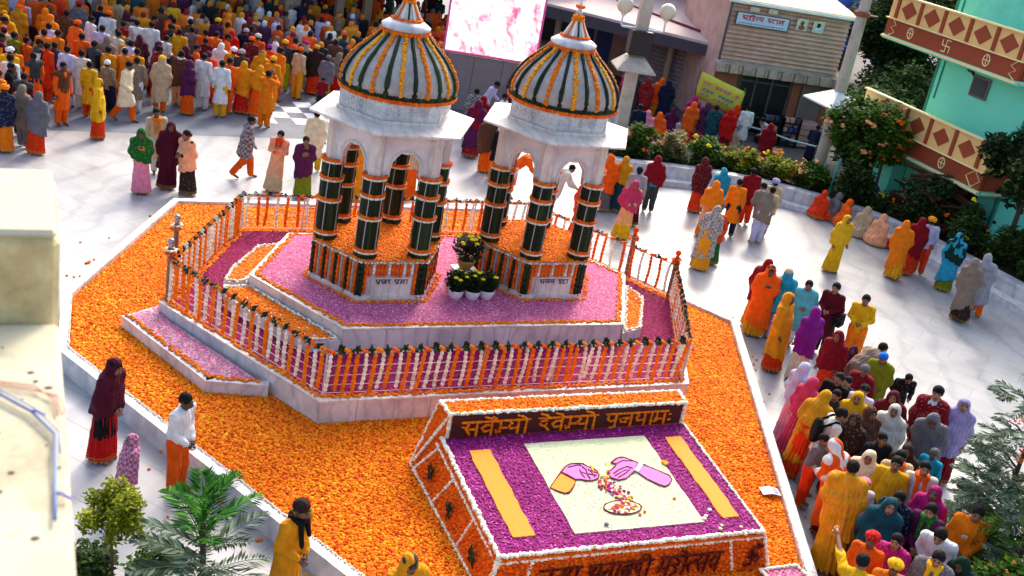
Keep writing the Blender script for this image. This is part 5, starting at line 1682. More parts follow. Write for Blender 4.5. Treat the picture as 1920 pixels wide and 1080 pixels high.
def clumps_ball(c, R, n, r, squash=.85):
    out = []
    for _ in range(n):
        d = Vector((random.gauss(0, 1), random.gauss(0, 1), random.gauss(0, 1))).normalized() * (random.random() ** .33)
        out.append((c[0] + d.x * R, c[1] + d.y * R, c[2] + d.z * R * squash, r * random.uniform(.6, 1.3)))
    return out
def tree(name, label, cat, x, y, H, R, trunk_r, n, size, mat, clumps=16, cr=.4, z0=0.0, group=None, flowers=None, squash=.85, lean=(0, 0)):
    t = thing(name, label, cat, (x, y, z0), random.uniform(0, 6), group)
    top = Vector((lean[0], lean[1], H))
    c = top - Vector((0, 0, R * squash))
    tr = MB().tube([(0, 0, -.02), (.02, .01, c.z * .35), (c.x * .6, c.y * .6, c.z * .75), c + Vector((0, 0, R * .3))], trunk_r, 8, r_end=trunk_r * .35, lump=.1).build('trunk', M['bark'], t, smooth=True)
    cl = clumps_ball(c, R * .8, clumps, R * cr, squash)
    for k in range(min(9, clumps)):
        q = Vector(cl[k][:3])
        p = Vector((c.x * .6, c.y * .6, c.z * random.uniform(.55, .9)))
        MB().tube([p, p.lerp(q, .5) + Vector((0, 0, .08 * R)), q], trunk_r * .4, 5, r_end=trunk_r * .1).build('limb', M['bark'], tr)
    crown_mesh(cl, n, size, 'crown', M[mat], t, .9)
    if flowers:
        fm, k, fr = flowers
        mb = MB()
        for _ in range(k):
            q = random.choice(cl)
            d = Vector((random.gauss(0, 1), random.gauss(0, 1), random.gauss(.2, 1))).normalized() * q[3]
            p = Vector(q[:3]) + d
            for j in range(4):
                mb.ball(p + Vector((random.gauss(0, fr * .5), random.gauss(0, fr * .5), random.gauss(0, fr * .4))), fr * random.uniform(.5, .9), .7, 1)
        mb.build('flowers', M[fm], t, rnd=True)['kind'] = 'stuff'
    return t
def pinnate(mb, p0, d, L, droop, nl, ll, w, up=Vector((0, 0, 1))):
    """a feather shaped frond: midrib plus two rows of narrow leaflets"""
    d = Vector(d).normalized()
    side = d.cross(up).normalized()
    pts = []
    for k in range(nl + 1):
        t = k / nl
        pts.append(Vector(p0) + d * L * t + up * (-droop * t * t * L))
    mb.tube(pts, .008, 4, r_end=.003)
    for k in range(1, nl + 1):
        t = k / nl
        p = pts[k]
        tang = (pts[k] - pts[k - 1]).normalized()
        l = ll * math.sin(PI * (.12 + .8 * t)) * random.uniform(.8, 1.15)
        for s_ in (-1, 1):
            dd = (tang * .75 + side * s_ * .8 + Vector((0, 0, random.uniform(-.25, .15)))).normalized()
            nrm = dd.cross(up).normalized()
            mb.add([p, p + dd * l * .45 + nrm * w * .5 + Vector((0, 0, .01)), p + dd * l, p + dd * l * .45 - nrm * w * .5], [(0, 1, 2, 3)])
# topiary and small bushes bottom left
t = tree('topiary_bush', 'round yellow green topiary bush on a thin stem at the lower left', 'bush', -3.97, 10.24, 1.56, .40, .03, 5200, .05, 'leaf_lime', 26, .34, squash=.8)
tree('shrub', 'dark grey green shrub left of the topiary stem', 'shrub', -4.2, 10.3, .66, .30, .03, 1500, .075, 'leaf_hedge', 14, .4)
tree('shrub', 'yellow green shrub right of the topiary stem, below the feathery palm', 'shrub', -3.55, 10.45, .74, .30, .03, 1700, .07, 'leaf_mid', 14, .4)
tree('shrub', 'small dark shrub at the bottom edge under the topiary', 'shrub', -3.35, 10.1, .5, .26, .03, 1200, .07, 'leaf_hedge', 12, .4)
fp = thing('feathery_palm', 'young feathery palm with bright green and grey green fronds beside the topiary', 'palm', (-2.86, 10.2, 0))
MB().tube([(0, 0, 0), (-.03, .02, .7), (-.06, .02, 1.3)], .045, 7, r_end=.03, lump=.1).build('stem', M['bark'], fp)
for k in range(30):
    a = k * 2.4 + random.uniform(-.3, .3)
    e = 1.25 - k * .045
    mb = MB()
    z0 = 1.45 - k * .036
    d = Vector((math.cos(a) * math.cos(e), math.sin(a) * math.cos(e), math.sin(e)))
    pinnate(mb, (-.06, .02, z0), d, random.uniform(.72, 1.02), random.uniform(.12, .4), 19, .25, .042)
    mb.build('frond', M['leaf_fern' if k < 12 else 'leaf_grey'], fp, rnd=True)
def silver_tree(x, y, H, label, n, mat, spread=.9, seed=0, flowers=False):
    t = thing('silver_leaf_tree', label, 'tree', (x, y, 0))
    tr = MB().tube([(0, 0, 0), (.05, .03, H * .5), (-.03, 0, H)], .06, 8, r_end=.015, lump=.1).build('trunk', M['bark'], t)
    for k in range(n):
        z = H * (.22 + .78 * k / n)
        a = k * 2.4
        L = spread * (1.0 - .45 * k / n) * random.uniform(.7, 1.1)
        tip = Vector((math.cos(a) * L, math.sin(a) * L, z + .25 * L))
        if k % 2 == 0:
            MB().tube([(0, 0, z - .1), tip * .5 + Vector((0, 0, z * .5)), tip], .018, 5, r_end=.006).build('limb', M['bark'], tr)
        for q in range(5):
            mb = MB()
            b = a + random.uniform(-.8, .8)
            d = Vector((math.cos(b), math.sin(b), random.uniform(-.1, .8)))
            pinnate(mb, tip * random.uniform(.45, 1.0) + Vector((0, 0, z * .0 + random.uniform(-.1, .15))) + Vector((0, 0, 0)), d, random.uniform(.34, .56), random.uniform(.1, .4), 13, .17, .032)
            mb.build('frond', M[mat if k % 3 else 'leaf_grey'], t, rnd=True)
    if flowers:
        mb = MB()
        for q in range(9):
            c = Vector((random.gauss(-.12, .22), random.gauss(-.25, .15), random.gauss(flowers, .16)))
            for w in range(14):
                mb.ball(c + Vector((random.gauss(0, .05), random.gauss(0, .05), random.gauss(0, .035))), random.uniform(.012, .024), .7, 1)
        mb.build('flowers', M['flower_orange'], t, rnd=True)['kind'] = 'stuff'
    return t
silver_tree(7.5, 14.0, 3.5, 'tall silvery feather leaved tree with orange blossom at the lower right edge', 46, 'leaf_grey', .56, flowers=2.55)
silver_tree(7.55, 13.2, 2.2, 'lower drooping grey green tree in front of the tall silvery one at the right edge', 34, 'leaf_mid', .5)
tree('shrub', 'dark bush behind the man in the orange kurta at the right edge', 'shrub', 7.15, 12.4, 1.5, .45, .05, 3600, .10, 'leaf_mid', 18, .38, flowers=('flower_orange', 14, .02))
tree('shrub', 'leafy bush at the very bottom right corner', 'shrub', 6.55, 11.3, 1.1, .4, .05, 2600, .10, 'leaf_grey', 14, .38)

# flowering hedge in the planter
hedge = thing('flowering_hedge', 'dark clipped hedge with yellow and orange flowers along the curved marble wall', 'hedge', (0, 0, 0))
hp = offset_path(PS, 1.25)
cl, cl2 = [], []
for i in range(len(hp) - 1):
    p0, p1 = np.array(hp[i]), np.array(hp[i + 1])
    m = max(2, int(np.linalg.norm(p1 - p0) / .22))
    for k in range(m):
        q = p0 + (p1 - p0) * k / m
        for _ in range(2):
            cl.append((q[0] + random.gauss(0, .18), q[1] + random.gauss(0, .18), .62 + random.uniform(-.15, .2), random.uniform(.18, .3)))
        q2 = q + RNG.normal(0, .25, 2) + np.array([.35, .75])
        cl2.append((q2[0], q2[1], .60 + random.uniform(-.1, .2), random.uniform(.18, .3)))
crown_mesh(cl, 15000, .12, 'front_foliage', M['leaf_hedge'], hedge)
crown_mesh(cl2, 11000, .13, 'rear_foliage', M['leaf_mid'], hedge)
for key, k, r in (('mum', 26, .05), ('flower_orange', 60, .05), ('flower_peach', 26, .05)):
    mb = MB()
    for _ in range(k):
        q = random.choice(cl2)
        p = Vector((q[0] + random.gauss(0, .15), q[1] + random.gauss(0, .15), q[2] + q[3] * random.uniform(.7, 1.25)))
        for j in range(random.randint(2, 6)):
            mb.ball(p + Vector((random.gauss(0, .07), random.gauss(0, .07), random.gauss(0, .04))), r * random.uniform(.6, 1.1), .7, 1)
    mb.build('flower_heads', M[key], hedge, rnd=True)['kind'] = 'stuff'
for k, (x, y, h, r, mat, n, lab, fl) in enumerate((
        (3.1, 33.4, 1.1, .45, 'leaf_mid', 1500, 'leafy green bush at the left end of the planter beside the right dome', ('flower_orange', 4, .07)),
        (4.2, 33.6, 1.0, .5, 'leaf_straw', 1500, 'pale straw coloured bush second in the planter from the dome', None),
        (5.1, 33.8, 1.05, .5, 'leaf_mid', 1500, 'green bush with yellow flowers in the planter below the standing crowd', ('mum', 10, .09)),
        (6.3, 33.8, .95, .5, 'leaf_lime', 1500, 'lime green bush with orange flowers in the planter below the yellow banner', ('flower_orange', 8, .07)),
        (7.6, 33.6, .9, .5, 'leaf_lime', 1500, 'low lime green bush in the planter in front of the person in crimson', ('flower_orange', 4, .07)),
        (8.5, 33.2, 1.0, .5, 'leaf_mid', 1300, 'bush with peach coloured flowers left of the flowering tree', ('flower_peach', 14, .08)))):
    tree('shrub', lab, 'shrub', x, y, h, r, .03, n, .13, mat, 14, .42, z0=.4, flowers=fl)
tree('flowering_tree', 'small bushy tree with orange blossom in front of the cream post', 'tree', 9.75, 34.0, 3.3, 1.4, .08, 5200, .17, 'leaf_mid', 44, .22, z0=.4, flowers=('flower_peach', 26, .10), squash=.95)
tree('flowering_tree', 'darker bush with orange blossom against the left end of the lower balcony', 'tree', 10.4, 33.3, 2.9, .85, .07, 2600, .16, 'leaf_mid', 26, .26, z0=.4, flowers=('flower_orange', 22, .09), squash=1.1)
tree('shrub', 'low dark shrub by the green pipe under the flowering tree', 'shrub', 9.6, 32.6, 1.3, .8, .05, 2600, .14, 'leaf_deep', 18, .38, z0=.4)
o = thing('green_pipe', 'thin green pipe standing in the hedge beside the small flowering tree', 'pipe', (8.9, 32.6, .4))
MB().tube([(0, 0, 0), (.02, 0, .9), (.1, .1, 1.3)], .05, 7).build('pipe', M['turq_dark'], o)
ag = thing('spiky_plant', 'spiky yellow green agave in the planter at the right edge', 'plant', (12.75, 29.7, .4))
mb = MB()
for k in range(46):
    a, e = random.uniform(0, 2 * PI), random.uniform(.15, 1.3)
    d = Vector((math.cos(a) * math.cos(e), math.sin(a) * math.cos(e), math.sin(e)))
    w = d.cross(Vector((0, 0, 1))).normalized() * .035
    L = random.uniform(.5, .8)
    mb.add([w, d * L * .6 + w + Vector((0, 0, .02)), d * L - Vector((0, 0, .08)), d * L * .6 - w, -w], [(0, 1, 2, 3, 4)])
mb.build('leaves', M['leaf_lime'], ag, rnd=True)
for x, y, h, r, mat, lab, fl in ((11.4, 31.2, 1.6, .8, 'leaf_deep', 'dark bush before the firewood pile', ('flower_orange', 3, .09)), (12.2, 29.9, 1.3, .7, 'leaf_hedge', 'dark bush with yellow flowers behind the walkers in maroon', ('mum', 3, .09)),
                         (13.3, 28.6, 1.4, .7, 'leaf_hedge', 'dark bush behind the person in the turquoise shawl', ('flower_orange', 4, .06)), (13.9, 26.9, 1.5, .8, 'leaf_deep', 'dark bush with small orange flowers at the far right edge', ('flower_orange', 12, .04))):
    tree('shrub', lab, 'shrub', x, y, h, r, .04, 2600, .14, mat, 16, .4, z0=.4, flowers=fl)
tree('dark_tree', 'dark leaning tree against the near corner of the turquoise house', 'tree', 13.1, 29.3, 5.2, 1.35, .1, 4600, .2, 'leaf_deep', 26, .32, squash=1.3)
for x, y, h, r, lab in ((11.2, 38.6, 3.4, 1.5, 'bush filling the gap between the cream post and the turquoise house'), (12.6, 40.5, 4.2, 1.9, 'bigger bush behind the gap beside the turquoise house'), (10.6, 37.0, 2.2, 1.1, 'low bush at the foot of the tall cream post'), (13.5, 43.5, 4.5, 2.2, 'bush under the blue tarpaulin')):
    tree('shrub', lab, 'shrub', x, y, h, r, .08, 4200, .2, 'leaf_hedge', 30, .3)
for x, y, H, R, mat, lab in ((12.9, 43.5, 6.6, 2.4, 'leaf_deep', 'dense dark tree between the tall cream post and the turquoise house'), (15.4, 46.0, 8.2, 2.8, 'leaf_hedge', 'tall dark tree behind the upper balcony of the house'),
                             (11.2, 56, 7.5, 3.0, 'leaf_deep', 'dark tree top behind the rust stained roof of the stall'), (7.6, 60, 7.6, 3.0, 'leaf_hedge', 'far tree top behind the middle of the stall roof'),
                             (15.5, 62, 9, 3.6, 'leaf_deep', 'far tree behind the blue tarpaulin'), (20, 58, 9, 3.6, 'leaf_deep', 'far tree behind the turquoise house')):
    tree('dark_tree', lab, 'tree', x, y, H, R, .18, 9000, .24, mat, 46, .26, group=None)
# ------------------------------------------------------------------ people
# A figure is grown as one continuous surface from a posed skeleton (distance field + surface nets);
# clothes are grown the same way round the same skeleton, so that they follow the pose.
def nets(D, lo, h):
    s = D < 0
    nx, ny, nz = D.shape
    c = np.zeros((nx - 1, ny - 1, nz - 1), np.int8)
    for a in (0, 1):
        for b in (0, 1):
            for e in (0, 1):
                c += s[a:nx - 1 + a, b:ny - 1 + b, e:nz - 1 + e]
    act = (c > 0) & (c < 8)
    I = np.argwhere(act)
    idx = np.full(c.shape, -1, np.int64)
    idx[act] = np.arange(len(I))
    pos = np.zeros((len(I), 3)); cnt = np.zeros(len(I))
    corners = [(a, b, e) for a in (0, 1) for b in (0, 1) for e in (0, 1)]
    for i, p in enumerate(corners):
        for q in corners[i + 1:]:
            if sum(abs(np.array(p) - np.array(q))) != 1:
                continue
            d0 = D[I[:, 0] + p[0], I[:, 1] + p[1], I[:, 2] + p[2]]
            d1 = D[I[:, 0] + q[0], I[:, 1] + q[1], I[:, 2] + q[2]]
            m = (d0 < 0) != (d1 < 0)
            t = np.where(m, d0 / np.where(d0 == d1, 1, d0 - d1), 0)
            P = np.array(p)[None] + (np.array(q) - np.array(p))[None] * t[:, None]
            pos += P * m[:, None]; cnt += m
    V = (I + pos / np.maximum(cnt, 1)[:, None]) * h + np.array(lo)
    F = []
    for ax in range(3):
        o1, o2 = [(1, 2), (2, 0), (0, 1)][ax]
        A = s.take(range(0, s.shape[ax] - 1), ax); B = s.take(range(1, s.shape[ax]), ax)
        E = np.argwhere(A != B)
        E = E[(E[:, o1] > 0) & (E[:, o2] > 0) & (E[:, o1] < c.shape[o1]) & (E[:, o2] < c.shape[o2])]
        if not len(E):
            continue
        inside = A[E[:, 0], E[:, 1], E[:, 2]]
        def g(d1, d2):
            Q = E.copy(); Q[:, o1] -= d1; Q[:, o2] -= d2
            return idx[Q[:, 0], Q[:, 1], Q[:, 2]]
        q = np.stack([g(1, 1), g(0, 1), g(0, 0), g(1, 0)], 1)
        q[~inside] = q[~inside][:, ::-1]
        F.append(q)
    F = np.concatenate(F)
    return V, F[(F >= 0).all(1)]

class Field:
    def __init__(s, lo, hi, h):
        s.lo, s.h = np.array(lo, float), h
        n = np.maximum(4, np.ceil((np.array(hi) - s.lo) / h).astype(int))
        ax = [s.lo[i] + h * np.arange(n[i]) for i in range(3)]
        s.X, s.Y, s.Z = np.meshgrid(*ax, indexing='ij')
        s.D = None
    def cap(s, a, b, r1, r2, ky=1.0):
        ax, ay, az = a; bx, by, bz = b
        dx, dy, dz = bx - ax, (by - ay) / ky, bz - az
        px, py, pz = s.X - ax, (s.Y - ay) / ky, s.Z - az
        t = np.clip((px * dx + py * dy + pz * dz) / max(1e-9, dx * dx + dy * dy + dz * dz), 0, 1)
        return np.sqrt((px - dx * t) ** 2 + (py - dy * t) ** 2 + (pz - dz * t) ** 2) - (r1 + (r2 - r1) * t)
    def ell(s, c, r):
        k = np.sqrt(((s.X - c[0]) / r[0]) ** 2 + ((s.Y - c[1]) / r[1]) ** 2 + ((s.Z - c[2]) / r[2]) ** 2)
        return (k - 1) * min(r)
    def u(s, d, k=0.03):
        if s.D is None:
            s.D = d
        else:
            hh = np.clip(0.5 + 0.5 * (s.D - d) / k, 0, 1)
            s.D = s.D * hh + d * (1 - hh) - k * hh * (1 - hh) if False else (d * hh + s.D * (1 - hh)) - k * hh * (1 - hh)
    def cut(s, d):
        s.D = np.maximum(s.D, -d)
    def mesh(s):
        D = s.D.copy()
        for ax in range(3):
            sl = [slice(None)] * 3
            for e in (0, -1):
                sl[ax] = e
                D[tuple(sl)] = np.maximum(D[tuple(sl)], s.h * .5)
        return nets(D, s.lo, s.h)

def pose(kind):
    """joint positions of a 1.65 m figure facing -y, feet on z = 0"""
    J = dict(hipL=(-.085, 0, .88), hipR=(.085, 0, .88), kneeL=(-.095, -.01, .47), kneeR=(.095, -.01, .47), ankL=(-.095, .02, .075), ankR=(.095, .02, .075),
             toeL=(-.11, -.13, .03), toeR=(.11, -.13, .03), pel=(0, 0, .92), wst=(0, 0, 1.06), chs=(0, .005, 1.25), shL=(-.175, .01, 1.36), shR=(.175, .01, 1.36), nck=(0, .01, 1.42), hd=(0, -.015, 1.545))
    arm = {'down': ((.225, .03, 1.09), (.225, -.05, .86)), 'fold': ((.225, .03, 1.10), (.06, -.20, 1.06)), 'nam': ((.205, -.03, 1.11), (.03, -.19, 1.24)),
           'low': ((.22, .0, 1.09), (.07, -.18, .93)), 'fwd': ((.215, -.06, 1.13), (.13, -.30, 1.16)), 'cam': ((.24, -.14, 1.30), (.075, -.20, 1.52)), 'up': ((.28, -.12, 1.50), (.40, -.30, 1.68))}
    spec = {'st': ('down', 'down', 0), 'na': ('nam', 'nam', 6), 'fo': ('fold', 'fold', 3), 'wa': ('down', 'low', 4), 'be': ('fwd', 'low', 30), 'bb': ('fwd', 'fwd', 48), 'up': ('up', 'low', 16),
            'cam': ('cam', 'cam', 0), 'lo': ('low', 'low', 9), 'si': ('low', 'fold', 10)}[kind]
    for sd, key, sg in (('R', spec[0], 1), ('L', spec[1], -1)):
        e, w = arm[key]
        J['el' + sd] = (e[0] * sg, e[1], e[2]); J['wr' + sd] = (w[0] * sg, w[1], w[2])
    J = {k: np.array(v, float) for k, v in J.items()}
    if kind == 'wa':
        J['kneeR'] += (0, -.14, .03); J['ankR'] += (0, -.24, .0); J['toeR'] += (0, -.24, .02)
        J['kneeL'] += (0, .04, 0); J['ankL'] += (0, .24, .04); J['toeL'] += (0, .24, 0)
        for k in J:
            if not k.startswith(('knee', 'ank', 'toe')): J[k] = J[k] - (0, 0, .03)
    if kind == 'si':
        for k in J: J[k] = J[k] - (0, 0, .77)
        for sd, sg in (('L', -1), ('R', 1)):
            J['knee' + sd] = np.array((sg * .30, -.24, .14)); J['ank' + sd] = np.array((-sg * .06, -.30, .075)); J['toe' + sd] = np.array((-sg * .16, -.33, .06))
    a = math.radians(spec[2])
    if a:
        piv = J['pel'].copy()
        for k in ('wst', 'chs', 'shL', 'shR', 'nck', 'hd', 'elL', 'elR', 'wrL', 'wrR'):
            q = J[k] - piv
            J[k] = piv + np.array((q[0], q[1] * math.cos(a) - q[2] * math.sin(a), q[1] * math.sin(a) + q[2] * math.cos(a)))
        if spec[2] > 40:   # the arms of a stooping figure hang forward and down
            for sd, sg in (('L', -1), ('R', 1)):
                J['el' + sd] = J['sh' + sd] + np.array((sg * .05, -.10, -.24)); J['wr' + sd] = J['el' + sd] + np.array((-sg * .05, -.18, -.14))
    J['_lean'] = a
    return J

def hand(mb_v, mb_f, w, e, sg):
    """palm, four unequal fingers with a bend and a thumb leaving the side of the palm"""
    d = Vector(w) - Vector(e); d.normalize()
    side = d.cross(Vector((0, 1, .3))).normalized() * sg
    up = side.cross(d).normalized() * sg
    mb = MB()
    c = Vector(w)
    mb.tube([c - d * .02, c + d * .03, c + d * .085], .026, 8, r_end=.03)
    for k, (o, L) in enumerate(((-.030, .066), (-.010, .078), (.011, .073), (.030, .056))):
        b = c + d * .075 + side * o
        mb.tube([b, b + d * L * .5 - up * .006, b + d * L * .95 - up * .024], .0095, 5, r_end=.0065)
    b = c + d * .03 - side * .028
    mb.tube([b, b - side * .028 + d * .03 - up * .008, b - side * .03 + d * .06 - up * .016], .0105, 5, r_end=.0075)
    return mb

BODY_CACHE, POSES = {}, {}
def P_(kind):
    if kind not in POSES: POSES[kind] = pose(kind)
    return POSES[kind]
def bounds(J, pad, zlo=None, zhi=None):
    A = np.array([v for k, v in J.items() if k[0] != '_'])
    lo, hi = A.min(0) - pad, A.max(0) + pad + np.array((0, 0, .10))
    if zlo is not None: lo[2] = max(lo[2], zlo)
    return lo, hi

M['cloth'] = None
def cloth_material(name, bumpy, border=False):
    t = NT(name)
    oi = t.n("ShaderNodeObjectInfo")
    v = t.coord()
    n1 = t.ramp(t.noise(7.0, v, 5), [(.25, (.70, .70, .70)), (.7, (1.08, 1.08, 1.08))])
    col = t.mix(1.0, oi.outputs['Color'], n1, 'MULTIPLY')
    if border:   # woven check of a plaid shawl
        b = t.n("ShaderNodeTexChecker"); b.inputs['Scale'].default_value = 15
        t.l(v, b.inputs['Vector'])
        col = t.mix(.3, col, b.outputs['Color'])
    # some cloths carry a small print, some a woven border at the hem
    vr = t.n("ShaderNodeTexVoronoi"); vr.inputs['Scale'].default_value = 22
    t.l(v, vr.inputs['Vector'])
    dot = t.ramp(vr.outputs['Distance'], [(.22, (1, 1, 1)), (.30, (0, 0, 0))])
    pick = t.n("ShaderNodeMath", operation='GREATER_THAN'); pick.inputs[1].default_value = .78
    t.l(oi.outputs['Random'], pick.inputs[0])
    pm = t.n("ShaderNodeMath", operation='MULTIPLY'); t.l(pick.outputs[0], pm.inputs[0]); t.l(dot, pm.inputs[1])
    pm2 = t.n("ShaderNodeMath", operation='MULTIPLY'); t.l(pm.outputs[0], pm2.inputs[0]); pm2.inputs[1].default_value = .18
    col = t.mix(pm2.outputs[0], col, (.75, .62, .40))
    sp = t.n("ShaderNodeSeparateXYZ"); t.l(v, sp.inputs[0])
    hem = t.ramp(sp.outputs['Z'], [(.085, (1, 1, 1)), (.09, (0, 0, 0)), (.11, (0, 0, 0)), (.112, (1, 1, 1)), (.125, (1, 1, 1)), (.127, (0, 0, 0))], 'LINEAR')
    hm = t.n("ShaderNodeMath", operation='MULTIPLY'); t.l(hem, hm.inputs[0]); hm.inputs[1].default_value = .45
    col = t.mix(hm.outputs[0], col, (.55, .34, .08))
    t.l(col, t.p.inputs['Base Color'])
    t.set(Roughness=.85)
    t.p.inputs['Specular IOR Level'].default_value = .15
    w = t.n("ShaderNodeTexWave"); w.inputs['Scale'].default_value = 5; w.inputs['Distortion'].default_value = 7; w.inputs['Detail'].default_value = 3
    t.l(v, w.inputs['Vector'])
    t.bump(w.outputs['Fac'], bumpy, .02)
    return t.m
M['cloth'] = cloth_material('dyed_cloth', .35)
M['plaid'] = cloth_material('plaid_cloth', .4, True)
sk = NT('skin')
oi = sk.n("ShaderNodeObjectInfo")
sk.l(sk.mix(1.0, oi.outputs['Color'], sk.ramp(sk.noise(12, sk.coord()), [(.3, (.85, .85, .85)), (.7, (1.05, 1.05, 1.05))]), 'MULTIPLY'), sk.p.inputs['Base Color'])
sk.set(Roughness=.55)
M['skin'] = sk.m
M['eye_dark'] = simple('dark_eyes_and_brows', (.06, .04, .04), .4, .1, 5, 0)
M['lips'] = simple('lips', (.42, .18, .16), .5, .1, 5, 0)
M['hair'] = simple('black_hair', (.10, .085, .08), .75, .3, 30, .3, 80)
M['hair'].node_tree.nodes['Principled BSDF'].inputs['Specular IOR Level'].default_value = .12

def rot_head(J, v):
    a = J['_lean'] * .8
    return J['hd'] + np.array((v[0], v[1] * math.cos(a) - v[2] * math.sin(a), v[1] * math.sin(a) + v[2] * math.cos(a)))
def finish(name, V, F, mats, extra=None):
    me = np_mesh(name, V, F)
    for m in mats: me.materials.append(m)
    me.polygons.foreach_set("use_smooth", [True] * len(me.polygons))
    return me
def body_mesh(kind):
    key = ('body', kind)
    if key in BODY_CACHE: return BODY_CACHE[key]
    J = P_(kind)
    lo, hi = bounds(J, .12, 0.0)
    f = Field((lo[0], lo[1], max(lo[2], -.02)), hi, .0155)
    f.u(f.cap(J['pel'], J['wst'], .135, .12, .75))
    f.u(f.cap(J['wst'], J['chs'], .12, .145, .72), .05)
    f.u(f.cap(J['shL'], J['shR'], .058, .058), .06)
    f.u(f.cap(J['chs'] * .4 + J['nck'] * .6, rot_head(J, (0, .02, -.05)), .052, .048), .04)
    for sd in 'LR':
        f.u(f.cap(J['hip' + sd], J['knee' + sd], .088, .058), .04)
        f.u(f.cap(J['knee' + sd], J['ank' + sd], .057, .036), .02)
        f.u(f.cap(J['ank' + sd], J['toe' + sd], .04, .03), .03)
        f.u(f.cap(J['sh' + sd], J['el' + sd], .050, .040), .03)
        f.u(f.cap(J['el' + sd], J['wr' + sd], .039, .027), .02)
    h = J['hd']
    f.u(f.ell(rot_head(J, (0, .012, .018)), (.076, .094, .095)), .02)
    f.u(f.ell(rot_head(J, (0, -.025, -.045)), (.056, .066, .070)), .04)
    f.u(f.cap(rot_head(J, (0, -.088, .012)), rot_head(J, (0, -.108, -.025)), .010, .016), .012)
    for sg in (-1, 1):
        f.cut(f.ell(rot_head(J, (sg * .032, -.098, .014)), (.020, .014, .012)))
        f.u(f.ell(rot_head(J, (sg * .079, .012, .0)), (.012, .02, .03)), .01)
    V, F = f.mesh()
    n0 = len(V)
    Vs, Fs, mi = [V], [F], [np.zeros(len(F), np.int32)]
    ex = MB()
    def add(mb, m):
        vv = np.array(mb.v); 
        for ff in mb.f:
            pass
        quads = [tuple(q) if len(q) == 4 else (tuple(q) + (q[-1],) if len(q) == 3 else None) for q in mb.f]
        out = []
        for q in mb.f:
            if len(q) == 4: out.append(q)
            elif len(q) > 4:
                for i in range(1, len(q) - 1, 2):
                    out.append((q[0], q[i], q[i + 1], q[min(i + 2, len(q) - 1)]) if i + 2 < len(q) else (q[0], q[i], q[i + 1], q[i + 1]))
            else: out.append((q[0], q[1], q[2], q[2]))
        tri = [q for q in out]
        return vv, tri, m
    # extra small pieces need triangles as well, so the whole body is assembled through from_pydata
    verts = V.tolist(); faces = F.tolist(); mat = [0] * len(faces)
    def join(mb, m):
        b = len(verts)
        verts.extend([list(v) for v in mb.v])
        for q in mb.f:
            faces.append([b + i for i in q]); mat.append(m)
    for sd, sg in (('R', 1), ('L', -1)):
        join(hand(None, None, J['wr' + sd], J['el' + sd], sg), 0)
    for sg in (-1, 1):
        m = MB(); c = rot_head(J, (sg * .032, -.089, .012)); m.ball(c, .013, .75, 1); join(m, 1)
        m = MB(); m.tube([rot_head(J, (sg * .014, -.101, .036)), rot_head(J, (sg * .034, -.098, .042)), rot_head(J, (sg * .052, -.085, .036))], .006, 4); join(m, 1)
    m = MB(); m.tube([rot_head(J, (-.024, -.090, -.062)), rot_head(J, (0, -.099, -.060)), rot_head(J, (.024, -.090, -.062))], .008, 5); join(m, 2)
    me = bpy.data.meshes.new('body')
    me.from_pydata(verts, [], faces)
    for mm in (M['skin'], M['eye_dark'], M['lips']): me.materials.append(mm)
    me.polygons.foreach_set('material_index', mat)
    me.polygons.foreach_set('use_smooth', [True] * len(faces))
    me.update()
    BODY_CACHE[key] = me
    return me

def folds(f, cx, cyy, n, amp, zk=2.5, ph=0.0, z0=0.0, z1=1.0):
    """long soft folds running down the cloth, deeper towards the hem"""
    th = np.arctan2(f.Y - cyy, f.X - cx)
    wv = np.sin(th * n + ph + 1.3 * np.sin(f.Z * zk + ph) + .8 * np.sin(th * 2 + ph))
    k = np.clip((z1 - f.Z) / max(1e-6, z1 - z0), 0, 1)
    return amp * (.25 + .75 * k) * (np.abs(wv) - .5) * 1.6
def cone(f, a, b, ra, rb, ky):
    """upright elliptical tube from a (top) to b (bottom)"""
    t = np.clip((a[2] - f.Z) / (a[2] - b[2]), 0, 1)
    x = f.X - (a[0] + (b[0] - a[0]) * t); y = (f.Y - (a[1] + (b[1] - a[1]) * t)) / ky
    d = np.sqrt(x * x + y * y) - (ra + (rb - ra) * t)
    return np.maximum(np.maximum(d, f.Z - a[2]), b[2] - f.Z)

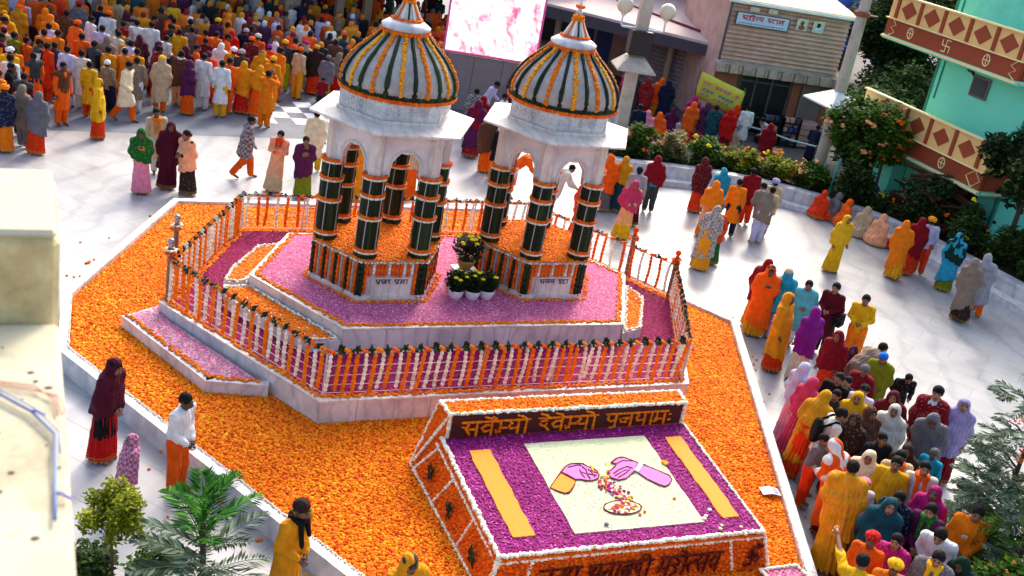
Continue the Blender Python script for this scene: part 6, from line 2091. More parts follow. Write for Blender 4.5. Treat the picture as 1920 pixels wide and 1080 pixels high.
def garment_mesh(kind, g):
    key = (g, kind)
    if key in BODY_CACHE: return BODY_CACHE[key]
    J = P_(kind)
    sit = kind == 'si'
    lo, hi = bounds(J, .2)
    h = .0185
    ph = (sum(ord(c) for c in kind + g) % 17) * .7
    def torso(f, r, sl=.055, k=.05):
        f.u(f.cap(J['pel'], J['wst'], .15 + r, .132 + r, .76), k)
        f.u(f.cap(J['wst'], J['chs'], .132 + r, .15 + r, .74), k)
        f.u(f.cap(J['shL'], J['shR'], .062 + r, .062 + r), .06)
        f.u(f.cap(J['chs'], J['nck'] - (0, 0, .015), .08 + r, .062 + r * .6), .04)
    def arms(f, r, k=.03, full=True):
        for sd in 'LR':
            f.u(f.cap(J['sh' + sd], J['el' + sd], .058 + r, .05 + r), k)
            w = J['el' + sd] + (J['wr' + sd] - J['el' + sd]) * (.93 if full else .25)
            f.u(f.cap(J['el' + sd], w, .05 + r, .042 + r), k)
    feet = (J['ankL'] + J['ankR']) / 2
    if g in 'Kk':                                    # long kurta / short shirt
        zb = (.42 if g == 'K' else .80)
        if sit: zb = .02
        f = Field((lo[0], lo[1], zb - .05 if not sit else 0), (hi[0], hi[1], J['nck'][2] + .1), h)
        torso(f, .014); arms(f, .010)
        if not sit:
            b = np.array((feet[0] * .5, feet[1] * .5, zb))
            f.u(cone(f, J['pel'] + (0, 0, .08), b, .165, .215 if g == 'K' else .185, .74), .04)
            if kind == 'wa' and g == 'K':
                for sd in 'LR': f.u(f.cap(J['hip' + sd], J['knee' + sd], .12, .11), .05)
            f.D = f.D + folds(f, 0, 0, 5, .016, 3, ph, zb, 1.1)
            f.D = np.maximum(f.D, zb - f.Z)
        else:
            for sd in 'LR': f.u(f.cap(J['hip' + sd], J['knee' + sd], .12, .10), .05)
        f.cut(f.cap(J['nck'] + (0, -.03, .02), J['nck'] + (0, -.12, .12), .05, .06))
    elif g == 'W':                                   # sleeveless waistcoat
        f = Field((lo[0], lo[1], J['pel'][2] - .12), (hi[0], hi[1], J['nck'][2] + .1), h)
        torso(f, .028)
        f.cut(f.cap(J['nck'] + (0, -.06, .0), J['chs'] + (0, -.26, -.05), .055, .03))
        f.D = np.maximum(f.D, J['pel'][2] - .05 - f.Z)
    elif g == 'L':                                   # long skirt or sari drape down to the ankle
        if sit:
            f = Field((lo[0] - .05, lo[1] - .05, 0), (hi[0] + .05, hi[1], .42), h)
            for sd in 'LR':
                f.u(f.cap(J['hip' + sd], J['knee' + sd], .14, .12), .08); f.u(f.cap(J['knee' + sd], J['ank' + sd], .11, .10), .08)
            f.u(f.cap(J['pel'], J['wst'], .16, .15, .8), .08)
            f.D = f.D + folds(f, 0, -.15, 7, .012, 3, ph, 0, .4)
        else:
            f = Field((lo[0] - .1, lo[1] - .1, .02), (hi[0] + .1, hi[1] + .1, 1.12), h)
            f.u(cone(f, J['pel'] + (0, 0, .13), np.array((feet[0], feet[1] + .01, .045)), .15, .235, .82))
            if kind == 'wa':
                for sd in 'LR': f.u(f.cap(J['knee' + sd], J['ank' + sd] + (0, 0, .05), .12, .12), .08)
            f.D = f.D + folds(f, 0, 0, 8, .030, 2.2, ph, .05, 1.05)
            f.D = np.maximum(f.D, .04 - f.Z)
    elif g == 'D':                                   # loose dhoti or pyjama
        f = Field((lo[0], lo[1] - .05, .03 if not sit else 0), (hi[0], hi[1], J['pel'][2] + .16), h)
        f.u(f.cap(J['pel'] - (0, 0, .04), J['wst'], .15, .14, .8))
        for sd in 'LR':
            f.u(f.cap(J['hip' + sd], J['knee' + sd], .115, .095), .05)
            f.u(f.cap(J['knee' + sd], J['ank' + sd] + (0, 0, .03), .095, .075 if not sit else .08), .03)
        f.D = f.D + folds(f, 0, 0, 6, .016, 4, ph, .05, 1.0)
        f.D = np.maximum(f.D, .055 - f.Z)
    elif g in 'SsVR':                                 # shawl with / without hood, short veil, long robe-like wrap
        hood = g in 'SVR'
        drop = {'S': .58, 's': .62, 'V': .86, 'R': .30}[g]
        zb = drop if not sit else .03
        f = Field((lo[0] - .05, lo[1] - .05, max(0, zb - .12)), (hi[0] + .05, hi[1] + .05, hi[2] + .02), h)
        f.u(f.cap(J['pel'], J['wst'], .185, .17, .76), .05)
        f.u(f.cap(J['wst'], J['chs'], .17, .175, .76), .05)
        for sd in 'LR':
            shd = J['sh' + sd] * (.96, 1, 1) - (0, 0, .022)
            f.u(f.cap(J['nck'] + (0, .015, -.005), shd, .076, .084), .05)
            f.u(f.cap(shd, J['el' + sd], .086, .090), .08)
            f.u(f.cap(J['el' + sd], J['el' + sd] + (J['wr' + sd] - J['el' + sd]) * .8, .082, .066), .08)
        if not sit:
            mid = (J['chs'] + J['wst']) / 2
            b = np.array((feet[0] * .6, feet[1] * .6 + .02 + (J['pel'][1] + mid[1]) * .25, zb - .1))
            f.u(cone(f, mid, b, .20, .27 if g != 'R' else .28, .80), .10)
        else:
            f.u(f.ell((0, -.03, .12), (.34, .30, .22)), .12)
        if hood:
            f.u(f.ell(rot_head(J, (0, .012, .016)), (.103, .118, .122)), .03)
            f.u(f.cap(rot_head(J, (0, .04, -.05)), J['nck'] + (0, .03, -.06), .10, .15, .85), .06)
        dg = f.X * (1 if ph % 2 > 1 else -1)
        f.D = f.D + folds(f, 0, .02, 3, .020, 3.2, ph, zb, 1.4) + .011 * (np.abs(np.sin(dg * 9 + f.Z * 11 + 2 * np.sin(f.Y * 5 + ph))) - .5)
        if not sit:
            slope = .30 * (1 if ph % 2 > 1 else -1)
            f.D = np.maximum(f.D, zb + slope * f.X + .12 * (f.Y + .02) + .015 * np.sin(np.arctan2(f.Y, f.X) * 7) - f.Z)
        else:
            f.D = np.maximum(f.D, .02 - f.Z)
        if hood:
            a, b = rot_head(J, (0, -.075, -.022)), rot_head(J, (0, -.22, -.05))
            f.cut(f.cap(a, b, .064, .085)); f.cut(f.cap(rot_head(J, (0, -.08, .02)), rot_head(J, (0, -.22, .02)), .055, .07))
            f.cut(f.cap(rot_head(J, (0, -.06, -.08)), rot_head(J, (0, -.2, -.12)), .045, .05))
        else:
            f.cut(f.cap(J['nck'] + (0, -.02, .03), J['nck'] + (0, -.12, .10), .065, .075))
    elif g == 'M':                                   # muffler round the neck with hanging ends
        f = Field((-.22, lo[1], J['chs'][2] - .22), (.22, hi[1], J['nck'][2] + .12), .0155)
        n = J['nck']
        ring = [n + (.085 * math.cos(a), -.01 + .085 * math.sin(a), .012 * math.sin(a)) for a in np.linspace(0, 2 * PI, 11)]
        for a, b in zip(ring[:-1], ring[1:]): f.u(f.cap(a, b, .034, .034), .02)
        fr = J['chs'] + (0, -.16, 0)
        for sg, dz in ((-1, -.16), (1, -.05)): f.u(f.cap(n + (sg * .05, -.09, -.02), fr + (sg * .055, -.005, dz), .034, .028), .03)
    elif g == 'H':                                   # short hair
        f = Field(J['hd'] - .16, J['hd'] + .18, .0125)
        f.u(f.ell(rot_head(J, (0, .018, .028)), (.086, .100, .096)))
        f.D = f.D + .004 * np.sin(f.X * 90) * np.sin(f.Y * 80)
        f.cut(f.ell(rot_head(J, (0, -.13, -.045)), (.085, .105, .105)))
        f.cut(f.cap(rot_head(J, (-.2, .03, -.13)), rot_head(J, (.2, .03, -.13)), .085, .085))
    elif g == 'B':                                   # long hair tied in a bun
        f = Field(J['hd'] - .2, J['hd'] + .22, .0135)
        f.u(f.ell(rot_head(J, (0, .02, .026)), (.089, .104, .100)))
        f.u(f.ell(rot_head(J, (0, .125, -.03)), (.05, .045, .05)), .03)
        f.cut(f.ell(rot_head(J, (0, -.125, -.04)), (.078, .100, .105)))
        f.cut(f.cap(rot_head(J, (-.2, .0, -.14)), rot_head(J, (.2, .0, -.14)), .075, .075))
    elif g in 'TC':                                  # wound turban / close cap
        f = Field(J['hd'] - .2, J['hd'] + .24, .0145)
        r = (.112, .122, .082) if g == 'T' else (.094, .106, .088)
        f.u(f.ell(rot_head(J, (0, .016, .060 if g == 'T' else .045)), r))
        if g == 'T': f.D = f.D + .008 * np.sin((f.Z + .6 * f.X - .3 * f.Y) * 95)
        f.cut(f.ell(rot_head(J, (0, -.12, -.06)), (.10, .085, .095)))
        f.D = np.maximum(f.D, (J['hd'][2] + (-.005 if g == 'T' else .0)) - f.Z - .1 * (f.Y - J['hd'][1]))
    elif g == 'G':                                   # shoulder bag
        f = Field(lo, hi, .0185)
        c = J['pel'] + (.25, -.02, -.02)
        f.u(np.maximum(np.maximum(np.abs(f.X - c[0]) - .06, np.abs(f.Y - c[1]) - .13), np.abs(f.Z - c[2]) - .12) - .015)
        f.u(f.cap(c + (0, 0, .12), J['shR'] + (.02, .0, .06), .015, .015), .01)
    elif g == 'P':                                   # rucksack on the back
        f = Field(lo, hi, .0185)
        c = (J['chs'] + J['wst']) / 2 + (0, .2, .02)
        f.u(f.ell(c, (.15, .10, .22)))
        for sg in (-1, 1):
            f.u(f.cap(J['shL' if sg < 0 else 'shR'] * (.65, 1, 1) + (0, .02, .085), c + (sg * .1, 0, .1), .022, .022), .02)
            f.u(f.cap(J['shL' if sg < 0 else 'shR'] * (.65, 1, 1) + (0, -.02, .085), J['chs'] + (sg * .11, -.165, -.08), .02, .02), .02)
    V, F = f.mesh()
    if g not in 'HBTCMGP':   # even out the surface a little
        pass
    me = finish(GNAME[g], V, F, [M['hair'] if g in 'HB' else M['cloth']])
    BODY_CACHE[key] = me
    return me
GNAME = {'K': 'kurta', 'k': 'shirt', 'W': 'waistcoat', 'L': 'long_skirt', 'D': 'loose_trousers', 'S': 'hooded_shawl', 's': 'shoulder_shawl', 'V': 'short_veil', 'R': 'long_wrap', 'M': 'muffler', 'H': 'hair', 'B': 'hair', 'T': 'turban', 'C': 'cap', 'G': 'shoulder_bag', 'P': 'rucksack'}
PAL = {k: lin(v) for k, v in dict(
    saffron=(.90, .46, .05), orange=(.90, .35, .04), redorange=(.86, .22, .05), yellow=(.88, .66, .07), mustard=(.80, .55, .08), gold=(.84, .54, .07), maroon=(.36, .05, .10), wine=(.28, .05, .13), crimson=(.50, .05, .10), red=(.74, .08, .07),
    brown=(.36, .22, .15), dkbrown=(.20, .12, .11), taupe=(.50, .43, .37), beige=(.74, .64, .50), cream=(.87, .80, .66), white=(.86, .86, .86), offwhite=(.80, .77, .72), ltgrey=(.62, .61, .63), grey=(.42, .40, .42), dkgrey=(.22, .22, .24), black=(.06, .06, .07), navy=(.09, .11, .22),
    blue=(.10, .45, .85), teal=(.07, .26, .30), turquoise=(.12, .58, .70), ltteal=(.35, .68, .70), green=(.08, .36, .12), dkgreen=(.07, .18, .13), olive=(.46, .48, .08), lime=(.58, .66, .12), purple=(.52, .10, .50), lilac=(.62, .56, .72), magenta=(.66, .10, .40), pink=(.88, .50, .60), peach=(.90, .62, .46), rose=(.76, .22, .36), lavender=(.76, .74, .85), plum=(.30, .10, .26)).items()}
SKIN = [lin(c) for c in ((.42, .27, .19), (.54, .36, .26), (.64, .45, .33), (.34, .21, .15))]
def person(x, y, yaw, kind, spec, label, hgt=1.62, skin=1, group=None, z=0.0, plaid=()):
    t = thing('person', label, 'person', (x, y, z), math.radians(yaw), group)
    s = hgt / 1.66
    if kind != 'si': t.rotation_euler = (math.radians(random.gauss(0, 2.2)), math.radians(random.gauss(0, 2.2)), math.radians(yaw))
    t.scale = (s * random.uniform(.98, 1.04), s * random.uniform(.98, 1.04), s)
    toks = spec.split()
    has = ''.join(q[0] for q in toks)
    if not any(c in has for c in 'SVRHB'):
        toks.append('H:black')
    o = put(body_mesh(kind), 'body', t, (0, 0, 0))
    o.color = (*SKIN[skin % 4], 1)
    for q in toks:
        g, c = q.split(':')
        o = put(garment_mesh(kind, g), GNAME[g], t, (0, 0, 0))
        col = np.array(PAL[c]) * random.uniform(.9, 1.1)
        o.color = (*np.clip(col, 0, 1), 1)
        if g in plaid:
            o.material_slots[0].link = 'OBJECT'; o.material_slots[0].material = M['plaid']
    return t
PEOPLE = [
 (-12.44, 24.57, 180, 'st', 'T:saffron s:navy L:saffron', 1.6, 0, 'person in navy shawl and orange turban at the far left edge'),
 (-12.24, 25.14, 160, 'st', 'S:taupe D:grey', 1.55, 0, 'thin person in taupe hooded shawl between the navy and the grey shawls'),
 (-11.8, 24.82, 180, 'st', 'S:grey L:redorange', 1.52, 0, 'person in grey hooded shawl over an orange red skirt, back turned'),
 (-13.27, 26.64, 100, 'fo', 's:black D:black', 1.6, 3, 'dark haired person in black behind the navy shawl'),
 (-12.32, 27.3, 70, 'st', 'K:orange W:brown D:orange', 1.66, 0, 'man in orange kurta and brown waistcoat walking beside the white courtyard edge'),
 (-11.1, 26.78, 110, 'st', 'S:yellow L:redorange', 1.55, 0, 'woman in bright yellow hooded shawl and orange skirt alone on the courtyard edge'),
 (-11.23, 28.65, 80, 'wa', 'K:cream D:orange', 1.7, 0, 'man in cream coat and baggy orange trousers striding right'),
 (-13.89, 29.07, 120, 'fo', 'K:white W:dkgrey D:white', 1.7, 0, 'man with folded arms in dark grey waistcoat over white'),
 (-13.48, 29.02, 150, 'st', 'K:redorange D:redorange', 1.65, 0, 'man in plain red orange robe right of the grey waistcoat'),
 (-12.91, 28.94, 170, 'st', 'K:lavender D:lavender', 1.68, 0, 'man in pale lavender kurta left of the cream one'),
 (-12.5, 29.03, 180, 'st', 'K:offwhite D:offwhite', 1.66, 0, 'man in off white kurta with hands behind his back'),
 (-12.7, 30.11, 150, 'st', 'k:black W:dkgrey D:white', 1.7, 0, 'man in black leather jacket and white trousers'),
 (-12.24, 29.97, 180, 'st', 'K:gold D:orange', 1.62, 0, 'man in golden kurta with red collar, back turned, left of a twin'),
 (-11.84, 30.09, 180, 'st', 'K:saffron D:orange', 1.62, 0, 'man in saffron kurta just behind the cream coated walker'),
 (-11.55, 30.39, 160, 'st', 'K:gold D:saffron', 1.64, 0, 'person in golden robe right behind the cream coated walker'),
 (-10.76, 30.09, 180, 'st', 'T:yellow R:beige D:orange', 1.6, 0, 'person in long beige blanket and yellow turban, back turned'),
 (-10.59, 31.04, 160, 'st', 's:brown M:white D:peach', 1.66, 0, 'man in brown shawl and white muffler beside the beige blanket'),
 (-10.51, 31.46, 170, 'st', 'R:wine D:white', 1.68, 0, 'tall person wrapped in plum red shawl over white dhoti'),
 (-9.87, 31.13, 170, 'st', 'K:white D:white', 1.7, 0, 'man in long white kurta and white dhoti, second white kurta from the right'),
 (-9.21, 30.67, 180, 'st', 'K:white D:yellow', 1.66, 0, 'man in white kurta over a yellow dhoti at the front of the crowd'),
 (-9.2, 31.19, 160, 'st', 'K:orange D:orange', 1.66, 0, 'man in orange kurta half hidden right of the white kurta and yellow dhoti'),
 (-8.87, 31.53, 190, 'st', 'S:gold L:red', 1.55, 0, 'woman in patterned golden veil and bright red skirt'),
 (-8.46, 31.59, 180, 'st', 'V:gold L:orange', 1.52, 1, 'woman in golden veil and orange skirt behind the man taking a picture'),
 (-7.87, 30.51, 175, 'cam', 'K:saffron D:saffron', 1.68, 0, 'man in saffron robe with both arms raised taking a picture'),
 (-8.22, 32.38, 180, 'st', 'T:yellow K:gold D:gold', 1.66, 0, 'person in gold with bright yellow cap behind the man taking a picture'),
 (-8.51, 34.92, 180, 'st', 'T:yellow k:dkgrey D:lime', 1.66, 0, 'man in dark jacket, yellow turban and lime trousers at the painted squares'),
 (-8.1, 35.04, 180, 'st', 'C:teal k:black D:offwhite', 1.64, 0, 'man in black jacket and off white trousers at the painted squares'),
 (-7.99, 35.46, 170, 'st', 'T:magenta R:beige D:lavender', 1.64, 0, 'person in beige wrap and purple cap at the painted squares'),
 (-7.6, 35.31, 180, 'st', 'T:gold s:dkbrown L:redorange', 1.6, 0, 'person in dark brown shawl, gold headcloth and rust skirt'),
 (-7.06, 34.41, 160, 'st', 's:grey L:olive C:grey', 1.56, 1, 'person in grey patterned shawl beside the left dome'),
 (-6.85, 35.22, 150, 'st', 'V:taupe L:red', 1.54, 1, 'person in taupe veil and red skirt beside the left dome'),
 (-6.88, 33.26, 180, 'fo', 'k:crimson D:navy', 1.1, 1, 'child in crimson top crouching left of the dome'),
 (-14.77, 29.06, 120, 'fo', 'K:gold W:wine D:saffron', 1.68, 0, 'man in wine waistcoat over gold at the left edge'),
 (-14.64, 29.45, 150, 'st', 'K:olive D:gold', 1.66, 0, 'man in olive yellow kurta left of the folded arms'),
 (-14.23, 29.54, 140, 'st', 'K:orange D:saffron', 1.6, 1, 'person in orange bending behind the grey waistcoat'),
 (-14.32, 30.5, 180, 'st', 'K:saffron D:orange', 1.66, 0, 'man in saffron kurta under the orange hooded one'),
 (-13.95, 30.68, 150, 'st', 'K:saffron D:orange', 1.66, 0, 'man in saffron kurta looking left behind the red orange robe'),
 (-15.57, 33.51, 180, 'st', 'S:saffron D:saffron', 1.6, 0, 'person fully hooded in saffron, back turned, upper left'),
 (-15.85, 31.77, 180, 'st', 'S:mustard D:mustard', 1.6, 0, 'person hooded in mustard yellow at upper left'),
 (-16.3, 33.0, 180, 'st', 'T:orange R:mustard D:orange', 1.62, 0, 'person with big orange turban behind the mustard hood'),
 (-15.08, 33.8, 170, 'st', 's:brown K:brown D:brown', 1.6, 0, 'person in brown shawl beside the red cap, upper left'),
 (-15.33, 35.19, 180, 'st', 'T:red s:grey K:offwhite D:grey', 1.64, 0, 'person in grey shawl with a red cap, upper left'),
 (-14.18, 33.26, 150, 'st', 'K:white D:offwhite', 1.66, 0, 'man in white shirt left of the lavender one'),
 (-13.39, 32.13, 180, 'st', 'K:lavender D:lavender', 1.7, 0, 'man in lavender kurta, back turned, below the orange turban'),
 (-14.12, 34.42, 180, 'st', 'T:orange K:white D:white', 1.66, 0, 'person in white with a tall orange turban'),
 (-12.82, 31.95, 150, 'st', 'K:offwhite D:offwhite', 1.66, 0, 'man in off white kurta right of the lavender one'),
 (-13.27, 33.62, 140, 'fo', 'k:crimson D:navy', 1.6, 1, 'person in crimson and blue top between white kurtas'),
 (-12.94, 33.89, 170, 'st', 'K:white D:white', 1.68, 0, 'man in white kurta, left of two white backs together'),
 (-12.44, 33.81, 180, 'st', 'K:white D:lavender', 1.72, 0, 'broad man in white kurta, right of two white backs together'),
 (-11.95, 33.95, 90, 'fo', 'k:beige W:black D:grey', 1.68, 0, 'man with folded arms in black waistcoat and beige sleeves'),
 (-11.5, 33.83, 170, 'st', 'K:mustard D:saffron', 1.64, 0, 'man in mustard kurta right of the black waistcoat'),
 (-11.43, 34.6, 180, 'st', 'k:grey D:grey', 1.62, 1, 'person in grey jacket right of the mustard kurta'),
 (-11.01, 34.4, 180, 'st', 'K:orange D:orange', 1.66, 0, 'man in orange kurta with grey hair before the middle pillar'),
 (-10.71, 34.69, 160, 'st', 'K:saffron D:saffron', 1.6, 1, 'shorter man in saffron beside the grey haired one'),
 (-9.86, 31.69, 180, 'st', 'C:plum K:redorange D:redorange', 1.62, 1, 'person in red orange robe with a plum cap between white kurtas'),
 (-10.1, 33.14, 180, 'st', 'S:white D:white', 1.6, 0, 'person hooded in plain white behind the white kurtas'),
 (-10.45, 35.38, 180, 'st', 'S:red L:teal', 1.56, 0, 'person hooded in bright red in the middle of the crowd'),
 (-9.6, 32.67, 180, 'st', 'T:white K:mustard D:saffron', 1.66, 0, 'man in mustard kurta with a white cap'),
 (-10.18, 35.87, 180, 'st', 'C:ltgrey k:navy D:navy', 1.62, 1, 'person in navy with a pale grey cap'),
 (-9.18, 32.58, 180, 'st', 'T:ltgrey K:dkgrey D:dkgrey', 1.64, 0, 'person in charcoal with a grey turban'),
 (-9.56, 35.17, 180, 'st', 'T:offwhite K:orange D:orange', 1.64, 1, 'person in orange with an off white turban'),
 (-8.91, 33.2, 180, 'st', 'C:grey V:mustard L:crimson', 1.58, 0, 'person in mustard wrap with grey cap left of the yellow cap'),
 (-8.8, 34.17, 180, 'st', 'C:purple k:redorange D:dkbrown', 1.6, 1, 'person in rust jacket with purple cap behind the yellow cap'),
 (-8.72, 23.5, 15, 'na', 'V:green k:gold L:pink B:black', 1.55, 0, 'woman in green shawl, gold blouse and pink skirt'),
 (-8.37, 24.1, 20, 'st', 'S:wine L:wine', 1.62, 0, 'tall woman in dark wine hooded shawl in the middle of three friends'),
 (-7.84, 24.0, -30, 'fo', 's:peach K:dkbrown L:dkbrown B:black', 1.56, 1, 'woman in peach shawl over a dark brown dress, right of three friends'),
 (-8.9, 25.03, 30, 'st', 'K:beige M:saffron D:offwhite', 1.66, 0, 'man in beige kurta and saffron scarf behind the three friends'),
 (-7.1, 25.85, 120, 'wa', 's:wine D:orange', 1.62, 0, 'person in red and white checked shawl over orange trousers, walking', 1),
 (-6.18, 25.27, 0, 'na', 'K:peach M:redorange L:beige B:black', 1.58, 2, 'woman in pale peach coat and orange scarf with joined hands'),
 (-5.41, 25.16, 20, 'na', 's:plum K:olive L:olive B:black', 1.56, 1, 'woman in olive yellow dress with a plum shawl and joined hands'),
 (-5.66, 27.42, 180, 'st', 's:cream K:cream D:yellow', 1.66, 0, 'man in cream shawl and yellow dhoti walking away left of the pavilion'),
 (-1.95, 31.4, 180, 'st', 'V:crimson R:plum L:crimson', 1.72, 0, 'tall woman in plum wrap and crimson skirt between the pavilions'),
 (-1.87, 32.6, 170, 'st', 'S:crimson L:plum', 1.6, 0, 'woman with bright crimson hood behind the plum wrap'),
 (-1.36, 30.2, 185, 'st', 's:brown L:orange C:redorange', 1.62, 1, 'person in brown shawl and orange skirt between the pavilions'),
 (-1.04, 29.7, 200, 'st', 's:black L:mustard', 1.6, 1, 'person in black shawl and mustard skirt left of the right pavilion'),
 (-1.94, 35.03, 60, 'be', 'K:lavender D:lavender', 1.7, 0, 'man in pale lavender shirt leaning before the screen base'),
 (-1.36, 33.29, 70, 'fo', 'K:white D:ltgrey', 1.64, 0, 'man in white shirt right of the leaning one'),
 (-2.2, 33.41, 180, 'st', 's:dkgrey D:grey', 1.6, 2, 'grey haired person in dark checked shawl before the screen base', 1),
 (-1.15, 36.96, 180, 'st', 's:plum D:dkgrey', 1.62, 1, 'person in plum shawl at the left side of the right dome'),
 (-4.04, 25.48, 200, 'st', 'R:gold L:gold', 1.62, 1, 'person in golden wrap seen through the left pavilion arches'),
 (-3.08, 26.78, 180, 'fo', 'V:beige L:orange', 1.5, 1, 'person in patterned beige veil behind the left pavilion'),
 (-0.58, 28.24, 100, 'bb', 'K:orange D:white', 1.58, 1, 'man in orange stooping behind the right pavilion'),
 (0.58, 27.59, 120, 'bb', 's:offwhite D:redorange', 1.55, 1, 'person in white shawl stooping behind the right pavilion'),
 (1.31, 26.19, 160, 'st', 'S:redorange L:redorange', 1.5, 1, 'person in red orange shawl right beside the right pavilion pillar'),
 (1.97, 28.64, 190, 'st', 'S:orange L:grey', 1.58, 1, 'woman with orange veil and grey patterned sari beside the right pavilion eave'),
 (2.36, 28.8, 170, 'st', 'V:mustard L:teal', 1.56, 1, 'woman in pale mustard veil right of the orange one'),
 (2.45, 26.57, 10, 'fo', 'V:rose K:peach L:yellow', 1.58, 1, 'woman in rose shawl and yellow skirt facing the shrine, arms folded'),
 (2.74, 27.84, 170, 'st', 'k:ltgrey L:wine B:black', 1.58, 1, 'black haired woman in pale grey blouse behind the rose shawl'),
 (3.28, 29.28, 185, 'st', 'V:crimson k:turquoise D:dkgrey', 1.64, 1, 'person in turquoise jacket and crimson headcloth, back turned'),
 (4.67, 30.12, 200, 'st', 'S:maroon L:redorange', 1.6, 0, 'woman in maroon shawl and orange skirt alone near the marble steps'),
 (4.72, 28.07, 195, 'st', 'V:saffron K:peach L:saffron', 1.56, 0, 'woman with saffron headcloth and peach blouse'),
 (5.17, 29.76, 190, 'st', 'R:turquoise D:teal', 1.5, 1, 'person all in turquoise behind the saffron headcloth'),
 (4.4, 25.41, 165, 'be', 'R:taupe L:gold', 1.66, 0, 'stooping person in wide taupe blanket over a gold skirt', 1),
 (4.72, 25.96, 170, 'st', 's:redorange L:green', 1.5, 1, 'person in orange top and green skirt right of the taupe blanket'),
 (5.43, 28.4, 175, 'st', 'K:saffron D:navy', 1.6, 0, 'man in saffron shirt and dark trousers left of the brick red shawl'),
 (6.04, 29.79, 200, 'st', 's:crimson D:redorange', 1.66, 0, 'person in brick red shawl in the walking group'),
 (6.17, 28.23, 200, 'be', 's:taupe D:lavender M:offwhite', 1.7, 1, 'person in large taupe shawl over white dhoti in the walking group'),
 (6.4, 29.05, 190, 'st', 'T:lilac s:beige D:grey', 1.64, 0, 'person in beige grey shawl with lilac turban'),
 (6.29, 28.64, 185, 'st', 'K:beige D:orange', 1.55, 1, 'person in orange trousers between the taupe shawl and lilac turban'),
 (7.99, 27.07, 20, 'st', 'V:yellow K:yellow L:yellow', 1.58, 1, 'woman in bright yellow sari standing alone on the right courtyard'),
 (8.53, 31.85, 120, 'si', 'V:redorange L:redorange', 1.6, 0, 'seated woman in red orange sari at the marble steps'),
 (8.95, 31.91, 100, 'si', 'S:grey L:peach', 1.6, 1, 'seated person in grey hood between two orange ones'),
 (9.17, 31.43, 100, 'si', 'V:orange L:saffron', 1.6, 0, 'seated woman in saffron right of the grey hood'),
 (9.54, 30.69, 130, 'si', 'S:beige L:beige', 1.7, 0, 'seated person wrapped in beige, left of two pale shawls'),
 (9.88, 30.21, 130, 'si', 'S:peach L:red', 1.7, 0, 'seated person wrapped in pale pink, right of two pale shawls'),
 (9.73, 27.51, 160, 'wa', 'R:saffron L:mustard', 1.6, 0, 'person in wide saffron shawl walking with the crimson hood'),
 (10.15, 28.02, 165, 'st', 'S:crimson L:redorange', 1.6, 0, 'woman in crimson hood and orange skirt in the walking group of three'),
 (10.56, 28.18, 170, 'st', 'T:gold k:lavender D:redorange', 1.64, 0, 'person in white shirt, gold cap and red orange trousers'),
 (10.99, 27.26, 160, 'st', 'V:dkgreen R:turquoise L:olive', 1.58, 1, 'woman in turquoise shawl and olive skirt on the right'),
 (10.8, 25.22, 150, 'wa', 'R:taupe L:dkbrown', 1.6, 0, 'person in grey brown shawl and dark skirt at the right steps'),
 (11.38, 25.78, 160, 'wa', 'R:ltgrey D:orange', 1.64, 0, 'person in pale grey shawl and baggy orange trousers at the right steps'),
 (5.27, 22.33, 140, 'st', 'S:crimson L:saffron', 1.6, 0, 'woman in crimson hood behind the one praying in orange'),
 (5.25, 21.85, -10, 'na', 'R:orange L:gold C:dkgrey', 1.66, 0, 'person in orange sari and grey cap praying at the flower bed corner'),
 (5.69, 21.97, 170, 'st', 'S:turquoise L:lilac C:beige', 1.6, 0, 'person in turquoise shawl over lilac at the flower bed corner'),
 (5.44, 20.24, 60, 'st', 'R:gold L:redorange', 1.68, 0, 'tall woman in golden sari with red orange skirt, back half turned'),
 (5.84, 20.02, 200, 'st', 'S:purple L:cream', 1.58, 0, 'woman in bright purple shawl and cream skirt'),
 (6.11, 21.67, -20, 'fo', 's:ltteal K:ltteal D:white B:black', 1.56, 1, 'woman in pale teal dress and white scarf'),
 (6.62, 21.53, -40, 'fo', 'K:maroon D:dkbrown B:black G:black', 1.64, 2, 'woman in maroon tunic with a black handbag'),
 (7.22, 21.27, -30, 'fo', 'k:yellow D:saffron', 1.62, 1, 'young man in yellow shirt with arms crossed'),
 (6.12, 19.03, -50, 'st', 'V:crimson L:redorange', 1.58, 1, 'woman in crimson shawl above the queue'),
 (6.63, 19.39, -30, 'fo', 'S:plum L:plum', 1.2, 1, 'child wrapped in plum in front of the crimson shawl'),
 (6.57, 18.93, 120, 'bb', 's:taupe D:taupe', 1.66, 1, 'stooping person in taupe shawl beside the yellow shirt'),
 (6.45, 18.06, -40, 'st', 'C:grey s:crimson L:crimson', 1.45, 1, 'child in crimson shawl with a grey woollen cap'),
 (6.93, 18.64, -20, 'lo', 'C:blue s:olive L:blue', 1.5, 1, 'person in olive shawl with a bright blue cap'),
 (7.39, 18.62, -10, 'be', 'K:black D:black B:black', 1.3, 1, 'dark haired child in black right of the olive shawl'),
 (5.2, 17.29, 110, 'st', 'V:lavender K:pink L:pink', 1.56, 1, 'woman in pink sari with a white veil at the head of the queue'),
 (5.17, 16.82, 120, 'st', 'V:rose K:beige L:rose', 1.52, 1, 'woman in rose patterned sari behind the pink one'),
 (5.18, 16.18, 150, 'be', 'R:mustard L:redorange', 1.6, 1, 'woman in mustard brown shawl bowed towards the flower bed'),
 (5.64, 17.15, -40, 'st', 'k:black D:black', 1.55, 1, 'dark haired person in black in the queue behind the mustard shawl'),
 (5.61, 16.7, -40, 'fo', 'k:dkgrey D:black H:black', 1.45, 2, 'child in dark grey next to the dark haired person in black'),
 (6.02, 17.41, -50, 'st', 'k:dkbrown D:black', 1.4, 2, 'boy in dark brown left of the yellow veil'),
 (6.0, 16.46, -30, 'fo', 'S:yellow L:olive', 1.56, 2, 'woman in bright yellow veil in the queue'),
